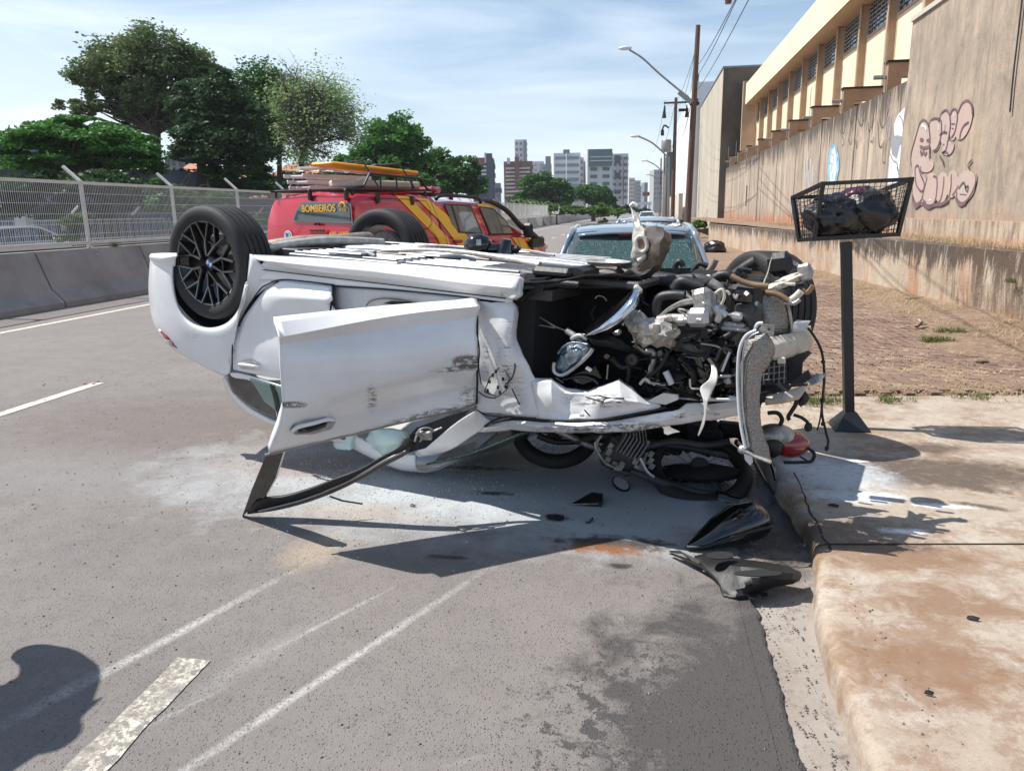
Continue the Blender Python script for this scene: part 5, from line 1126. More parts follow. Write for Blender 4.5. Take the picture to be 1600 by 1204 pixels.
# ---------------- hatchback behind the wreck and the one ahead of it
def hatch(loc, label, paint, rz=0, glass='carglass', damaged=False, name='parked_car'):
    t = thing(name, loc, label, 'car', rz=rz)
    s1 = lambda w_, zt: [(w_-.14, .22), (w_-.02, .34), (w_, .6), (w_-.015, .8), (w_-.06, zt), (0, zt+.02)]
    b = MB(); hull(b, [(0, s1(.72, .72)), (.06, s1(.80, .86)), (.22, s1(.86, .93)), (1, s1(.88, .95)), (2.6, s1(.88, .95)), (3.3, s1(.85, .90)), (3.75, s1(.74, .78)), (3.9, s1(.6, .62))]); b.build('body', M[paint], t, local=True, smooth=40)
    g = lambda w_, z1: [(w_, .92), (w_-(z1-.92)*.30, z1-.09), (w_-(z1-.92)*.30-.07, z1-.02), (w_-.4, z1), (0, z1+.012)]
    b = MB(); hull(b, [(.10, g(.80, 1.02)), (.30, g(.83, 1.25)), (.45, g(.845, 1.375)), (.9, g(.85, 1.42)), (1.7, g(.85, 1.435)), (2.2, g(.845, 1.40)), (2.7, g(.83, 1.22)), (3.2, g(.80, 1.0))]); b.build('greenhouse', M['carglass'], t, local=True, smooth=40)
    b = MB(); rows = []
    for y, z, w_ in ((.38, 1.372, .60), (.46, 1.40, .635), (.6, 1.415, .65), (.9, 1.436, .655), (1.7, 1.452, .655), (2.2, 1.42, .64)): rows.append([Vector((x*w_, y+(.05*abs(x) if y < .5 else 0), z-.035*abs(x)**3)) for x in (-1, -.9, -.5, 0, .5, .9, 1)])
    b.grid(rows); b.build('roof', M[paint], t, local=True, smooth=50, solid=.03)
    b = MB(); rows = []
    for y, z in ((.30, 1.368), (.38, 1.376), (.46, 1.392)): rows.append([Vector((x*.60, y+.06*abs(x), z-.03*abs(x)**3)) for x in (-1, -.85, -.4, 0, .4, .85, 1)])
    b.grid(rows).build('spoiler', M[paint], t, local=True, smooth=50, solid=.025)
    for sd in (-1, 1):
        b = MB(); b.tube([(sd*.845, .2, .93), (sd*.75, .38, 1.2), (sd*.69, .52, 1.36), (sd*.69, 1.2, 1.40), (sd*.69, 1.9, 1.405), (sd*.70, 2.3, 1.36), (sd*.76, 2.8, 1.15), (sd*.80, 3.2, .97)], [.035, .032, .028, .025, .035, .035, .035, .035], 8, smooth=True); b.build('pillar', M[paint], t, local=True, smooth=60)
        b = MB(); b.prism([(sd*.85, .75, .94), (sd*.715, .9, 1.37), (sd*.715, .98, 1.37), (sd*.85, .9, .94)], (sd*.008, 0, 0)); b.build('window_post', M['blackplastic'], t, local=True)
        b = MB(); b.box((sd*.80, .1, .80), (.12, .16, .26), bev=.03); b.build('tail_light', M['red_lens'], t, local=True)
        b = MB(); b.box((sd*.95, 2.55, .99), (.16, .1, .13), bev=.03); b.build('wing_mirror', M[paint], t, local=True)
        for y in (.72, 3.15): wheel_simple(t, sd*.78, y, .31, .2, sd)
    b = MB(); b.box((0, .345, 1.338), (.3, .03, .03)); b.build('brake_light', M['red_lens'], t, local=True)
    if damaged:
        b = MB(); rows = []
        for k in range(6): z = .98+k*.058; y = .055+(.285-.055)*k/5; rows.append([Vector((x*(.74-.15*k/5), y-.012, z)) for x in (-1, -.5, 0, .5, 1)])
        b.grid(rows).build('rear_window', M['crazed'], t, local=True, solid=.006)
        b = MB(); b.box((-.55, .10, 1.06), (.02, .01, .05)); b.build('wiper_stub', M['blackplastic'], t, local=True)
    return t
hatch((-.08, 8.40, 0), 'grey blue hatchback with shattered green rear window right behind the wreck', 'carblue', rz=R(1), damaged=True)
hatch((at_px(1012, 18), 18, 0), 'pale blue grey car parked farther on, ahead of the damaged hatchback', 'carsilver', rz=R(-1))
t = hatch((-19.6, 19.6, 0), 'white car parked behind the mesh fence at the left edge', 'carwhite')
for i, (x, y, lab, pt) in enumerate(((2.0, 85, 'tiny pale car far down the avenue by the poles', 'carwhite'), (-2, 120, 'tiny car dot far away in the avenue lane', 'carsilver'))): hatch((at_px(1012, y) if i else at_px(1026, y)-1.0, y, 0), lab, pt)
# ================================================================== THE OVERTURNED CAR
_y, _p = R(-19.4), R(3)
CF = Vector((math.cos(_y)*math.cos(_p), math.sin(_y)*math.cos(_p), -math.sin(_p)))       # towards its nose
CW_ = Vector((-math.sin(_y), math.cos(_y), 0)); CU = CF.cross(CW_)                         # away from the camera side; towards its (upturned) floor
P0 = DP(319, 411, 4.73)                                                                    # rear hub face
def C(a, w_, h): return P0+CF*a+CW_*w_+CU*h
def W(px, py, w_=0.0): return PL(px, py, P0+CW_*w_, CW_)
car = thing('overturned_car', Vector((C(1.4, .8, 0).x, C(1.4, .8, 0).y, 0)), 'white crossover lying upside down with front torn off and driver door hanging open', 'car')
def patch(rows, mat, name, su=5, sv=5, parent=None, solid=.012, amp=0, sc=8, seed=0, smooth=38, raw=False, lin=False):
    rs = [[(W(*p) if len(p) == 3 else W(p[0], p[1])) if not isinstance(p, Vector) else p for p in r_] for r_ in rows]
    g = loft(rs, su, sv, lin)
    if amp: g = crumple(g, amp, sc, seed=seed)
    return MB().grid(g).build(name, M[mat], parent or car, smooth=smooth, solid=solid, uvpx=True)
def seam(pts, r=.004, mat='seam', name='panel_gap', off=-.006, parent=None, smooth=True):
    P = [W(p[0], p[1], (p[2] if len(p) > 2 else 0)+off) for p in pts]
    b = MB(); b.tube(P, r, 5, smooth=smooth); return b.build(name, M[mat], parent or car)
# --- rear quarter: rings from the arch edge outwards
arch = [(272, 397), (271, 440), (279, 478), (297, 503), (325, 513), (352, 507), (371, 487), (384, 455), (388, 425), (391, 397)]
outer = [(235, 398, .05), (232, 455, .06), (240, 505, .06), (262, 538, .05), (300, 562, .03), (335, 580, .03), (358, 582, .02), (364, 527, .015), (390, 470, .01), (432, 438, 0)]
r1 = [(p[0], p[1], -.015) for p in arch]
r0 = [(p[0]+(330-p[0])*.02, p[1]+(400-p[1])*.02, .05) for p in arch]
def mixp(a, b_, k, w_): return (a[0]+(b_[0]-a[0])*k, a[1]+(b_[1]-a[1])*k, w_)
r2 = [mixp(a, o_, .16, -.028) for a, o_ in zip(arch, outer)]
r3 = [mixp(a, o_, .5, -.01) for a, o_ in zip(arch, outer)]
r4 = [mixp(a, o_, .82, .012) for a, o_ in zip(arch, outer)]
patch([r0, r1, r2, r3, r4, outer], 'paint_arch', 'rear_quarter_panel')
# bumper wraps round the tail: continue the silhouette to the far side
tail = [(C(-.50, .05, .02), C(-.60, .35, .0), C(-.66, .85, .0), C(-.60, 1.35, .0), C(-.50, 1.66, .02)), (C(-.50, .06, -.24), C(-.64, .35, -.25), C(-.70, .85, -.25), C(-.64, 1.35, -.25), C(-.50, 1.66, -.24)),
        (C(-.44, .055, -.50), C(-.58, .35, -.50), C(-.64, .85, -.50), C(-.58, 1.35, -.50), C(-.44, 1.66, -.5)), (C(-.26, .05, -.64), C(-.40, .4, -.66), C(-.44, .85, -.68), C(-.4, 1.3, -.66), C(-.26, 1.66, -.64)),
        (C(.18, .10, -.78), C(.10, .4, -.84), C(.06, .85, -.86), C(.10, 1.3, -.84), C(.18, 1.60, -.78)), (C(.62, .22, -.98), C(.62, .45, -1.06), C(.62, .85, -1.10), C(.62, 1.25, -1.06), C(.62, 1.50, -.98))]
patch([list(r_) for r_ in tail], 'paint', 'tailgate', 4, 4)
patch([[(236, 396, .02), (255, 395, -.02), (276, 395, -.03)], [(233, 401, .0), (255, 402, -.06), (276, 400, -.05)], [(238, 409, .02), (255, 410, -.045), (274, 407, -.035)], [(252, 413, .03), (262, 417, -.02), (273, 416, -.02)]], 'paint', 'bumper_lip', 5, 4)
patch([[(250, 514, .04), (262, 528, .02)], [(256, 520, .035), (268, 534, .01)], [(262, 534, .035), (272, 540, .015)], [(268, 541, .04), (277, 544, .02)]], 'red_lens', 'tail_light', 4, 3, solid=.02)
seam([(248, 482, .04), (262, 500, .03), (278, 490, -.01)]); seam([(236, 422, .05), (255, 418, .01), (272, 413, -.02)], .003)
# wheel well behind the near rear wheel
b = MB(); rows = []
for i in range(25):
    t_ = R(178+184*i/24); rows.append([C(.425*math.cos(t_), w_, .425*math.sin(t_)) if r_ else C(.2*math.cos(t_), w_, .2*math.sin(t_)) for w_, r_ in ((.03, 1), (.3, 1), (.52, 1), (.56, 0))])
b.grid(rows); b.build('rear_wheel_well', M['well'], car, smooth=50)
# --- roof (below), mostly hidden, resting on the road
rf = []
for a, hN, hM, wN in ((.20, -.80, -.90, .14), (.62, -.99, -1.10, .2), (1.0, -1.14, -1.22, .27), (1.25, -1.19, -1.26, .28), (1.42, -1.17, -1.25, .28)):
    rf.append([C(a, wN, hN+.10), C(a, wN+.02, hN), C(a, wN+.2, hM+.02), C(a, .85, hM), C(a, 1.5-wN*.0, hM+.02), C(a, 1.70-wN, hN), C(a, 1.72-wN, hN+.10)])
patch(rf, 'paint', 'roof', 5, 4)
# visible lower rim of the quarter window and roof edge
patch([[(357, 583, .03), (372, 584, .02), (405, 592, .02), (450, 606, .02), (520, 622, .02)], [(356, 592, .05), (380, 592, .04), (410, 600, .035), (450, 612, .03), (520, 630, .03)]], 'paint', 'window_ledge', 4, 4)
patch([[(353, 594, .06), (362, 612, .10), (385, 634, .14), (415, 652, .17), (450, 667, .20), (500, 680, .24), (560, 692, .27)], [(348, 590, .07), (356, 613, .11), (380, 640, .15), (412, 658, .18), (450, 673, .21), (500, 685, .25), (560, 697, .28)]], 'paint', 'roof_rail', 4, 3, solid=.03)
patch([[(355, 584, .03), (375, 585, .03), (410, 593, .03), (455, 606, .03), (540, 622, .03)], [(357, 597, .06), (375, 606, .07), (410, 620, .09), (455, 632, .10), (540, 645, .1)], [(363, 612, .10), (385, 632, .13), (415, 650, .17), (455, 665, .2), (540, 688, .24)]], 'gloss', 'window_trim', 4, 4, solid=.01)
patch([[(390, 592, .02), (412, 597, .02), (426, 601, .02)], [(400, 606, .05), (414, 612, .05), (428, 618, .05)], [(413, 628, .08), (420, 632, .09), (430, 640, .10)]], 'glass_green', 'side_window', 4, 4, solid=.008)
patch([[(428, 602, .015), (440, 604, .015), (520, 620, .02)], [(431, 620, .05), (440, 626, .06), (520, 640, .06)], [(433, 648, .10), (442, 655, .11), (520, 680, .14)]], 'glass_green', 'side_window', 4, 4, solid=.008)
patch([[(421, 600, .012), (428, 602, .012)], [(428, 625, .05), (434, 627, .05)], [(433, 650, .11), (440, 655, .11)]], 'blackplastic', 'window_divider', 4, 4, solid=.02)
# --- rear door
patch([[(440, 438, .0), (470, 441, 0), (520, 446, 0)], [(415, 452, 0), (450, 462, -.045), (518, 468, -.055)], [(396, 475, 0), (440, 480, -.02), (517, 478, -.03)], [(378, 502, .0), (440, 510, .01), (540, 505, .0)], [(366, 540, .0), (440, 548, .0), (560, 545, .0)], [(362, 572, .012), (440, 582, .012), (560, 592, .012)], [(366, 578, .025), (440, 592, .03), (560, 606, .03)]], 'paint', 'rear_door', 5, 5)
seam([(363, 578), (363, 545), (366, 525), (380, 492), (404, 455), (418, 444), (440, 437), (480, 440), (521, 445)], .0045); seam([(521, 445), (518, 470, -.04), (516, 488)], .006)
hb = car
b = MB(); hp = [W(372, 569, -.006), W(380, 563, -.006), W(392, 562, -.006), (W(402, 567, -.006)), W(406, 572, -.006), W(395, 577, -.006), W(378, 576, -.006)]
b.prism(hp, -CW_*.006); b.build('handle_recess', M['alu_bright'], car)
b = MB(); b.tube([W(374, 569, -.02), W(385, 570, -.045), W(398, 572, -.045), W(405, 574, -.02)], [.010, .013, .013, .009], 8, smooth=True); b.build('door_handle', M['paint'], car, smooth=60)
# --- sill, jamb and the opening behind the hanging door
patch([[(391, 397, .14), (500, 403, .15), (620, 412, .15), (720, 422, .16), (815, 431, .16)], [(391, 398, .02), (500, 405, .02), (620, 414, .02), (720, 425, .02), (812, 434, .03)], [(403, 405, -.045), (500, 414, -.05), (620, 426, -.05), (720, 439, -.05), (806, 448, -.04)], [(412, 410, -.03), (500, 424, -.035), (620, 436, -.035), (720, 449, -.035), (804, 456, -.03)],
       [(403, 418, .0), (500, 430, .0), (620, 444, .0), (720, 458, .0), (800, 466, .0)], [(398, 436, .0), (500, 444, .0), (620, 452, .0), (720, 463, .0), (800, 473, .0)]], 'paint', 'sill', 6, 4)
seam([(392, 419, -.0), (500, 432), (620, 446), (720, 458), (790, 466)], .003); seam([(518, 447), (600, 452), (700, 461), (748, 467)], .004)
patch([[(518, 447, .02), (600, 453, .02), (680, 460, .02), (748, 468, .02)], [(520, 470, .03), (600, 474, .03), (680, 482, .03), (748, 490, .03)], [(520, 492, .045), (600, 494, .045), (680, 504, .045), (748, 510, .045)]], 'jamb', 'door_jamb', 4, 3)
b = MB(); b.tube([W(572, 478, .015), W(580, 470, .015), W(600, 466, .015), W(625, 468, .015), W(645, 472, .015)], [.004, .012, .014, .01, .003], 8, smooth=True); b.build('jamb_seal', M['brownhose'], car, smooth=60)
b = MB(); b.prism([W(598, 474, .012), W(612, 470, .012), (W(655, 472, .012)), W(640, 478, .012)], -CW_*.004); b.build('jamb_opening', M['seam'], car)
# floor / dark cabin mass inside so nothing is hollow
b = MB()
b.prism([C(.45, .16, .02), C(2.25, .16, .06), C(2.25, .16, -.60), C(1.9, .2, -.68), C(.5, .2, -.68)], CW_*1.4); b.build('cabin_lining', M['interior'], car)
# --- rear part of the front wing (between door hinge and wheel opening)
patch([[(748, 470, .0), (780, 473, .0), (800, 472, .02), (811, 478, .10)], [(746, 482, -.01), (775, 484, -.02), (800, 484, .0), (811, 490, .06)], [(745, 515, -.01), (772, 520, -.03), (795, 530, -.03), (809, 530, .03)], [(745, 550, .0), (768, 560, -.01), (792, 565, -.04), (820, 562, .02)], [(745, 590, .0), (768, 595, .01), (800, 598, .0), (838, 592, .04)], [(745, 622, .0), (768, 622, .0), (800, 620, .01), (842, 610, .0)], [(745, 641, .01), (768, 645, .0), (800, 650, .0), (842, 652, .0)]], 'paint_fender', 'front_wing', 6, 6, amp=.008, sc=9, smooth=20)
# strip of wing that sweeps forward under the wheel opening
patch([[(825, 590, .04), (862, 590, .05), (884, 604, .06), (920, 609, .09), (945, 601, .09), (968, 591, .08), (985, 602, .09), (1003, 620, .12), (1034, 628, .16)], [(830, 600, .01), (862, 596, .0), (882, 612, .02), (920, 617, .02), (947, 612, .0), (970, 606, .0), (990, 617, .03), (1008, 626, .07), (1034, 630, .12)],
       [(835, 622, .0), (862, 622, -.02), (885, 628, .03), (920, 630, .01), (948, 626, -.03), (975, 625, -.02), (995, 628, .0), (1012, 631, .05), (1034, 633, .11)], [(838, 645, .0), (862, 645, -.0), (890, 648, .02), (920, 646, .0), (950, 642, -.01), (975, 640, .0), (995, 638, .01), (1014, 636, .05), (1034, 635, .11)],
       [(838, 656, .0), (862, 656, .0), (890, 655, .0), (920, 654, .0), (950, 652, .0), (975, 648, .01), (995, 644, .02), (1014, 640, .05), (1034, 637, .11)]], 'paint_fender', 'wing_fold', 5, 4, amp=.009, sc=10, seed=3, lin=True, smooth=14)
b = MB(); b.prism([W(1036, 614, .1), W(1058, 617, .12), W(1060, 624, .12), W(1040, 632, .1), W(1010, 627, .08)], CW_*.02); b.build('torn_flap', M['paint_bits'], car)
# bonnet edge strip
patch([[(770, 661, .02), (800, 656, .01), (860, 660, .0), (940, 660, .0), (1010, 650, .06), (1062, 640, .14), (1075, 630, .2), (1100, 628, .30), (1160, 622, .45)], [(755, 668, .0), (800, 663, -.01), (860, 668, -.02), (940, 668, -.02), (1010, 662, .05), (1060, 652, .13), (1080, 644, .2), (1110, 640, .30), (1162, 636, .44)],
       [(748, 676, .04), (800, 672, .04), (860, 676, .03), (940, 676, .02), (1010, 671, .08), (1060, 664, .16), (1080, 660, .22), (1110, 656, .32), (1164, 647, .46)]], 'paint_fender', 'bonnet_edge', 5, 5, amp=.007, sc=10, seed=8, lin=True, smooth=14)
seam([(757, 666, .01), (775, 655, .0), (800, 651, -.01), (860, 657, -.01), (930, 656, -.015), (1000, 645, .02), (1040, 636, .1)], .006)
# bonnet underside plate running across the car under the engine
bn = [[C(2.0, .05, -.72), C(2.0, .5, -.78), C(2.0, 1.2, -.78), C(2.0, 1.68, -.70)], [C(2.5, .06, -.62), C(2.5, .5, -.70), C(2.5, 1.2, -.70), C(2.5, 1.66, -.62)], [C(3.0, .22, -.50), C(3.0, .6, -.60), C(3.0, 1.2, -.60), C(3.0, 1.55, -.50)], [C(3.38, .5, -.42), C(3.4, .7, -.5), C(3.4, 1.2, -.50), C(3.35, 1.4, -.42)]]
patch(bn, 'well', 'bonnet', 5, 4)
# A pillar, windscreen, scuttle
patch([[(745, 640, .0), (752, 650, .0), (768, 662, .02)], [(720, 655, .03), (728, 668, .04), (742, 678, .06)], [(690, 677, .10), (695, 692, .12), (705, 702, .14)], [(648, 707, .20), (655, 714, .22), (672, 712, .24)]], 'paint_fender', 'a_pillar', 5, 4, solid=.02)
patch([[C(1.45, .34, -1.14), C(1.45, .8, -1.22), C(1.45, 1.3, -1.16)], [C(1.80, .26, -.98), C(1.82, .8, -1.05), C(1.80, 1.36, -1.0)], [C(2.18, .16, -.76), C(2.24, .8, -.82), C(2.18, 1.44, -.76)]], 'crazed', 'windscreen', 5, 5)
# airbag and glass hanging out
patch([[(580, 672, .24), (600, 668, .2), (635, 672, .22), (638, 686, .3)], [(570, 686, .28), (598, 690, .16), (622, 694, .18), (632, 700, .3)], [(575, 698, .3), (592, 708, .22), (600, 712, .22), (620, 706, .3)]], 'airbag', 'airbag', 5, 5, amp=.02, sc=9)
patch([[(520, 685, .3), (545, 680, .22), (562, 682, .3)], [(522, 700, .3), (545, 702, .2), (560, 698, .3)]], 'airbag', 'airbag_fold', 5, 5, amp=.02, sc=9, seed=5)

# --- the hanging front door
DO = {}
def Dp(px, py, t): return DP(px, py, t)
hT, hB = W(746, 470, -.01), W(746, 628, -.01)
tH1, tH2 = (hT-O).dot(_f), (hB-O).dot(_f)
tipG = G(378, 807, .004); tT = (tipG-O).dot(_f)
tA = 3.42
drows = []
#          free edge ...                                       hinge edge
L_ = [(427, 495, tA+.02), (435, 520, tA-.035), (436, 524, tA-.038), (438, 575, tA-.03), (441, 630, tA+.03), (436, 668, tA+.10), (420, 708, tA+.20)]
R_ = [(746, 466, tH1-.01), (746, 479, tH1-.05), (746, 483, tH1-.052), (746, 520, tH1-.06), (746, 565, tH1-.04), (746, 600, (tH1+tH2)/2+.04), (746, 631, tH2)]
for k, (l_, r_) in enumerate(zip(L_, R_)):
    row = []
    for j in range(9):
        u_ = j/8; x = l_[0]+(r_[0]-l_[0])*u_; y = l_[1]+(r_[1]-l_[1])*u_
        if k == 0: y -= 2*math.sin(math.pi*u_)
        t_ = l_[2]*(1-u_)+r_[2]*u_
        row.append(Dp(x, y, t_-(.025 if k in (3, 4) else 0)*math.sin(math.pi*u_)))
    drows.append(row)
g = loft(drows, 4, 5)
for r_ in g:
    for i, p in enumerate(r_):
        q = p-O; px = CX+FPX*q.dot(_r)/q.dot(_f); py = CY-FPX*q.dot(_u)/q.dot(_f)
        dd = math.exp(-(((px-722)/26)**2+((py-572)/16)**2)); d2 = math.exp(-(((px-480)/60)**2+((py-620)/18)**2)); r_[i] = p+_f*(dd*.035+.006*d2)+noise.noise_vector(p*14)*.004*min(1, max(0, (py-590)/40))
door = MB().grid(g).build('front_door', M['paint_door'], car, smooth=30, solid=.05, uvpx=True)
# crease line, handle, inner edge
def dline(pts, r, mat, name, dt=-.01, flat=None):
    P = []
    for p in pts: P.append(door_pt(p[0], p[1], dt+(p[2] if len(p) > 2 else 0)))
    b = MB(); b.tube(P, r, 6, smooth=True, flat=flat); return b.build(name, M[mat], door, smooth=60)
allp = [p for r_ in g for p in r_]; pxs = []
for p in allp:
    q = p-O; pxs.append((CX+FPX*q.dot(_r)/q.dot(_f), CY-FPX*q.dot(_u)/q.dot(_f), q.dot(_f)))
def door_pt(px, py, dt=-.01):
    ns = sorted((((x-px)**2+(y-py)**2, t_) for x, y, t_ in pxs))[:4]; s_ = sum(1/(d+1) for d, _ in ns); t_ = sum(t_/(d+1) for d, t_ in ns)/s_; return DP(px, py, t_+dt)
b = MB(); b.prism([door_pt(x, y, -.004) for x, y in ((453, 672), (458, 663), (480, 656), (505, 652), (521, 653), (524, 660), (518, 670), (490, 678), (462, 679))], _f*-.003); b.build('handle_recess', M['alu_bright'], door)
b = MB(); b.prism([door_pt(x, y, -.012) for x, y in ((464, 671), (470, 667), (505, 658), (512, 661), (508, 668), (485, 675), (466, 677))], _f*-.003); b.build('handle_cavity', M['gloss'], door)
dline([(457, 673, -.01), (466, 667, -.03), (490, 661, -.04), (512, 655, -.03), (521, 656, -.01)], .009, 'paint', 'door_handle', -.012)
dline([(746, 470), (746, 520), (746, 580), (745, 630)], .006, 'seam', 'hinge_gap', -.0)
# black window frame
def fpt(px, py):
    # depth across the frame: from the ground tip to the mirror corner
    u_ = min(1, max(0, (px-378)/(690-378))); v_ = min(1, max(0, (py-700)/106)); t0 = (tA+.20)+(tH2+.02-(tA+.20))*u_; return t0+(tT-(tA+.2))*v_*(1-u_*.5)
def fprism(pts, mat, name, th=.035): b = MB(); b.prism([DP(x, y, fpt(x, y)) for x, y in pts], _f*th); return b.build(name, M[mat], door)
fprism([(415, 712), (443, 706), (430, 748), (413, 778), (385, 800), (378, 807), (393, 765)], 'gloss', 'window_post', .03)
patch([[Vector(DP(x, y, fpt(x, y)+d)) for x, y, d in r_] for r_ in ([(412, 778, 0), (445, 775, 0), (485, 763, 0), (525, 747, 0), (563, 732, 0), (598, 712, 0), (622, 697, 0), (632, 680, 0)], [(400, 786, -.02), (445, 783, -.02), (490, 770, -.02), (530, 754, -.02), (568, 739, -.02), (605, 718, -.02), (632, 702, -.02), (642, 685, -.02)], [(386, 803, 0), (432, 797, 0), (476, 786, 0), (520, 770, 0), (562, 750, 0), (603, 727, 0), (636, 709, 0), (650, 690, 0)])], 'blackplastic', 'window_frame', 4, 3, solid=.03, parent=door)
b = MB(); b.tube([DP(x, y, fpt(x, y)-.025) for x, y in ((404, 798), (470, 781), (520, 762), (560, 743), (600, 720), (634, 704))], .006, 6, smooth=True); b.build('rubber_seal', M['rimedge'], door, smooth=60)
fprism([(637, 707), (640, 680), (650, 668), (700, 650), (735, 640), (700, 670), (665, 700)], 'blackplastic', 'mirror_corner', .03)
b = MB()
for pts in (((648, 690), (655, 672), (668, 668), (676, 672)), ((655, 690), (668, 678), (690, 668)), ((650, 676), (660, 682), (672, 676))): b.tube([DP(x, y, fpt(x, y)-.02) for x, y in pts], .006, 6, smooth=True)
b.box(DP(665, 680, fpt(665, 680)-.015), (.07, .02, .05), bev=.008); b.build('mirror_bracket', M['alu'], door)
b = MB(); b.tube([DP(515, 775, fpt(515, 775)), DP(535, 782, fpt(520, 775)), DP(567, 787, fpt(520, 775)+.02)], .005, 5); b.build('loose_trim', M['blackcable'], door)
b = MB(); b.tube([DP(x, y, fpt(x, min(y, 700))-.03) for x, y in ((414, 711), (500, 689), (560, 676), (620, 661), (700, 643), (745, 632))], .008, 6); b.build('belt_moulding', M['rimedge'], door)
# row of slots in the wing lining
for x, y in ((770, 586), (778, 605), (765, 596), (786, 592), (790, 604), (781, 613), (762, 610), (775, 580)):
    b = MB(); p = W(x, y, -.028-.0); b.box(p, (.012, .004, .018), (CF, CW_, CU)); b.build('slot', M['seam'], car)
b = MB(); b.tube([W(x, y, -.02) for x, y in ((757, 612), (765, 590), (784, 570), (796, 590), (792, 608), (778, 620), (757, 612))], .003, 5); b.build('slot_plate_edge', M['blackcable'], car)
for k, pts in enumerate((((783, 522), (787, 530), (785, 545), (790, 552)), ((788, 528), (794, 523), (794, 535), (788, 545)), ((796, 565), (805, 570), (800, 590), (790, 600)), ((745, 520), (749, 545), (748, 575), (752, 600)), ((748, 612), (760, 620), (775, 622)), ((800, 607), (806, 620), (812, 632)), ((935, 618), (955, 622), (975, 622)), ((915, 620), (940, 627), (970, 628)), ((868, 590), (880, 598)), ((745, 640), (760, 648), (790, 652)), ((913, 640), (922, 650)))):
    b = MB(); b.tube([W(x, y, -.022) for x, y in pts], .0035, 5, smooth=True); b.build('scratch_ridge', M['blackcable'], car)
for k, (c_, rr, sd) in enumerate((((800, 600), 14, 1), ((770, 640), 8, 2), ((806, 575), 9, 5), ((860, 612), 8, 6))):
    pts = []; rd = random.Random(sd)
    for i in range(9): t_ = i*.7; q = rr*rd.uniform(.5, 1); pts.append((c_[0]+q*math.cos(t_), c_[1]+q*.8*math.sin(t_)))
# --- wheels
def tyre(b, c, ax, r, wd):
    pr = [(r*.70, -wd*.42), (r*.80, -wd*.50), (r*.90, -wd*.51), (r*.965, -wd*.47), (r*.99, -wd*.42), (r*.997, -wd*.34)]
    for g_ in (-.26, -.09, .09, .26): pr += [(r*1.0, wd*(g_-.022)), (r*.976, wd*(g_-.018)), (r*.976, wd*(g_+.018)), (r*1.0, wd*(g_+.022))]
    pr += [(r*.997, wd*.34), (r*.99, wd*.42), (r*.965, wd*.47), (r*.90, wd*.51), (r*.80, wd*.50), (r*.70, wd*.42)]
    b.lathe(pr, c, ax, 56); return b
def alloy(c, ax, up, r, wd, parent, face=True):
    """wheel: ax points outwards"""
    ax = Vector(ax).normalized(); e = Vector(up); e = (e-ax*e.dot(ax)).normalized(); g_ = ax.cross(e)
    ty = tyre(MB(), c, ax, r, wd).build('wheel', M['tyre'], parent, smooth=35)
    b = MB(); b.lathe([(r*.70, -wd*.42), (r*.66, -wd*.38), (r*.62, -wd*.3), (r*.62, wd*.25), (r*.71, wd*.40)], c, ax, 48); b.build('rim_barrel', M['blackrim'], ty, smooth=40)
    b = MB(); b.lathe([(r*.715, wd*.40), (r*.735, wd*.455), (r*.755, wd*.44), (r*.745, wd*.40)], c, ax, 56); b.build('rim_lip', M['blackrim'], ty, smooth=40)
    b = MB(); b.lathe([(r*.735, wd*.458), (r*.722, wd*.452)], c, ax, 56); b.build('rim_edge', M['rimedge'], ty, smooth=40)
    def pt(rad, an, h): return c+ax*h+(e*math.cos(an)+g_*math.sin(an))*rad*r
    for k in range(10):
        a0 = 2*math.pi*(k+.0)/10; hn, ho, hh_ = wd*.36, wd*.43, wd*.27; sp = MB(); ed = MB()
        nd = pt(.40, a0, hn)
        for sg in (-1, 1):
            q = pt(.725, a0+sg*.20, ho); sp.bar(nd, q, r*.045, .03, ax); ed.bar(nd+ax*.017, q+ax*.017, r*.012, .004, ax)
        k2 = .165 if k % 2 else -.165
        hb_ = pt(.15, a0+k2*1.2, hh_+.03); sp.bar(nd, hb_, r*.05, .035, ax); ed.bar(nd+ax*.019, hb_+ax*.019, r*.012, .004, ax)
        if k % 2: sp.bar(nd, pt(.40, a0+2*math.pi/10, hn), r*.025, .02, ax)
        sp.build('spoke', M['blackrim'], ty); ed.build('spoke_edge', M['rimedge'], ty)
    b = MB(); b.lathe([(0, wd*.34), (r*.12, wd*.34), (r*.16, wd*.30), (r*.18, wd*.2), (r*.18, -.05)], c, ax, 24); b.build('hub', M['blackrim'], ty, smooth=40)
    b = MB(); b.lathe([(0, wd*.347), (r*.095, wd*.347), (r*.1, wd*.34)], c, ax, 24); b.build('badge_ring', M['gloss'], ty)
    for q in range(4):
        b = MB(); P = [c+ax*(wd*.352)]+[pt(.068, math.pi/2*q+math.pi/2*i/5+.3, wd*.352) for i in range(6)]; b.prism(P, ax*.001); b.build('badge_quarter', M['blue' if q % 2 else 'white'], ty)
    b = MB(); b.lathe([(0, -.02), (r*.50, -.02), (r*.50, -.04)], c, ax, 32); b.build('brake_disc', M['rimedge'], ty, smooth=30)
    b = MB(); p = pt(.40, R(-50), .03); b.box(p, (.10, .16, .06), (e, g_, ax), bev=.02); b.build('brake_caliper', M['alu'], ty)
    return ty
wax = -CW_
alloy(C(0, .125, -.0)-CU*.004, (wax+CF*.0).normalized(), CU, .355, .25, car)
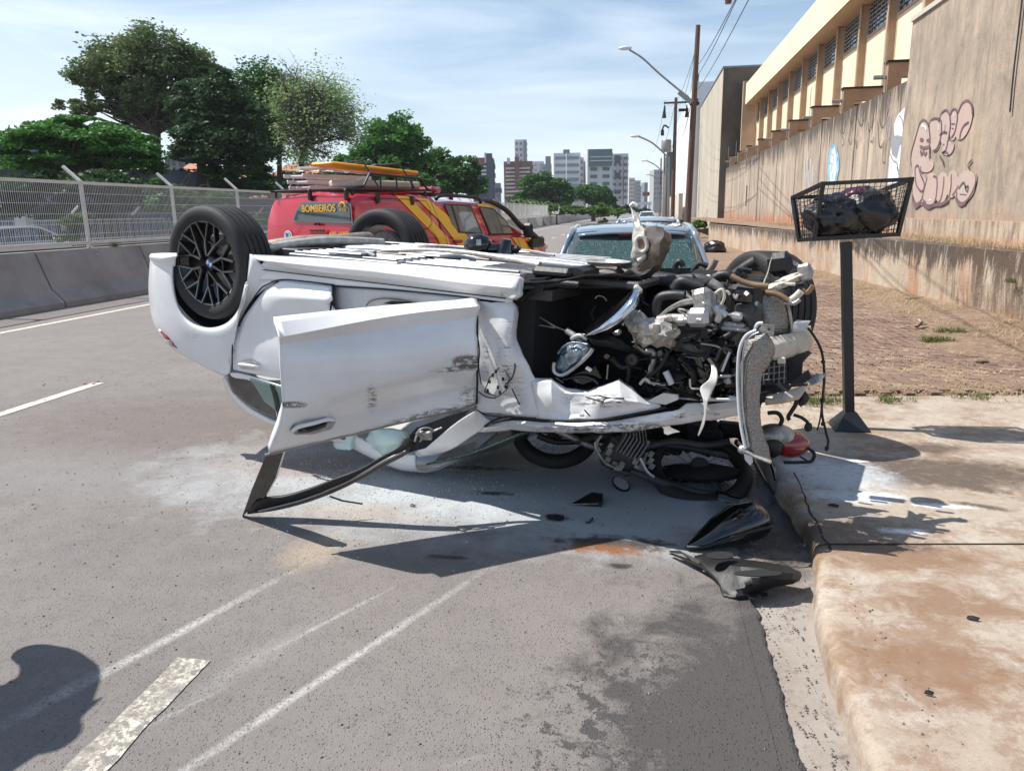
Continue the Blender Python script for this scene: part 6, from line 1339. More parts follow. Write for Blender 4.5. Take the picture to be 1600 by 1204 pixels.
# far rear wheel: open inner side towards us
fc = DP(606, 396, 6.12); b = tyre(MB(), fc, CW_, .355, .25).build('wheel', M['tyre'], car, smooth=35)
q = MB(); q.lathe([(.25, -.10), (.23, -.08), (.23, .10)], fc, CW_, 40); q.build('rim_barrel', M['blackrim'], b, smooth=40)
q = MB(); q.lathe([(0, -.02), (.17, -.02), (.19, .0), (.19, .03)], fc-CW_*.03, CW_, 32); q.build('brake_disc', M['clay'], b, smooth=40)
q = MB(); q.box(fc-CW_*.12+Vector((-.02, 0, .03)), (.14, .1, .14), bev=.03); q.tube([fc-CW_*.1, fc-CW_*.35+Vector((.02, 0, .06)), fc-CW_*.75-CU*.03], [.03, .03, .035], 8); q.build('suspension_knuckle', M['under_dark'], b)
q = MB(); q.tube([fc-CW_*.2+Vector((.0, 0, -.12)), fc-CW_*.16+Vector((.03, 0, .06))], .018, 8); q.build('drop_link', M['clay'], b)
# far front wheel, steered
fw_ = DP(1192, 482, 4.86); rv = (O-fw_).normalized(); an = R(53); axf = Vector((rv.x*math.cos(an)+rv.y*math.sin(an), -rv.x*math.sin(an)+rv.y*math.cos(an), 0)).normalized()
axf = (axf+Vector((0, 0, .06))).normalized(); ty = tyre(MB(), fw_, axf, .366, .26).build('wheel', M['tyre'], car, smooth=35)
q = MB(); q.lathe([(.26, .09), (.24, .07), (.24, -.10)], fw_, axf, 40); q.build('rim_barrel', M['blackrim'], ty, smooth=40)
q = MB(); q.lathe([(0, 0), (.19, 0), (.19, -.03)], fw_, axf, 32); q.build('brake_disc', M['clay'], ty, smooth=40)
# --- the underside, now the top
def ub(b, name, mat, **kw): return b.build(name, M[mat], car, **kw)
def flat(a0, a1, w0, w1, h, mat, name, th=.02, bev=.006, ribs=0, tilt=0):
    b = MB(); b.box(C((a0+a1)/2, (w0+w1)/2, h-th/2), (a1-a0, w1-w0, th), (CF, CW_, CU), bev=bev)
    for k in range(ribs): wv_ = w0+(w1-w0)*(k+.5)/ribs; b.box(C((a0+a1)/2, wv_, h+.006), ((a1-a0)*.94, .022, .014), (CF, CW_, CU), bev=.004)
    return ub(b, name, mat)
flat(.40, 2.35, .14, 1.50, .02, 'under_dark', 'floor_pan', .06)
flat(.52, 1.35, .20, .62, .085, 'under', 'floor_tray', .02, ribs=6); flat(1.38, 2.15, .18, .60, .08, 'under', 'floor_tray', .02, ribs=6)
flat(.60, 1.5, .95, 1.42, .09, 'under', 'floor_tray', .02, ribs=5); flat(1.52, 2.2, .95, 1.42, .085, 'under', 'floor_tray', .02, ribs=5)
flat(.55, 2.1, .66, .88, .075, 'under_silver', 'tunnel_shield', .03, ribs=2)
for w_ in (.70, .82):
    b = MB(); b.tube([C(.2, w_+.05, .04), C(.7, w_, .09), C(1.4, w_-.02, .09), C(2.2, w_, .085), C(2.6, w_, .03)], .03, 10, smooth=True); ub(b, 'exhaust_pipe', 'under_silver', smooth=60)
b = MB(); b.ball(C(.25, .85, .04), (.28, .42, .09), 14, (CF, CW_, CU)); ub(b, 'silencer', 'under_silver', smooth=50)
flat(.15, .5, .30, .60, .10, 'under_dark', 'arm_cover', .05); 
b = MB(); b.tube([C(.05, .3, .06), C(.3, .5, .12), C(.45, .75, .13), C(.4, 1.1, .13), C(.15, 1.4, .06)], [.05, .04, .05, .04, .05], 8, smooth=True); ub(b, 'rear_axle_beam', 'clay', smooth=60)
b = MB(); b.tube([C(.3, .25, .1), C(.45, .6, .14), C(.62, 1.0, .12)], [.03, .05, .03], 8, smooth=True); ub(b, 'control_arm', 'foil', smooth=60)
b = MB(); b.tube([C(1.0, .5, .11), C(1.35, .62, .13), C(1.75, .6, .12), C(2.1, .5, .10)], [.01, .03, .035, .02], 8, smooth=True); ub(b, 'crossmember_brace', 'foil', smooth=60)
rd = random.Random(4)
for k in range(16):
    a0 = rd.uniform(.55, 1.9); w0 = rd.uniform(.25, 1.35); ln = rd.uniform(.12, .5); b = MB(); m_ = rd.choice(['under_silver', 'under', 'clay', 'under', 'under_silver'])
    if k % 3: b.box(C(a0, w0, .098+rd.uniform(0, .012)), (ln, rd.uniform(.03, .12), .012), (CF, CW_, CU), bev=.004)
    else: b.tube([C(a0, w0, .10), C(a0+ln*.5, w0+rd.uniform(-.05, .05), .115), C(a0+ln, w0+rd.uniform(-.1, .1), .10)], .012, 6, smooth=True)
    ub(b, 'floor_bracket' if k % 3 else 'brake_line', m_)
b = MB(); b.box(W(870, 425, .25), (.22, .16, .055), (CF, CW_, CU), bev=.02); ub(b, 'jacking_cover', 'blackplastic')
b = MB(); b.prism([W(838, 421, .2), W(900, 418, .2), W(912, 424, .2), W(912, 437, .2), W(838, 433, .2)], CW_*.2); ub(b, 'floor_end_cover', 'blackplastic')
patch([[(815, 430, .12), (860, 428, .3), (960, 430, .5)], [(812, 442, .05), (850, 438, .16), (960, 436, .45)], [(818, 452, .06), (850, 448, .14), (960, 440, .45)]], 'blackplastic', 'liner_edge', 5, 4, amp=.01, sc=12)
patch([[(790, 432, .02), (812, 434, .02), (822, 438, .05)], [(785, 448, -.03), (808, 452, -.03), (814, 458, .0)], [(782, 462, -.03), (800, 466, -.04), (808, 470, .0)]], 'paint_bits', 'torn_sill_end', 5, 4, amp=.012, sc=18)
# two black mirror housings on top
t = thing('broken_mirror', C(1.72, .78, .13), 'black glossy wing mirror housing lying on the upturned floor, left of its twin', 'car mirror')
def dm(name, c_, sz, axs, mat, par, bev): b = MB(); b.box(c_, sz, axs, bev=bev); return b.build(name, M[mat], par, smooth=50)
mp_ = DP(747, 383, 4.75); b = MB(); b.ball(mp_, (.095, .07, .072), 14, jit=0); o = b.build('housing', M['gloss'], t, smooth=60); b = MB(); b.box(mp_+Vector((.10, 0, -.02)), (.12, .07, .06), bev=.02); b.build('arm', M['gloss'], t, smooth=50); b = MB(); b.box(mp_+Vector((.02, -.072, .02)), (.03, .01, .035)); b.build('socket', M['alu_bright'], t)
mp2 = DP(790, 389, 4.72); t = thing('broken_mirror', mp2+Vector((0, 0, -.08)), 'small black mirror foot standing on the upturned floor, right of the glossy housing', 'car mirror')
b = MB(); b.tube([mp2+Vector((-.02, 0, -.07)), mp2+Vector((0, 0, 0)), mp2+Vector((.01, 0, .06))], [.06, .055, .03], 10); b.build('foot', M['gloss'], t, smooth=50); b = MB(); b.box(mp2+Vector((.06, 0, .0)), (.07, .06, .05), bev=.02); b.build('stub', M['blackplastic'], t)
# ================================================================== TORN OPEN ENGINE BAY (parts of the overturned car)
def tb(pts, r, mat, name, w_=None, n=8, sm=True, flat=None, parent=None):
    P = [W(p[0], p[1], p[2] if len(p) > 2 else w_) for p in pts]; b = MB(); b.tube(P, r, n, smooth=sm, flat=flat); return b.build(name, M[mat], parent or car, smooth=60)
def pr(pts, w_, th, mat, name, parent=None, smooth=None, bend=0):
    P = [W(p[0], p[1], p[2] if len(p) > 2 else w_) for p in pts]; b = MB(); b.prism(P, CW_*th); return b.build(name, M[mat], parent or car, uvpx=True)
def bxp(px, py, w_, sz, mat, name, rot=0, bev=.01, parent=None, yaw=0):
    a = CF*math.cos(rot)+CU*math.sin(rot); u = CU*math.cos(rot)-CF*math.sin(rot); b = MB(); b.box(W(px, py, w_), sz, (a, CW_, u), bev=bev); return b.build(name, M[mat], parent or car, smooth=35)
# dark lining of the bay: wheel arch shell, dark backdrop bulk, far liner
def wp(rows, mat, name, **k): return patch(rows, mat, name, **k)
wp([[(812, 440, .05), (870, 437, .10), (940, 434, .20), (1000, 436, .30)], [(806, 470, .25), (860, 455, .45), (940, 452, .5), (1010, 456, .5)], [(806, 530, .42), (860, 530, .6), (940, 530, .62), (1010, 520, .62)], [(825, 590, .35), (870, 600, .5), (940, 600, .5), (1010, 600, .5)], [(845, 612, .06), (880, 622, .1), (940, 622, .1), (1020, 625, .15)]], 'well', 'wheel_arch_liner', amp=.02, sc=6)
b = MB(); b.prism([C(2.35, .75, .05), C(3.1, .75, .0), C(3.25, .9, -.45), C(2.4, .75, -.6)], CW_*.55); b.build('bay_backdrop', M['well'], car)  # dark bulk added behind the parts for occlusion
wp([[(1000, 455, .62), (1080, 470, .6), (1150, 480, .6), (1200, 500, .62)], [(1000, 520, .5), (1080, 530, .45), (1150, 540, .5), (1195, 545, .55)], [(1010, 580, .40), (1080, 590, .35), (1150, 595, .4), (1190, 600, .5)], [(1020, 628, .25), (1080, 632, .3), (1150, 625, .45), (1190, 640, .55)]], 'well', 'engine_cover', amp=.05, sc=7, seed=2)
tb([(812, 470), (835, 452), (870, 443), (905, 445)], .018, 'blackplastic', 'liner_rib', .12); tb([(835, 475), (850, 455), (900, 448), (960, 448)], .012, 'blackplastic', 'liner_rib', .3)
pr([(828, 436), (852, 434), (848, 455), (826, 460)], .10, .08, 'blackplastic', 'liner_bracket'); tb([(858, 440), (880, 446), (905, 447)], .016, 'gloss', 'liner_clip', .15)
tb([(838, 492), (868, 510), (895, 520)], .004, 'alu', 'wiring', .22); tb([(838, 507), (868, 512)], .005, 'alu', 'wiring', .22)
tb([(930, 466), (935, 462), (943, 464), (948, 470)], .003, 'alu', 'wiring', .28); tb([(928, 500), (924, 490), (930, 478)], .004, 'blackcable', 'wiring', .25)
# bright headlamp bezel / chrome blade
wp([[(908, 520, .12), (930, 500, .12), (958, 478, .12), (985, 456, .14), (996, 449, .16)], [(915, 523, .04), (938, 508, .02), (965, 488, .02), (988, 466, .05), (999, 454, .12)], [(930, 524, .04), (950, 514, .01), (974, 498, .01), (994, 476, .05), (1001, 460, .12)], [(947, 523, .10), (960, 518, .09), (982, 505, .09), (999, 484, .12), (1003, 468, .16)]], 'chrome', 'bright_strut', solid=.01)
bxp(997, 452, .2, (.03, .03, .05), 'beam', 'strut_end', .8); bxp(964, 519, .16, (.04, .04, .03), 'alu_bright', 'bolt_head')
tb([(912, 524), (925, 512)], .012, 'under_dark', 'bracket', .14); tb([(885, 516), (900, 526), (910, 535)], .016, 'alu', 'strut_mount', .12); tb([(893, 530), (905, 524), (918, 530)], .012, 'alu_bright', 'broken_clip', .1)
# broken headlamp
wp([[(884, 540, .12), (900, 534, .1), (920, 538, .12)], [(872, 556, .08), (895, 550, .03), (925, 545, .1)], [(868, 575, .08), (890, 570, .03), (915, 562, .1)], [(866, 582, .1), (880, 584, .08), (895, 578, .12)]], 'blue_lens', 'headlamp', amp=.012, sc=20, solid=.02, lin=True)
tb([(866, 566), (866, 580), (878, 586), (895, 576), (918, 556), (926, 545)], .010, 'alu_bright', 'headlamp_rim', .06); tb([(872, 552), (880, 542), (895, 535), (918, 538)], .006, 'blue_lens', 'headlamp_rim', .06)
pr([(862, 585), (890, 588), (930, 572), (940, 590), (900, 604), (870, 600)], .12, .1, 'gloss', 'headlamp_back'); pr([(917, 572), (925, 577), (922, 581), (914, 576)], .10, .01, 'white', 'part_sticker'); bxp(948, 557, .15, (.03, .03, .022), 'brownhose', 'bulb_socket', .2)
tb([(880, 594), (905, 588), (925, 592), (935, 600)], .008, 'gloss', 'lamp_edge', .1)
wp([[(918, 523, .12), (945, 522, .1), (970, 530, .12), (992, 548, .2)], [(922, 530, .06), (948, 532, .04), (972, 540, .06), (995, 552, .15)], [(926, 538, .12), (950, 542, .1), (975, 549, .12), (997, 556, .2)]], 'blackplastic', 'arm_cover', amp=.008, sc=14, lin=True)
# crumpled foil heat shield
wp([[(983, 486, .2), (1000, 492, .15), (1020, 497, .14), (1038, 500, .14), (1060, 498, .2)], [(977, 504, .12), (1000, 506, .07), (1020, 508, .05), (1040, 512, .06), (1062, 512, .14)], [(984, 518, .12), (1000, 520, .08), (1020, 524, .05), (1042, 528, .06), (1060, 526, .14)], [(988, 536, .2), (1004, 540, .15), (1022, 540, .14), (1042, 543, .16), (1055, 540, .2)]], 'foil', 'crumpled_shield', su=3, sv=3, amp=.03, sc=26, solid=.004, smooth=None, lin=True)
# suspension arm and knuckle in cast aluminium
tb([(1028, 498), (1045, 484), (1065, 474), (1085, 470)], [.014, .03], 'alu', 'cast_arm', .16, n=6, flat=.6); tb([(1028, 500), (1050, 497), (1078, 497)], [.022, .02], 'alu', 'cast_arm', .14, n=6)
bxp(1093, 495, .12, (.10, .10, .085), 'alu_bright', 'cast_housing', .1, .02); bxp(1093, 500, .08, (.04, .03, .03), 'alu', 'housing_lug'); bxp(1100, 474, .14, (.08, .09, .14), 'alu', 'cast_housing', .3, .02); bxp(1066, 500, .12, (.06, .07, .05), 'alu_bright', 'ball_joint', .1, .02)
wp([[(1085, 460, .2), (1100, 452, .18), (1118, 458, .2)], [(1084, 475, .12), (1102, 470, .08), (1120, 478, .12)], [(1090, 492, .12), (1106, 492, .1), (1116, 500, .14)]], 'alu', 'knuckle', amp=.02, sc=18, lin=True)
tb([(1110, 440), (1126, 452), (1120, 470), (1132, 485)], [.02, .016], 'alu', 'steering_arm', .2); tb([(1118, 478), (1124, 492), (1120, 502)], [.022, .018], 'alu_bright', 'coolant_pipe', .12); tb([(1126, 485), (1135, 494)], .016, 'alu_bright', 'coolant_pipe', .12)
tb([(1118, 458), (1128, 452), (1132, 463), (1126, 478), (1116, 486)], .007, 'beam', 'bracket', .16)
# hoses
tb([(1030, 500), (1026, 480), (1032, 465), (1050, 461), (1070, 462)], .024, 'blackplastic', 'coolant_hose', .2); tb([(1055, 452), (1065, 440), (1085, 445), (1100, 450)], .03, 'blackplastic', 'air_hose', .3); tb([(1002, 458), (1005, 472), (1015, 478)], .006, 'blackcable', 'hose', .3)
tb([(1112, 455), (1112, 440), (1125, 430), (1140, 430), (1148, 440)], .022, 'blackplastic', 'coolant_hose', .35); tb([(1142, 431), (1160, 440), (1178, 445), (1200, 447)], .014, 'brownhose', 'rubber_hose', .3); tb([(1130, 456), (1150, 457), (1175, 456), (1195, 448)], .010, 'brownhose', 'rubber_hose', .35)
tb([(1125, 510), (1133, 500), (1150, 493), (1170, 500), (1175, 508)], .02, 'blackplastic', 'coolant_hose', .15); bxp(1152, 494, .13, (.05, .05, .035), 'alu_bright', 'hose_clamp', -.1); bxp(1148, 506, .15, (.10, .06, .02), 'alu_bright', 'oil_cooler', 0); bxp(1148, 513, .15, (.12, .06, .02), 'alu_bright', 'oil_cooler', 0)
tb([(1140, 505), (1145, 520), (1120, 532), (1090, 535), (1060, 530)], .018, 'blackplastic', 'coolant_hose', .25)
# far side: strut, liner, caliper region, reinforcement
tb([(1145, 432), (1165, 418), (1182, 408)], [.03, .035], 'blackplastic', 'damper', .75); tb([(1192, 445), (1200, 425), (1203, 412), (1206, 402)], [.008, .02, .024, .004], 'beam', 'bent_bracket', .5, flat=.4); tb([(1196, 446), (1183, 452), (1165, 456)], .012, 'beam', 'bent_bracket', .5)
bxp(1220, 412, .8, (.12, .12, .12), 'blackplastic', 'steering_joint', .2, .03); tb([(1232, 408), (1245, 415), (1252, 420)], .014, 'alu_bright', 'tie_rod', .8)
wp([[(1188, 450, .5), (1205, 442, .5), (1225, 433, .55), (1245, 425, .6), (1262, 418, .6), (1270, 418, .6)], [(1188, 456, .45), (1206, 450, .45), (1228, 440, .5), (1247, 432, .55), (1262, 428, .6), (1272, 428, .6)], [(1192, 460, .5), (1208, 457, .5), (1230, 448, .55), (1248, 438, .6), (1262, 434, .6), (1268, 434, .65)]], 'beam', 'front_crossmember', amp=.005, sc=20, solid=.02, lin=True)
bxp(1258, 425, .6, (.06, .05, .08), 'alu', 'towing_bracket', .3); bxp(1215, 447, .44, (.03, .02, .03), 'beam', 'weld_plate', .5)
tb([(1195, 457), (1215, 460), (1232, 470)], .014, 'brownhose', 'rubber_hose', .4); tb([(1235, 470), (1245, 462), (1252, 455)], .018, 'beam', 'sensor', .45); tb([(1225, 473), (1240, 474), (1250, 468)], .010, 'alu_bright', 'sensor', .42)
# radiator and fan cowl
bxp(1165, 476, .40, (.16, .18, .22), 'blackplastic', 'fan_cowl', .02, .03); bxp(1160, 465, .28, (.09, .05, .07), 'gloss', 'pump', 0, .02); bxp(1168, 490, .28, (.12, .04, .12), 'under_dark', 'fan_motor', 0, .03)
wp([[(1183, 460, .38), (1200, 461, .4), (1222, 464, .5)], [(1181, 485, .36), (1202, 486, .36), (1229, 486, .48)], [(1180, 508, .36), (1204, 508, .36), (1233, 506, .46)], [(1183, 519, .38), (1206, 522, .38), (1234, 518, .48)]], 'finned', 'radiator', solid=.03, amp=.004)
tb([(1224, 463), (1232, 480), (1236, 500), (1237, 520)], .007, 'alu', 'radiator_edge', .46); tb([(1183, 459), (1181, 485), (1180, 520)], .012, 'blackplastic', 'radiator_tank', .36)
# bumper beam with raw paint
wp([[(1200, 527, .22), (1215, 524, .3), (1240, 519, .45), (1262, 510, .62), (1267, 508, .66)], [(1202, 540, .18), (1218, 538, .24), (1242, 532, .40), (1264, 524, .58), (1269, 521, .64)], [(1206, 560, .18), (1222, 557, .24), (1244, 552, .40), (1265, 546, .58), (1270, 543, .66)], [(1210, 563, .24), (1226, 560, .3), (1246, 555, .46), (1264, 549, .64), (1268, 547, .7)]], 'beam', 'bumper_beam', solid=.03, amp=.0015, sc=20, lin=True)
pr([(1240, 504), (1262, 505), (1256, 516), (1238, 519)], .44, .10, 'jamb', 'crash_box'); pr([(1192, 506), (1210, 508), (1208, 526), (1190, 525), (1183, 516)], .16, .01, 'alu', 'mount_plate'); bxp(1201, 514, .155, (.012, .01, .012), 'seam', 'bolt_hole')
bxp(1221, 563, .2, (.035, .01, .03), 'beam', 'part_label', .1)
# condenser torn down on the near side, with its white tube edge
wp([[(1184, 518, .16), (1194, 520, .14), (1206, 532, .16), (1211, 545, .2)], [(1164, 532, .12), (1180, 535, .09), (1195, 548, .12), (1207, 562, .18)], [(1156, 570, .10), (1168, 575, .07), (1180, 582, .10), (1190, 590, .14)], [(1156, 620, .10), (1166, 622, .07), (1176, 625, .10), (1187, 628, .14)], [(1160, 665, .10), (1168, 665, .07), (1179, 665, .10), (1190, 664, .14)], [(1168, 700, .10), (1178, 698, .08), (1190, 700, .12), (1202, 706, .16)], [(1172, 712, .10), (1182, 714, .09), (1194, 718, .12), (1206, 724, .16)]], 'finned', 'condenser', su=6, sv=5, solid=.02, amp=.007, sc=14, lin=True)
tb([(1182, 516), (1166, 524), (1156, 545), (1153, 580), (1154, 625), (1158, 665), (1165, 700)], .008, 'jamb', 'condenser_tube', .08); tb([(1186, 519), (1171, 527), (1162, 545), (1160, 580), (1160, 625), (1164, 665), (1170, 698)], .004, 'alu_bright', 'condenser_tube', .07)
b = MB(); b.ball(W(1160, 702, .09), .022, 10); b.build('tube_end', M['alu_bright'], car, smooth=60); tb([(1165, 704), (1180, 712), (1205, 722)], .014, 'alu', 'condenser_foot', .08, flat=.6); pr([(1162, 708), (1175, 712), (1176, 722), (1172, 727), (1164, 718)], .085, .01, 'jamb', 'torn_lug')
tb([(1178, 517), (1184, 506), (1192, 505)], .008, 'jamb', 'bent_pipe', .14)
# black grille, splitter, cables below the beam
pr([(1192, 570), (1228, 562), (1228, 598), (1190, 602)], .34, .03, 'blackplastic', 'grille_panel')
for k in range(5): tb([(1194+k*8, 568-k*1), (1193+k*8, 600)], .003, 'under', 'grille_rib', .33, n=5)
for k in range(3): tb([(1192, 576+k*9), (1228, 570+k*10)], .003, 'under', 'grille_rib', .33, n=5)
wp([[(1198, 616, .3), (1225, 612, .3), (1245, 606, .38), (1256, 600, .45)], [(1196, 626, .24), (1225, 624, .26), (1248, 618, .34), (1258, 608, .42)], [(1196, 633, .28), (1225, 630, .3), (1248, 624, .4), (1257, 614, .46)]], 'beam', 'splitter', solid=.01, lin=True)
pr([(1232, 560), (1262, 548), (1268, 552), (1254, 566), (1252, 590), (1238, 600), (1230, 588)], .42, .02, 'blackplastic', 'torn_bumper_piece'); pr([(1234, 598), (1262, 578), (1268, 590), (1250, 604)], .36, .02, 'blackplastic', 'torn_bumper_piece'); pr([(1258, 592), (1268, 586), (1293, 583), (1282, 596), (1268, 602)], .40, .008, 'blue_lens', 'torn_lamp_piece')
tb([(1195, 596), (1225, 602), (1250, 600), (1262, 600)], .009, 'blackplastic', 'stay', .28); tb([(1215, 598), (1228, 610)], .012, 'under_dark', 'stay', .28)
tb([(1262, 512), (1272, 525), (1284, 550), (1288, 590), (1284, 640), (1290, 672), (1294, 690), (1291, 704)], .006, 'blackcable', 'hanging_cable', .55, n=6); tb([(1287, 600), (1282, 650), (1277, 672)], .004, 'blackcable', 'hanging_cable', .54, n=6)
for x, y, r_ in ((1286, 565, .011), (1285, 625, .013), (1286, 662, .012), (1292, 700, .012)): b = MB(); b.ball(W(x, y, .545), r_, 6); b.build('cable_clip', M['blackcable'], car)
tb([(1245, 612), (1244, 630), (1232, 650), (1234, 656)], .010, 'blackcable', 'hanging_cable', .42); tb([(1240, 648), (1252, 652), (1262, 660), (1262, 668)], .008, 'blackcable', 'hanging_cable', .42); b = MB(); b.ball(W(1263, 667, .41), (.02, .02, .024), 8); b.build('cable_plug', M['blackcable'], car)
tb([(1250, 612), (1258, 622), (1248, 630)], .02, 'blackplastic', 'hose_stub', .45)
# strips of torn white bodywork hanging near the middle
wp([[(1103, 558, .2), (1108, 556, .2)], [(1112, 570, .12), (1119, 574, .12)], [(1108, 590, .08), (1120, 592, .08)], [(1094, 605, .08), (1112, 612, .08)], [(1098, 620, .06), (1106, 628, .06)]], 'paint_bits', 'torn_strip', solid=.006, amp=.006)
wp([[(1098, 620, .06), (1106, 624, .06)], [(1100, 645, .05), (1103, 647, .05)], [(1096, 662, .04), (1100, 664, .04)], [(1090, 680, .04), (1092, 681, .04)]], 'paint_bits', 'torn_strip', solid=.004)
tb([(1078, 592), (1080, 606), (1095, 608), (1110, 622)], .005, 'beam', 'torn_wire', .1)
# clutter of the dark bay: brackets, ribs, pipes
for pts, r_, m_, w_ in ((((1010, 548), (1022, 552), (1018, 575), (1012, 592)), .014, 'alu', .18), (((1030, 548), (1036, 562)), .014, 'under', .2), (((1045, 548), (1030, 575), (1008, 590)), .010, 'blackcable', .14), (((1040, 580), (1050, 600)), .016, 'jamb', .14), (((1060, 545), (1090, 555), (1110, 550)), .009, 'blackcable', .2),
                        (((1120, 560), (1128, 545), (1140, 548), (1132, 565), (1122, 582)), .010, 'gloss', .14), (((1128, 580), (1136, 560), (1140, 550)), .006, 'jamb', .12), (((985, 560), (980, 600)), .012, 'blackplastic', .2), (((955, 560), (975, 575), (1000, 562)), .014, 'blackplastic', .2), (((990, 540), (1010, 552), (1040, 556)), .012, 'under_dark', .2),
                        (((1120, 588), (1142, 587)), .008, 'alu_bright', .12), (((1060, 560), (1080, 580), (1082, 600)), .018, 'blackplastic', .2), (((1140, 520), (1146, 560), (1146, 600)), .02, 'gloss', .28), (((1095, 535), (1110, 545), (1100, 560)), .008, 'blackcable', .18), (((950, 570), (948, 592)), .004, 'alu', .14), (((1000, 600), (1008, 592), (1016, 598)), .008, 'beam', .12)):
    tb(pts, r_, m_, 'engine_pipe' if r_ < .012 else 'engine_bracket', w_)
bxp(1083, 532, .22, (.17, .02, .13), 'under_dark', 'cover_plate', -.05, .006); bxp(989, 560, .16, (.05, .05, .05), 'blackplastic', 'rubber_mount', 0, .02)
b = MB(); b.lathe([(0, 0), (.012, 0), (.012, .01), (.028, .01), (.028, .03)], W(989, 561, .125), -CW_, 16); b.build('pulley', M['under_dark'], car)
rd = random.Random(11)
def shard(px, py, w_, s_, m_):
    n_ = rd.randint(4, 6); a0 = rd.uniform(0, 6); P = [W(px+s_*rd.uniform(.25, 1)*math.cos(a0+6.28*i/n_), py+s_*rd.uniform(.25, .9)*math.sin(a0+6.28*i/n_), w_+rd.uniform(-.05, .05)) for i in range(n_)]; c_ = sum(P, Vector())/n_-CW_*rd.uniform(-.02, .03)
    b = MB(); b.add(P+[c_], [(i, (i+1) % n_, n_) for i in range(n_)]); b.build('torn_plate', M[m_], car, solid=.003)
for k in range(110):
    px, py = rd.uniform(1000, 1150), rd.uniform(520, 622); w_ = rd.uniform(.14, .34); m_ = rd.choice(['blackplastic', 'gloss', 'blackplastic', 'gloss', 'well', 'alu', 'blackcable', 'jamb' if py > 585 else 'well'])
    s_ = .4 if m_ in ('alu', 'jamb') else 1
    if k % 2: shard(px, py, w_, rd.uniform(9, 26)*s_, m_)
    else:
        q = [(px, py), (px+rd.uniform(-25, 25), py+rd.uniform(-18, 18)), (px+rd.uniform(-45, 45), py+rd.uniform(-22, 22))]; q = [(x, max(515, min(624, y))) for x, y in q]; tb(q, rd.uniform(.003, .009), m_, 'engine_line', w_, n=6)
for k in range(40):
    px, py = rd.uniform(1060, 1180), rd.uniform(445, 520); w_ = rd.uniform(.2, .55); m_ = rd.choice(['alu', 'blackplastic', 'gloss', 'under_dark', 'beam', 'blackcable', 'alu_bright', 'well'])
    if k % 2: shard(px, py, w_, rd.uniform(6, 17), m_)
    else: tb([(px, py), (px+rd.uniform(-20, 20), py+rd.uniform(-10, 10)), (px+rd.uniform(-35, 35), py+rd.uniform(-14, 14))], rd.uniform(.003, .009), m_, 'engine_line', w_, n=6)
for k in range(12):
    px, py = rd.uniform(1150, 1255), rd.uniform(425, 455); w_ = rd.uniform(.5, .8); m_ = rd.choice(['alu', 'blackplastic', 'gloss', 'beam', 'blackcable', 'brownhose'])
    tb([(px, py), (px+rd.uniform(-20, 20), py+rd.uniform(-10, 8)), (px+rd.uniform(-30, 30), py+rd.uniform(-10, 10))], rd.uniform(.005, .014), m_, 'engine_line', w_, n=6)
# things on the upper (floor) side of the bay
pr([(1035, 438), (1100, 430), (1112, 436), (1040, 452)], .9, .02, 'under_dark', 'subframe_plate'); tb([(1040, 452), (1075, 440), (1105, 432)], .022, 'beam', 'subframe_arm', .8, flat=.4)
tb([(1000, 432), (1040, 438), (1090, 436), (1110, 445)], .03, 'under_dark', 'subframe', .6); tb([(1090, 440), (1110, 420), (1118, 405)], .02, 'clay', 'bent_bracket', .8); tb([(1082, 425), (1092, 412), (1105, 415)], .014, 'blackcable', 'hose', .8)
bxp(1102, 437, .7, (.14, .1, .1), 'well', 'gearbox_mount', 0, .02); bxp(1107, 432, .62, (.02, .01, .02), 'white', 'nut', 0, .004); tb([(1050, 452), (1062, 446), (1078, 450)], .03, 'blackplastic', 'boot', .5)
bxp(900, 428, .5, (.9, .5, .04), 'under_dark', 'front_undertray', -.02, .01); wp([[(905, 428, .35), (925, 418, .6), (950, 414, .7)], [(930, 430, .32), (945, 424, .5), (965, 420, .7)], [(965, 434, .3), (975, 430, .5), (985, 424, .7)]], 'clay', 'strut_tower', solid=.02, amp=.01)
b = MB(); pc = W(943, 422, .5)+CU*.02; b.lathe([(.05, 0), (.085, .01), (.10, .03), (.14, .03)], pc, CU, 20); b.build('strut_seat', M['foil'], car, smooth=50)
# scorched bumper piece that stands up over the bay
bp = .55
wp([[(965, 435, bp-.05), (975, 428, bp-.08), (992, 437, bp-.08), (1010, 440, bp)], [(978, 428, bp), (990, 418, bp-.08), (1012, 425, bp-.10), (1028, 425, bp-.02)], [(992, 408, bp), (1005, 398, bp-.10), (1028, 402, bp-.14), (1044, 395, bp-.02)], [(1000, 385, bp), (1012, 375, bp-.12), (1036, 375, bp-.16), (1053, 375, bp-.02)], [(998, 362, bp), (1015, 357, bp-.10), (1036, 358, bp-.14), (1050, 366, bp-.02)], [(994, 348, bp+.02), (1008, 350, bp-.02), (1025, 354, bp-.05), (1042, 360, bp)]], 'bronze', 'scorched_panel', su=4, sv=4, solid=.005, amp=.02, sc=11, smooth=28, lin=True)
wp([[(985, 322, bp), (992, 326, bp)], [(986, 335, bp-.02), (1000, 340, bp-.02)], [(987, 355, bp-.04), (1008, 360, bp-.06)], [(987, 375, bp-.05), (1012, 385, bp-.10)], [(988, 395, bp-.05), (1004, 402, bp-.08)], [(992, 410, bp-.03), (1006, 410, bp-.04)]], 'foil', 'torn_tongue', su=4, sv=4, solid=.004, amp=.016, sc=16, smooth=20)
tb([(994, 375), (1000, 369), (1008, 374), (1011, 386), (1004, 394), (996, 388), (994, 376)], .011, 'foil', 'torn_hole_edge', bp-.13); pr([(996, 376), (1002, 372), (1008, 378), (1007, 390), (998, 388)], bp-.135, .004, 'brownhose', 'torn_hole'); tb([(985, 322), (990, 318), (996, 322)], .01, 'foil', 'torn_tip', bp)
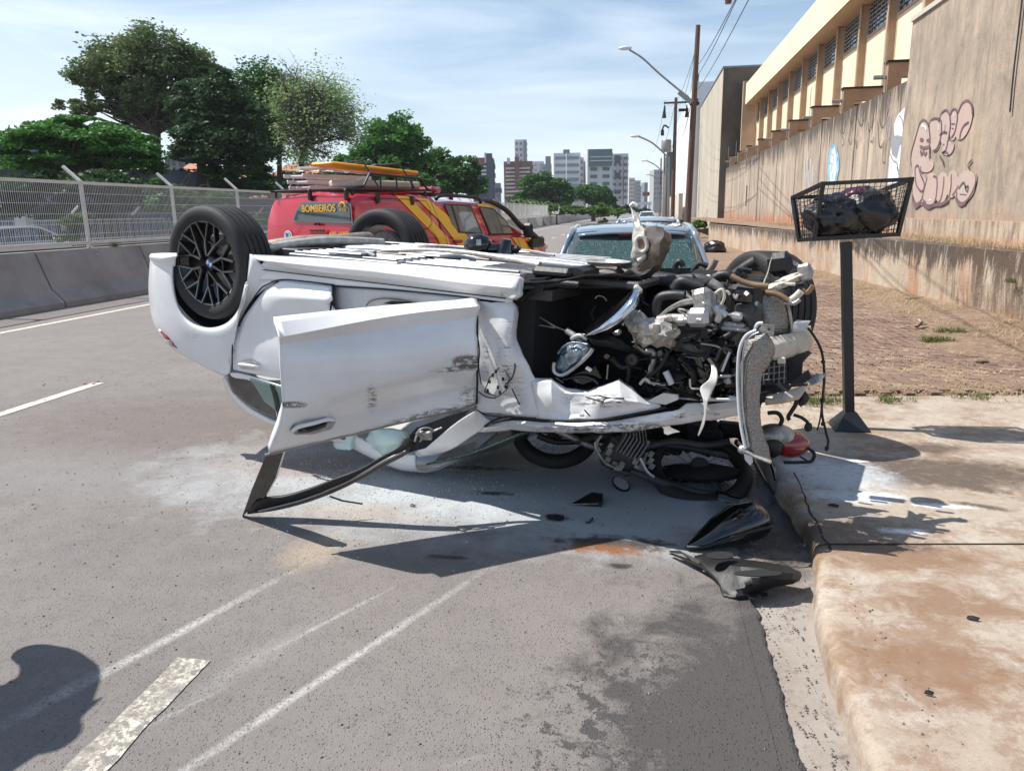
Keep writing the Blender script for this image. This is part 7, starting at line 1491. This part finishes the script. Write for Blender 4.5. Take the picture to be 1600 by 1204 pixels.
tb([(995, 392), (1006, 400), (998, 408)], .016, 'foil', 'torn_clip', bp-.12); pr([(985, 438), (1012, 426), (1008, 444), (985, 450)], bp-.16, .02, 'gloss', 'plastic_clip'); tb([(985, 449), (998, 446), (1010, 440)], .006, 'white', 'clip_edge', bp-.17)
tb([(965, 436), (975, 440), (985, 441)], .012, 'beam', 'panel_edge', bp-.12); pr([(960, 425), (966, 415), (975, 424), (972, 434)], bp-.02, .01, 'blackplastic', 'plastic_clip')
tb([(1058, 425), (1055, 416), (1062, 408), (1068, 416)], .016, 'blackplastic', 'hose_loop', .8)

# ================================================================== MOTORCYCLE CRUSHED UNDER THE CAR
mc = thing('motorcycle', G(1080, 740), 'crushed dark motorcycle lying on its side under the front of the wreck', 'motorcycle')
def spoked(c, r, ax, name='wheel'):
    b = MB(); pr_ = []
    for i in range(13): t_ = 2*math.pi*i/12; pr_.append((r-.045+.045*math.cos(t_), .045*math.sin(t_)))
    b.lathe(pr_, c, ax, 40); w_ = b.build(name, M['tyre'], mc, smooth=60)
    b = MB(); b.lathe([(r-.09, -.02), (r-.075, -.025), (r-.085, 0), (r-.075, .025), (r-.09, .02)], c, ax, 40); b.build('rim', M['blackrim'], w_, smooth=50)
    b = MB(); b.lathe([(0, .05), (.05, .05), (.055, .02), (.055, -.05)], c, ax, 18); b.build('hub', M['under_dark'], w_, smooth=40)
    b = MB(); e = Vector(ax).orthogonal().normalized(); g_ = Vector(ax).cross(e)
    for k in range(28):
        an = 2*math.pi*k/28; a2 = an+.25*(1 if k % 2 else -1); b.bar(c+(e*math.cos(an)+g_*math.sin(an))*.05+ax*.02*(1 if k % 2 else -1), c+(e*math.cos(a2)+g_*math.sin(a2))*(r-.085), .003)
    b.build('spokes', M['alu'], w_); return w_
axm = Vector((.10, -.42, .90)).normalized(); g_ = G(1095, 742); wcn = Vector((g_.x, g_.y+.05, .17)); spoked(DP(1092, 732, 4.5), .315, axm)
spoked(DP(868, 672, 4.9), .29, Vector((.1, -.6, .8)).normalized())
def mt(pts, r, mat, name, t_=4.5, **k): b = MB(); b.tube([DP(p[0], p[1], p[2] if len(p) > 2 else t_) for p in pts], r, 8, smooth=True, **k); return b.build(name, M[mat], mc, smooth=60)
# engine with fins
ec = DP(972, 706, 4.45); ex, ey = Vector((.8, .1, -.45)).normalized(), Vector((0, 1, .1)).normalized(); ez = ex.cross(ey); ey = ez.cross(ex)
b = MB(); b.box(ec, (.22, .18, .22), (ex, ey, ez), bev=.03); b.build('engine', M['under_dark'], mc, smooth=40)
for k in range(7): b = MB(); b.box(ec+ex*(.0)-ez*(-.10)+ex*(k-3)*.022-ey*.02, (.006, .22, .12), (ex, ey, ez)); b.build('cooling_fin', M['under'], mc)
b = MB()
rd = random.Random(5)
for k in range(18): p = DP(rd.uniform(950, 1020), rd.uniform(680, 735), 4.34); b.box(p, (.03, .01, rd.uniform(.02, .05)), (ex, ey, ez), bev=.003)
b.build('engine_casing_lugs', M['alu'], mc, kind='stuff')
mt([(930, 690), (932, 702), (945, 722), (960, 730)], .008, 'alu', 'foot_guard', 4.35); mt([(958, 734), (985, 740), (1010, 745), (1022, 742)], .012, 'under_dark', 'side_stand', 4.35); mt([(1000, 715), (1010, 735), (1022, 745)], .010, 'alu_bright', 'gear_lever', 4.3)
mt([(985, 735), (1030, 752), (1080, 768), (1120, 776), (1140, 780)], [.02, .035], 'under_dark', 'exhaust', 4.35); mt([(1118, 778), (1150, 786)], .05, 'gloss', 'silencer', 4.3)
mt([(900, 690), (950, 680), (1010, 690), (1080, 700), (1150, 715)], .022, 'under_dark', 'frame_tube', 4.6); mt([(870, 672), (920, 695), (960, 705)], .02, 'alu', 'fork_leg', 4.6); mt([(880, 662), (930, 680), (975, 690)], .02, 'under_dark', 'fork_leg', 4.7); mt([(1000, 700), (1050, 690), (1100, 695), (1140, 690)], .02, 'under_dark', 'swing_arm', 4.45); mt([(940, 680), (932, 692), (938, 705)], .012, 'alu', 'radiator_guard', 4.4)
mt([(1040, 700), (1070, 690), (1110, 702)], .05, 'blackplastic', 'seat', 4.7); mt([(1150, 690), (1175, 715), (1190, 740), (1208, 770)], [.05, .06, .05, .03], 'gloss', 'mudguard', 4.3, flat=.3); mt([(1195, 700), (1208, 730), (1212, 750)], [.03, .02], 'gloss', 'tail_fairing', 4.2, flat=.5)
b = MB(); [b.ball(DP(1000+rd.uniform(-60, 120), 690+rd.uniform(-8, 14), 4.65), rd.uniform(.03, .07), 7, jit=.15) for k in range(14)]; b.build('crushed_fittings', M['well'], mc, kind='stuff')
b = MB(); rd2 = random.Random(8)
for k in range(16): b.box(DP(rd2.uniform(1000, 1185), rd2.uniform(655, 700), rd2.uniform(4.6, 4.9)), (rd2.uniform(.08, .26), rd2.uniform(.08, .2), rd2.uniform(.05, .14)), (Vector((1, rd2.uniform(-.4, .4), rd2.uniform(-.4, .4))).normalized(), AY, AZ), bev=.02)
for k in range(10): b.box(DP(rd2.uniform(830, 1000), rd2.uniform(662, 680), rd2.uniform(4.7, 5.0)), (rd2.uniform(.08, .26), .1, rd2.uniform(.04, .10)), bev=.02)
b.build('crushed_dark_fill', M['well'], mc, kind='stuff')  # dark bike masses added to block the bright gap below the bonnet
b = MB(); b.ball(DP(1092, 738, 4.55), (.27, .20, .06), 14, (_r, _f, AZ), jit=.06); b.build('crushed_side_cover', M['well'], mc, smooth=50)
mt([(840, 680), (870, 690), (910, 688)], .02, 'blackplastic', 'handlebar', 4.7)
# tail cowl with the big red lamp
tl = thing('motorcycle_tail', DP(1228, 712, 4.30), 'motorcycle tail section with grey cowl and large red lamp facing the kerb', 'motorcycle part')
def ellip(cx, cy, rx, ry, n_=14): return [(cx+rx*math.cos(2*math.pi*i/n_), cy+ry*math.sin(2*math.pi*i/n_)) for i in range(n_)]
lc = DP(1234, 693, 4.30); lx = _r*.97+_f*.2-_u*.1; lx.normalize(); lz = (_u-lx*_u.dot(lx)).normalized(); ly = lz.cross(lx)
b = MB(); b.ball(lc, (.118, .085, .082), 20, (lx, ly, lz)); b.build('red_lamp', M['red_lens'], tl, smooth=60)
b = MB(); b.ball(lc-lx*.09+lz*.038, (.12, .09, .07), 18, (lx, ly, lz)); b.build('grey_cowl', M['alu'], tl, smooth=60)
b = MB(); b.ball(lc-lx*.12-lz*.01, (.07, .085, .085), 16, (lx, ly, lz)); b.build('lamp_backing', M['blackplastic'], tl, smooth=60)
b = MB(); b.tube([DP(1262, 700, 4.26), DP(1272, 708, 4.25), DP(1268, 720, 4.25), DP(1250, 722, 4.25), DP(1225, 722, 4.25)], .010, 6, smooth=True); b.tube([DP(1250, 713, 4.25), DP(1262, 720, 4.25)], .006, 5); b.build('cable', M['blackcable'], tl)
b = MB(); b.tube([DP(1200, 645, 4.25), DP(1215, 645, 4.25), DP(1222, 655, 4.25), DP(1218, 665, 4.25)], .012, 6, smooth=True); b.build('grab_rail', M['blackcable'], tl)

# ================================================================== LOOSE DEBRIS
# fuel tank, black gloss
tk = thing('fuel_tank', G(1130, 860), 'glossy black motorcycle fuel tank lying in front of the kerb gutter', 'fuel tank')
c0, c1 = G(1084, 846, .04), G(1180, 820, .08); ax_ = (c1-c0).normalized(); ay_ = Vector((-ax_.y, ax_.x, 0)).normalized(); az_ = ax_.cross(ay_); rows = []
for k, (s_, wy, wz, zz) in enumerate(((-.04, .006, .006, .02), (.03, .05, .035, .035), (.12, .085, .07, .07), (.22, .10, .095, .10), (.30, .10, .10, .105), (.36, .085, .085, .10), (.40, .05, .05, .09), (.412, .01, .01, .085))):
    rows.append([c0*0+Vector((c0.x, c0.y, 0))+Vector((ax_.x, ax_.y, 0)).normalized()*s_+ay_*(wy*math.cos(t_))+AZ*(zz+wz*math.sin(t_)) for t_ in [2*math.pi*i/20 for i in range(20)]])
b = MB(); b.grid(rows, closed=True); b.build('tank_shell', M['gloss'], tk, smooth=60)
b = MB(); b.tube([rows[k][1]*.5+rows[k][0]*.5+Vector((0, 0, .001)) for k in range(1, 7)], .006, 6, smooth=True); b.tube([rows[k][10]+Vector((0, -.001, -.0)) for k in range(0, 7)], .008, 6, smooth=True); b.build('tank_seam', M['blackplastic'], tk, smooth=60)
# black fairing panel
def gp(px, py, z): return G(px, py, z)
fp_ = [[(1085, 868, .03), (1110, 862, .05), (1150, 872, .06), (1200, 880, .08), (1235, 884, .09), (1252, 892, .06)], [(1095, 882, .04), (1120, 880, .06), (1155, 885, .10), (1200, 890, .12), (1238, 895, .12), (1255, 900, .07)], [(1112, 900, .03), (1130, 898, .05), (1160, 903, .07), (1200, 903, .09), (1235, 904, .09), (1250, 908, .05)], [(1125, 918, .012), (1140, 922, .02), (1165, 918, .05), (1200, 910, .06), (1225, 912, .05), (1240, 913, .02)], [(1130, 930, .006), (1150, 933, .01), (1170, 930, .012), (1195, 920, .012), (1205, 915, .012), (1215, 913, .01)]]
fr_ = thing('fairing_panel', G(1170, 915), 'broken matt black fairing panel with bolt tabs lying by the gutter', 'broken panel')
MB().grid(crumple(loft([[G(*p) for p in r_] for r_ in fp_], 3, 3, True), .008, 9)).build('panel', M['blackplastic'], fr_, smooth=22, solid=.004)
b = MB(); b.prism([G(1150, 925, .012), G(1198, 928, .012), G(1200, 934, .012), G(1192, 936, .012), G(1190, 930, .012), G(1183, 931, .012), G(1180, 938, .012), G(1172, 938, .012), G(1168, 932, .012), G(1150, 934, .012)], (0, 0, .01)); b.build('bolt_tab', M['blackplastic'], fr_)
b = MB(); b.tube([G(1048, 864, .02), G(1075, 875, .03), G(1105, 890, .035), G(1120, 905, .02)], [.01, .015, .012], 6, smooth=True, flat=.3); b.build('edge_strip', M['blackplastic'], fr_)
b = MB(); b.prism([G(1046, 862, .03), G(1062, 862, .04), G(1098, 880, .03), G(1088, 884, .02), G(1070, 872, .02)], (0, 0, .008)); b.build('torn_wing', M['blackplastic'], fr_)
b = MB(); b.prism([G(x, y, .11) for x, y in ellip(1125, 868, 22, 6)], (0, 0, .004)); b.build('oval_recess', M['seam'], fr_); b = MB(); b.prism([G(x, y, .115) for x, y in ellip(1185, 896, 38, 5)], (0, 0, .004)); b.build('slot_recess', M['seam'], fr_)
# round mirror glass, wedge of plastic, sponge, small bits
t = thing('round_mirror', G(970, 756), 'small round mirror with thin dark rim on the asphalt by the motorcycle', 'mirror')
mcn = G(970, 757, .02); dv = (G(983, 763)-G(957, 748)).normalized(); mn = Vector((.1, -.35, 1)).normalized()
e = (dv-mn*dv.dot(mn)).normalized(); g2 = mn.cross(e)
b = MB(); b.prism([mcn+e*.068*math.cos(t_)+g2*.045*math.sin(t_) for t_ in [2*math.pi*i/24 for i in range(24)]], mn*.012); b.build('rim', M['gloss'], t)
b = MB(); b.prism([mcn+mn*.0125+e*.060*math.cos(t_)+g2*.038*math.sin(t_) for t_ in [2*math.pi*i/24 for i in range(24)]], mn*.002); n_ = pm('mirror_glass', (.75, .8, .84), None, rough=.12, metal=.5); b.build('glass', n_, t)
t = thing('plastic_wedge', G(920, 786), 'wedge shaped black plastic fragment pointing left on the powder covered road', 'debris')
b = MB(); A_, B_, C_, D_ = G(888, 789, .0), G(940, 792, .0), G(942, 784, .0), G(925, 780, .0); b.add([A_, B_, C_, D_, B_+Vector((0, 0, .03)), C_+Vector((0, 0, .05)), D_+Vector((0, 0, .045))], [(0, 1, 4), (0, 4, 5, 6), (1, 2, 5, 4), (2, 3, 6, 5), (0, 6, 3), (0, 3, 2, 1)]); b.build('shell', M['blackplastic'], t); b = MB(); b.tube([A_+Vector((0, -.004, .006)), B_+Vector((-.02, -.006, .022))], .004, 5); b.build('bright_edge', M['alu'], t)
b = MB(); b.ball(G(868, 808, .01), (.05, .03, .014), 9, jit=.15); b.build('oil_soaked_rag', M['well'], label='small black lump on the road in front of the wreck', cat='debris', smooth=60)
b = MB(); b.tube([G(916, 816, .006), G(922, 815, .012), G(926, 809, .006)], .005, 6); b.build('plastic_clip', M['blackplastic'], label='tiny bent clip near the black wedge', cat='debris')
for i, (px, py, z, s_, lab) in enumerate(((1293, 790, .105, .045, 'small black fragment beside the crack on the wet slab'), (1510, 966, .105, .035, 'thin dark splinter on the stained slab at the right'), (1444, 1083, .105, .022, 'tiny black chip lowest on the slab'), (718, 828, .004, .03, 'dark curl of rubber on the shaded asphalt left of the lump'), (640, 790, .004, .03, 'dark crumb near the tip of the sunlit wedge'))):
    b = MB(); p = G(px, py, z); b.prism([p, p+Vector((s_, -.35*s_, 0)), p+Vector((s_*1.25, -.1*s_, .006)), p+Vector((s_*.6, .05*s_, .01)), p+Vector((.15*s_, .2*s_, .006))], (0, 0, .004)); b.build('plastic_fragment', M['blackplastic'], label=lab, cat='debris')
for i, (px, py, s_) in enumerate(((130, 600, .03), (143, 600, .035), (150, 597, .025), (66, 602, .02))): 
    b = MB(); p = G(px, py, .003); b.prism([p, p+Vector((s_, -.01, 0)), p+Vector((s_*.7, .03, .008))], (0, 0, .006)); b.build('red_lens_shard', M['red_lens'], label=['leftmost of the red shards near the far lane mark', 'middle red shard near the far lane mark', 'right red shard near the far lane mark', 'lone red shard left of the others'][i], cat='shard', group='red lens shards on the road')
# powder of glass crumbs (nobody could count them)
b = MB(); rd = random.Random(9)
for k in range(1300):
    px, py = rd.gauss(560, 150), rd.gauss(740, 50); 
    if not (350 < px < 1000 and 670 < py < 900): continue
    p = G(px, py, .002); s_ = rd.uniform(.002, .006); a = rd.uniform(0, 6.28); b.add([p+Vector((s_*math.cos(a), s_*math.sin(a), 0)), p+Vector((s_*math.cos(a+2), s_*math.sin(a+2), s_*.5)), p+Vector((s_*math.cos(a+4), s_*math.sin(a+4), 0)), p+Vector((0, 0, s_))], [(0, 1, 3), (1, 2, 3), (2, 0, 3)])
b.build('glass_crumbs', M['airbag'], kind='stuff')
b = MB()
for k in range(2600):
    x, y = rd.uniform(-6, .5), rd.uniform(1.4, 8); p = Vector((x, y, .001)); s_ = rd.uniform(.002, .0075); a = rd.uniform(0, 6.28); b.add([p+Vector((s_*math.cos(a), s_*math.sin(a), 0)), p+Vector((s_*math.cos(a+2), s_*math.sin(a+2), 0)), p+Vector((s_*math.cos(a+4), s_*math.sin(a+4), 0)), p+Vector((0, 0, s_*.8))], [(0, 1, 3), (1, 2, 3), (2, 0, 3)])
b.build('grit', pm('grit', (.22, .20, .18), (.07, .06, .055), 40, .9, coord='World'), kind='stuff')
b = MB()
for k in range(1500):
    x, y = rd.gauss(.66, .14), rd.uniform(1.6, 6); z = 0 if x < curb_x(y) else .1
    if .45 < x < .98 and not (curb_x(y)-.02 < x < curb_x(y)+.12): p = Vector((x, y, z-.005 if z == 0 else z)); s_ = rd.uniform(.002, .008); a = rd.uniform(0, 6.28); b.add([p+Vector((s_*math.cos(a), s_*math.sin(a), 0)), p+Vector((s_*math.cos(a+2), s_*math.sin(a+2), 0)), p+Vector((s_*math.cos(a+4), s_*math.sin(a+4), 0)), p+Vector((0, 0, s_))], [(0, 1, 3), (1, 2, 3), (2, 0, 3)])
b.build('gutter_grit', bpy.data.materials['grit'], kind='stuff')

# ================================================================== WASTE BASKET ON A POST
wb = thing('waste_basket', G(1326, 668, ZS), 'black wire mesh waste basket on a square post, filled with rubbish bags', 'waste basket')
base = G(1326, 668, ZS); top = PY(1322, 378, base.y+.02)
b = MB(); b.bar(base+Vector((0, 0, .02)), top, .062, .062, Vector((0, 1, 0))); b.build('post', M['blackpaint'], wb)
b = MB(); hh = .115; rr = [Vector((base.x+sx_*q, base.y+sy_*q, z)) for q, z in ((hh, ZS), (hh, ZS+.008), (.036, ZS+.12)) for sx_, sy_ in ((-1, -1), (1, -1), (1, 1), (-1, 1))]
b.add(rr, [(k*4+i, k*4+(i+1) % 4, (k+1)*4+(i+1) % 4, (k+1)*4+i) for k in range(2) for i in range(4)]+[(8, 9, 10, 11)]); b.build('foot', M['blackpaint'], wb)
ya, yb_ = 5.20, 5.56
TA, TB = PY(1286, 287, ya), PY(1424, 280, ya+.02); BA, BB = PY(1272, 373, ya+.09), PY(1403, 366, ya+.10)
TD = PY(1239, 309, yb_); BD = PY(1249, 375, yb_-.07); TC = TB+(TD-TA); BC = BB+(BD-BA)
b = MB()
for p, q in ((TA, TB), (TB, TC), (TC, TD), (TD, TA), (BA, BB), (BB, BC), (BC, BD), (BD, BA), (TA, BA), (TB, BB), (TC, BC), (TD, BD)): b.bar(p, q, .024, .024)
for p in (TA, TB, TC, TD, BA, BB, BC, BD): b.box(p, (.026, .026, .026))
b.build('frame', M['blackpaint'], wb)
def mesh_panel(a, b_, c, d, nu, nv, nm):
    b = MB()
    for i in range(1, nu): t_ = i/nu; b.bar(a.lerp(b_, t_), d.lerp(c, t_), .0032)
    for i in range(1, nv): t_ = i/nv; b.bar(a.lerp(d, t_), b_.lerp(c, t_), .0032)
    b.build(nm, M['blackpaint'], wb)
mesh_panel(TA, TB, BB, BA, 15, 10, 'front_mesh'); mesh_panel(TD, TA, BA, BD, 8, 10, 'side_mesh'); mesh_panel(TB, TC, BC, BB, 8, 10, 'side_mesh'); mesh_panel(TD, TC, BC, BD, 15, 10, 'back_mesh'); mesh_panel(BA, BB, BC, BD, 14, 8, 'bottom_mesh')
ctr = (TA+TB+TC+TD+BA+BB+BC+BD)/8
def bagm(c, r_, mat, lab, seed, knot=True):
    bm_ = bmesh.new(); bmesh.ops.create_icosphere(bm_, subdivisions=4, radius=1)
    for v in bm_.verts:
        n0 = v.co.normalized(); k = 1+.22*noise.noise(n0*2.2+Vector((seed, 0, 0)))+.07*abs(noise.noise(n0*5+Vector((0, seed, 0))))-.05*abs(noise.noise(Vector((n0.x*16, n0.y*16, n0.z*5)))); v.co = Vector((n0.x*r_[0]*k, n0.y*r_[1]*k, n0.z*r_[2]*k))+Vector(c)
    b = MB(); b.add([v.co for v in bm_.verts], [[q.index for q in f.verts] for f in bm_.faces]); bm_.free(); return b.build('rubbish_bag', M[mat], label=lab, cat='rubbish bag', smooth=35)
u1 = (TB-TA).normalized(); v1 = (TD-TA).normalized()
bagm(ctr-u1*.09-v1*.03+Vector((0, 0, -.02)), (.20, .15, .145), 'bag', 'shiny black bag on the left side of the waste basket', 1); bagm(ctr+u1*.10-v1*.02+Vector((0, 0, -.0)), (.19, .15, .15), 'bag', 'black bag on the right side of the waste basket', 2); bagm(ctr+u1*.03-v1*.02+Vector((0, 0, .07)), (.12, .10, .09), 'bag_red', 'dark purple bag showing between the two black bags in the basket', 3)
bagm(ctr-u1*.0+v1*.03+Vector((0, 0, -.09)), (.2, .12, .06), 'bag', 'flattened dark bag at the bottom of the waste basket', 4)
# black sack by the wall far behind
c = G(1116, 398, .0); bagm(c+Vector((0, 0, .22)), (.40, .3, .28), 'bag', 'dark sack dumped on the dusty pavement beyond the blue hatchback', 6)
# ================================================================== VEGETATION AT GROUND LEVEL
def blades(pts, mat, name, seed, h=(.03, .09), n=14, spread=.05, label=None, cat=None, kind=None, lean=.8, wd=.004):
    rd = random.Random(seed); b = MB()
    for p in pts:
        for k in range(n):
            q = Vector(p)+Vector((rd.gauss(0, spread), rd.gauss(0, spread), 0)); a = rd.uniform(0, 6.28); hh = rd.uniform(*h); d = Vector((math.cos(a), math.sin(a), 0)); s_ = Vector((-d.y, d.x, 0))*wd
            m_ = q+d*hh*lean*.35+Vector((0, 0, hh*.6)); e = q+d*hh*lean+Vector((0, 0, hh*rd.uniform(.5, 1))); b.add([q-s_, q+s_, m_+s_*.7, m_-s_*.7, e], [(0, 1, 2, 3), (3, 2, 4)])
    return b.build(name, M[mat], label=label, cat=cat, kind=kind)
rd = random.Random(21)
pts = []
for k in range(900):
    y = 6.3+rd.random()**1.3*18; u_ = rd.random(); x = lwx(y)-.02-abs(rd.gauss(0, .42)); pts.append((x, y, ZS+.01+max(0, (x-3.6))*.10*min(1, max(0, x-3.6))))
blades(pts, 'grass_dry', 'dry_grass', 1, (.02, .07), 12, .07, kind='stuff', lean=1.8)
pts = [(rd.uniform(.9, 4.6), 6.28+.13*0+rd.uniform(0, .25)+.13*1.5, ZS) for k in range(170)]+[(rd.gauss(1.25, .2), rd.gauss(7.0, .8), ZS) for k in range(90)]+[(rd.gauss(2.8, .8), rd.gauss(7.4, .5), ZS) for k in range(120)]
blades(pts, 'grass_dry', 'dry_grass', 2, (.015, .05), 10, .07, kind='stuff', lean=2.0)
pts = [(rd.uniform(4.6, 5.35), 8+rd.random()*22, 1.02) for k in range(520)]
blades(pts, 'grass_dry', 'ledge_grass', 3, (.03, .13), 8, .08, kind='stuff', lean=.7)
for i, (px, py, n_, h_, lab) in enumerate(((1465, 535, 26, .12, 'largest green weed tuft on the pavers between post and wall'), (1488, 520, 16, .11, 'green weed tuft just behind the largest one near the wall'), (1275, 628, 22, .07, 'low green weeds at the paving edge behind the bumper'), (1385, 625, 12, .05, 'tiny pale weeds at the paving edge right of the post'), (1255, 445, 12, .06, 'small weeds by the wall foot above the front wheel'), (1530, 620, 8, .05, 'faint tuft at the paving edge on the right'))):
    p = G(px, py, ZS+.01); q = [(p.x+rd.gauss(0, .09), p.y+rd.gauss(0, .05), p.z) for k in range(n_)]; blades(q, 'grass_green', 'weed_tuft', 30+i, (h_*.4, h_), 12, .025, lab, 'weed', lean=.9)
p = PX(1585, 442, 4.5); q = [(p.x-.02, p.y+rd.gauss(0, .05), p.z) for k in range(6)]; blades(q, 'grass_green', 'wall_plant', 44, (.03, .10), 12, .02, 'little green plant growing from the broken wall end', 'plant')
p = PX(172, 385, -11.2); q = [(-11.15, p.y+rd.gauss(0, .12), 1.03) for k in range(8)]; blades(q, 'leaf_lime', 'barrier_weed', 45, (.05, .14), 14, .03, 'small lime weed sprouting on top of the concrete barrier', 'weed')
# fallen palm sheath and clods
t = thing('dry_palm_sheath', G(1430, 512, ZS), 'dry curled palm sheath lying on the dusty pavers', 'dead leaf')
b = MB(); b.tube([G(1403, 513, .12), G(1418, 510, .14), G(1432, 508, .16), G(1446, 506, .15)], [.012, .03, .05, .03], 8, smooth=True, flat=.4); b.build('stem', M['driftwood'], t, smooth=60)
b = MB(); b.tube([G(1432, 510, .13), G(1440, 504, .2), G(1435, 498, .24)], [.03, .04, .01], 8, smooth=True, flat=.5); b.build('curl', M['clay'], t, smooth=60)
for px, py, s_, lab in ((1534, 566, .05, 'dark clod of earth on the pavers near the right edge'), (1504, 508, .06, 'brown lump at the foot of the retaining wall'), (1463, 379, .07, 'black scrap on the ledge above the retaining wall')):
    b = MB(); p = G(px, py, .12) if py > 400 else PX(px, py+2, 4.9); b.ball(p+Vector((0, 0, s_*.3)), (s_*1.2, s_*.8, s_*.5), 9, jit=.2); b.build('earth_clod', M['driftwood'] if py > 400 else M['well'], label=lab, cat='clod', smooth=50)
# leaf litter
b = MB()
for k in range(1500):
    y = 6.4+rd.random()**1.4*14; x = min(lwx(y)-.04, max(1.0, 4.1-abs(rd.gauss(0, 1.0)))); p = Vector((x, y, ZS+.022+rd.uniform(0, .01))); s_ = rd.uniform(.006, .025); a = rd.uniform(0, 6.28); d = Vector((math.cos(a), math.sin(a), rd.uniform(-.3, .3)))*s_; e = Vector((-math.sin(a), math.cos(a), rd.uniform(-.3, .5)))*s_*.4; b.add([p-d, p+e, p+d, p-e], [(0, 1, 2, 3)])
b.build('leaf_litter', pm('litter', (.26, .17, .09), (.45, .36, .22), 30, .9, coord='World'), kind='stuff')

# ================================================================== THE BYSTANDER WHOSE SHADOW FALLS AT LOWER LEFT (stands left of the frame)
g0 = G(84, 1150); hs = 1.60; pb_ = Vector((g0.x, g0.y, 0))+SUN_DIR*(hs/SUN_DIR.z); px_, py_ = pb_.x, pb_.y
ps = thing('person', (px_, py_, 0), 'person in dark clothes standing left of the photo whose shadow falls at lower left', 'person')
def skin(name, verts, edges, rad, mat, root=0):
    me = bpy.data.meshes.new(name); me.from_pydata([Vector(v)+Vector((px_, py_, 0))-world_of(ps).translation for v in verts], edges, []); o = bpy.data.objects.new(name, me); COL.objects.link(o); o.parent = ps
    md = o.modifiers.new('k', 'SKIN'); sv = me.skin_vertices[0].data
    for i, r_ in enumerate(rad): sv[i].radius = (r_, r_) if isinstance(r_, float) else r_
    sv[root].use_root = True; o.modifiers.new('s', 'SUBSURF').levels = 1; o.modifiers['s'].render_levels = 2; me.materials.append(M[mat]); return o
V_ = [(0, 0, .92), (0, 0, 1.12), (0, 0, 1.34), (0, 0, 1.46), (0, 0, 1.54), (0, 0, 1.64), (0, -.10, .88), (0, -.11, .48), (0, -.11, .08), (.12, -.11, .04), (0, .10, .88), (.02, .12, .48), (.02, .13, .08), (.14, .13, .04), (0, -.24, 1.34), (-.02, -.34, 1.08), (.0, -.36, .86), (0, .24, 1.34), (-.02, .36, 1.1), (.0, .38, .86)]
E_ = [(0, 1), (1, 2), (2, 3), (3, 4), (4, 5), (0, 6), (6, 7), (7, 8), (8, 9), (0, 10), (10, 11), (11, 12), (12, 13), (2, 14), (14, 15), (15, 16), (2, 17), (17, 18), (18, 19)]
skin('body', V_, E_, [.21, .21, .24, .08, .10, .095, .10, .07, .045, .035, .10, .07, .045, .035, .15, .09, .06, .15, .09, .06], 'cloth_dark')

# ================================================================== AIR
b = MB(); b.bx(-1520, 1520, -75, 3010, -1.2, 95)
hm = bpy.data.materials.new('haze_air'); hm.use_nodes = True; ht = hm.node_tree; ht.nodes.remove(ht.nodes['Principled BSDF']); pv_ = ht.nodes.new('ShaderNodeVolumePrincipled')
pv_.inputs['Color'].default_value = (.86, .92, 1, 1); pv_.inputs['Density'].default_value = .00028; pv_.inputs['Anisotropy'].default_value = .2
ht.links.new(pv_.outputs[0], ht.nodes['Material Output'].inputs['Volume']); b.build('haze', hm, kind='stuff')
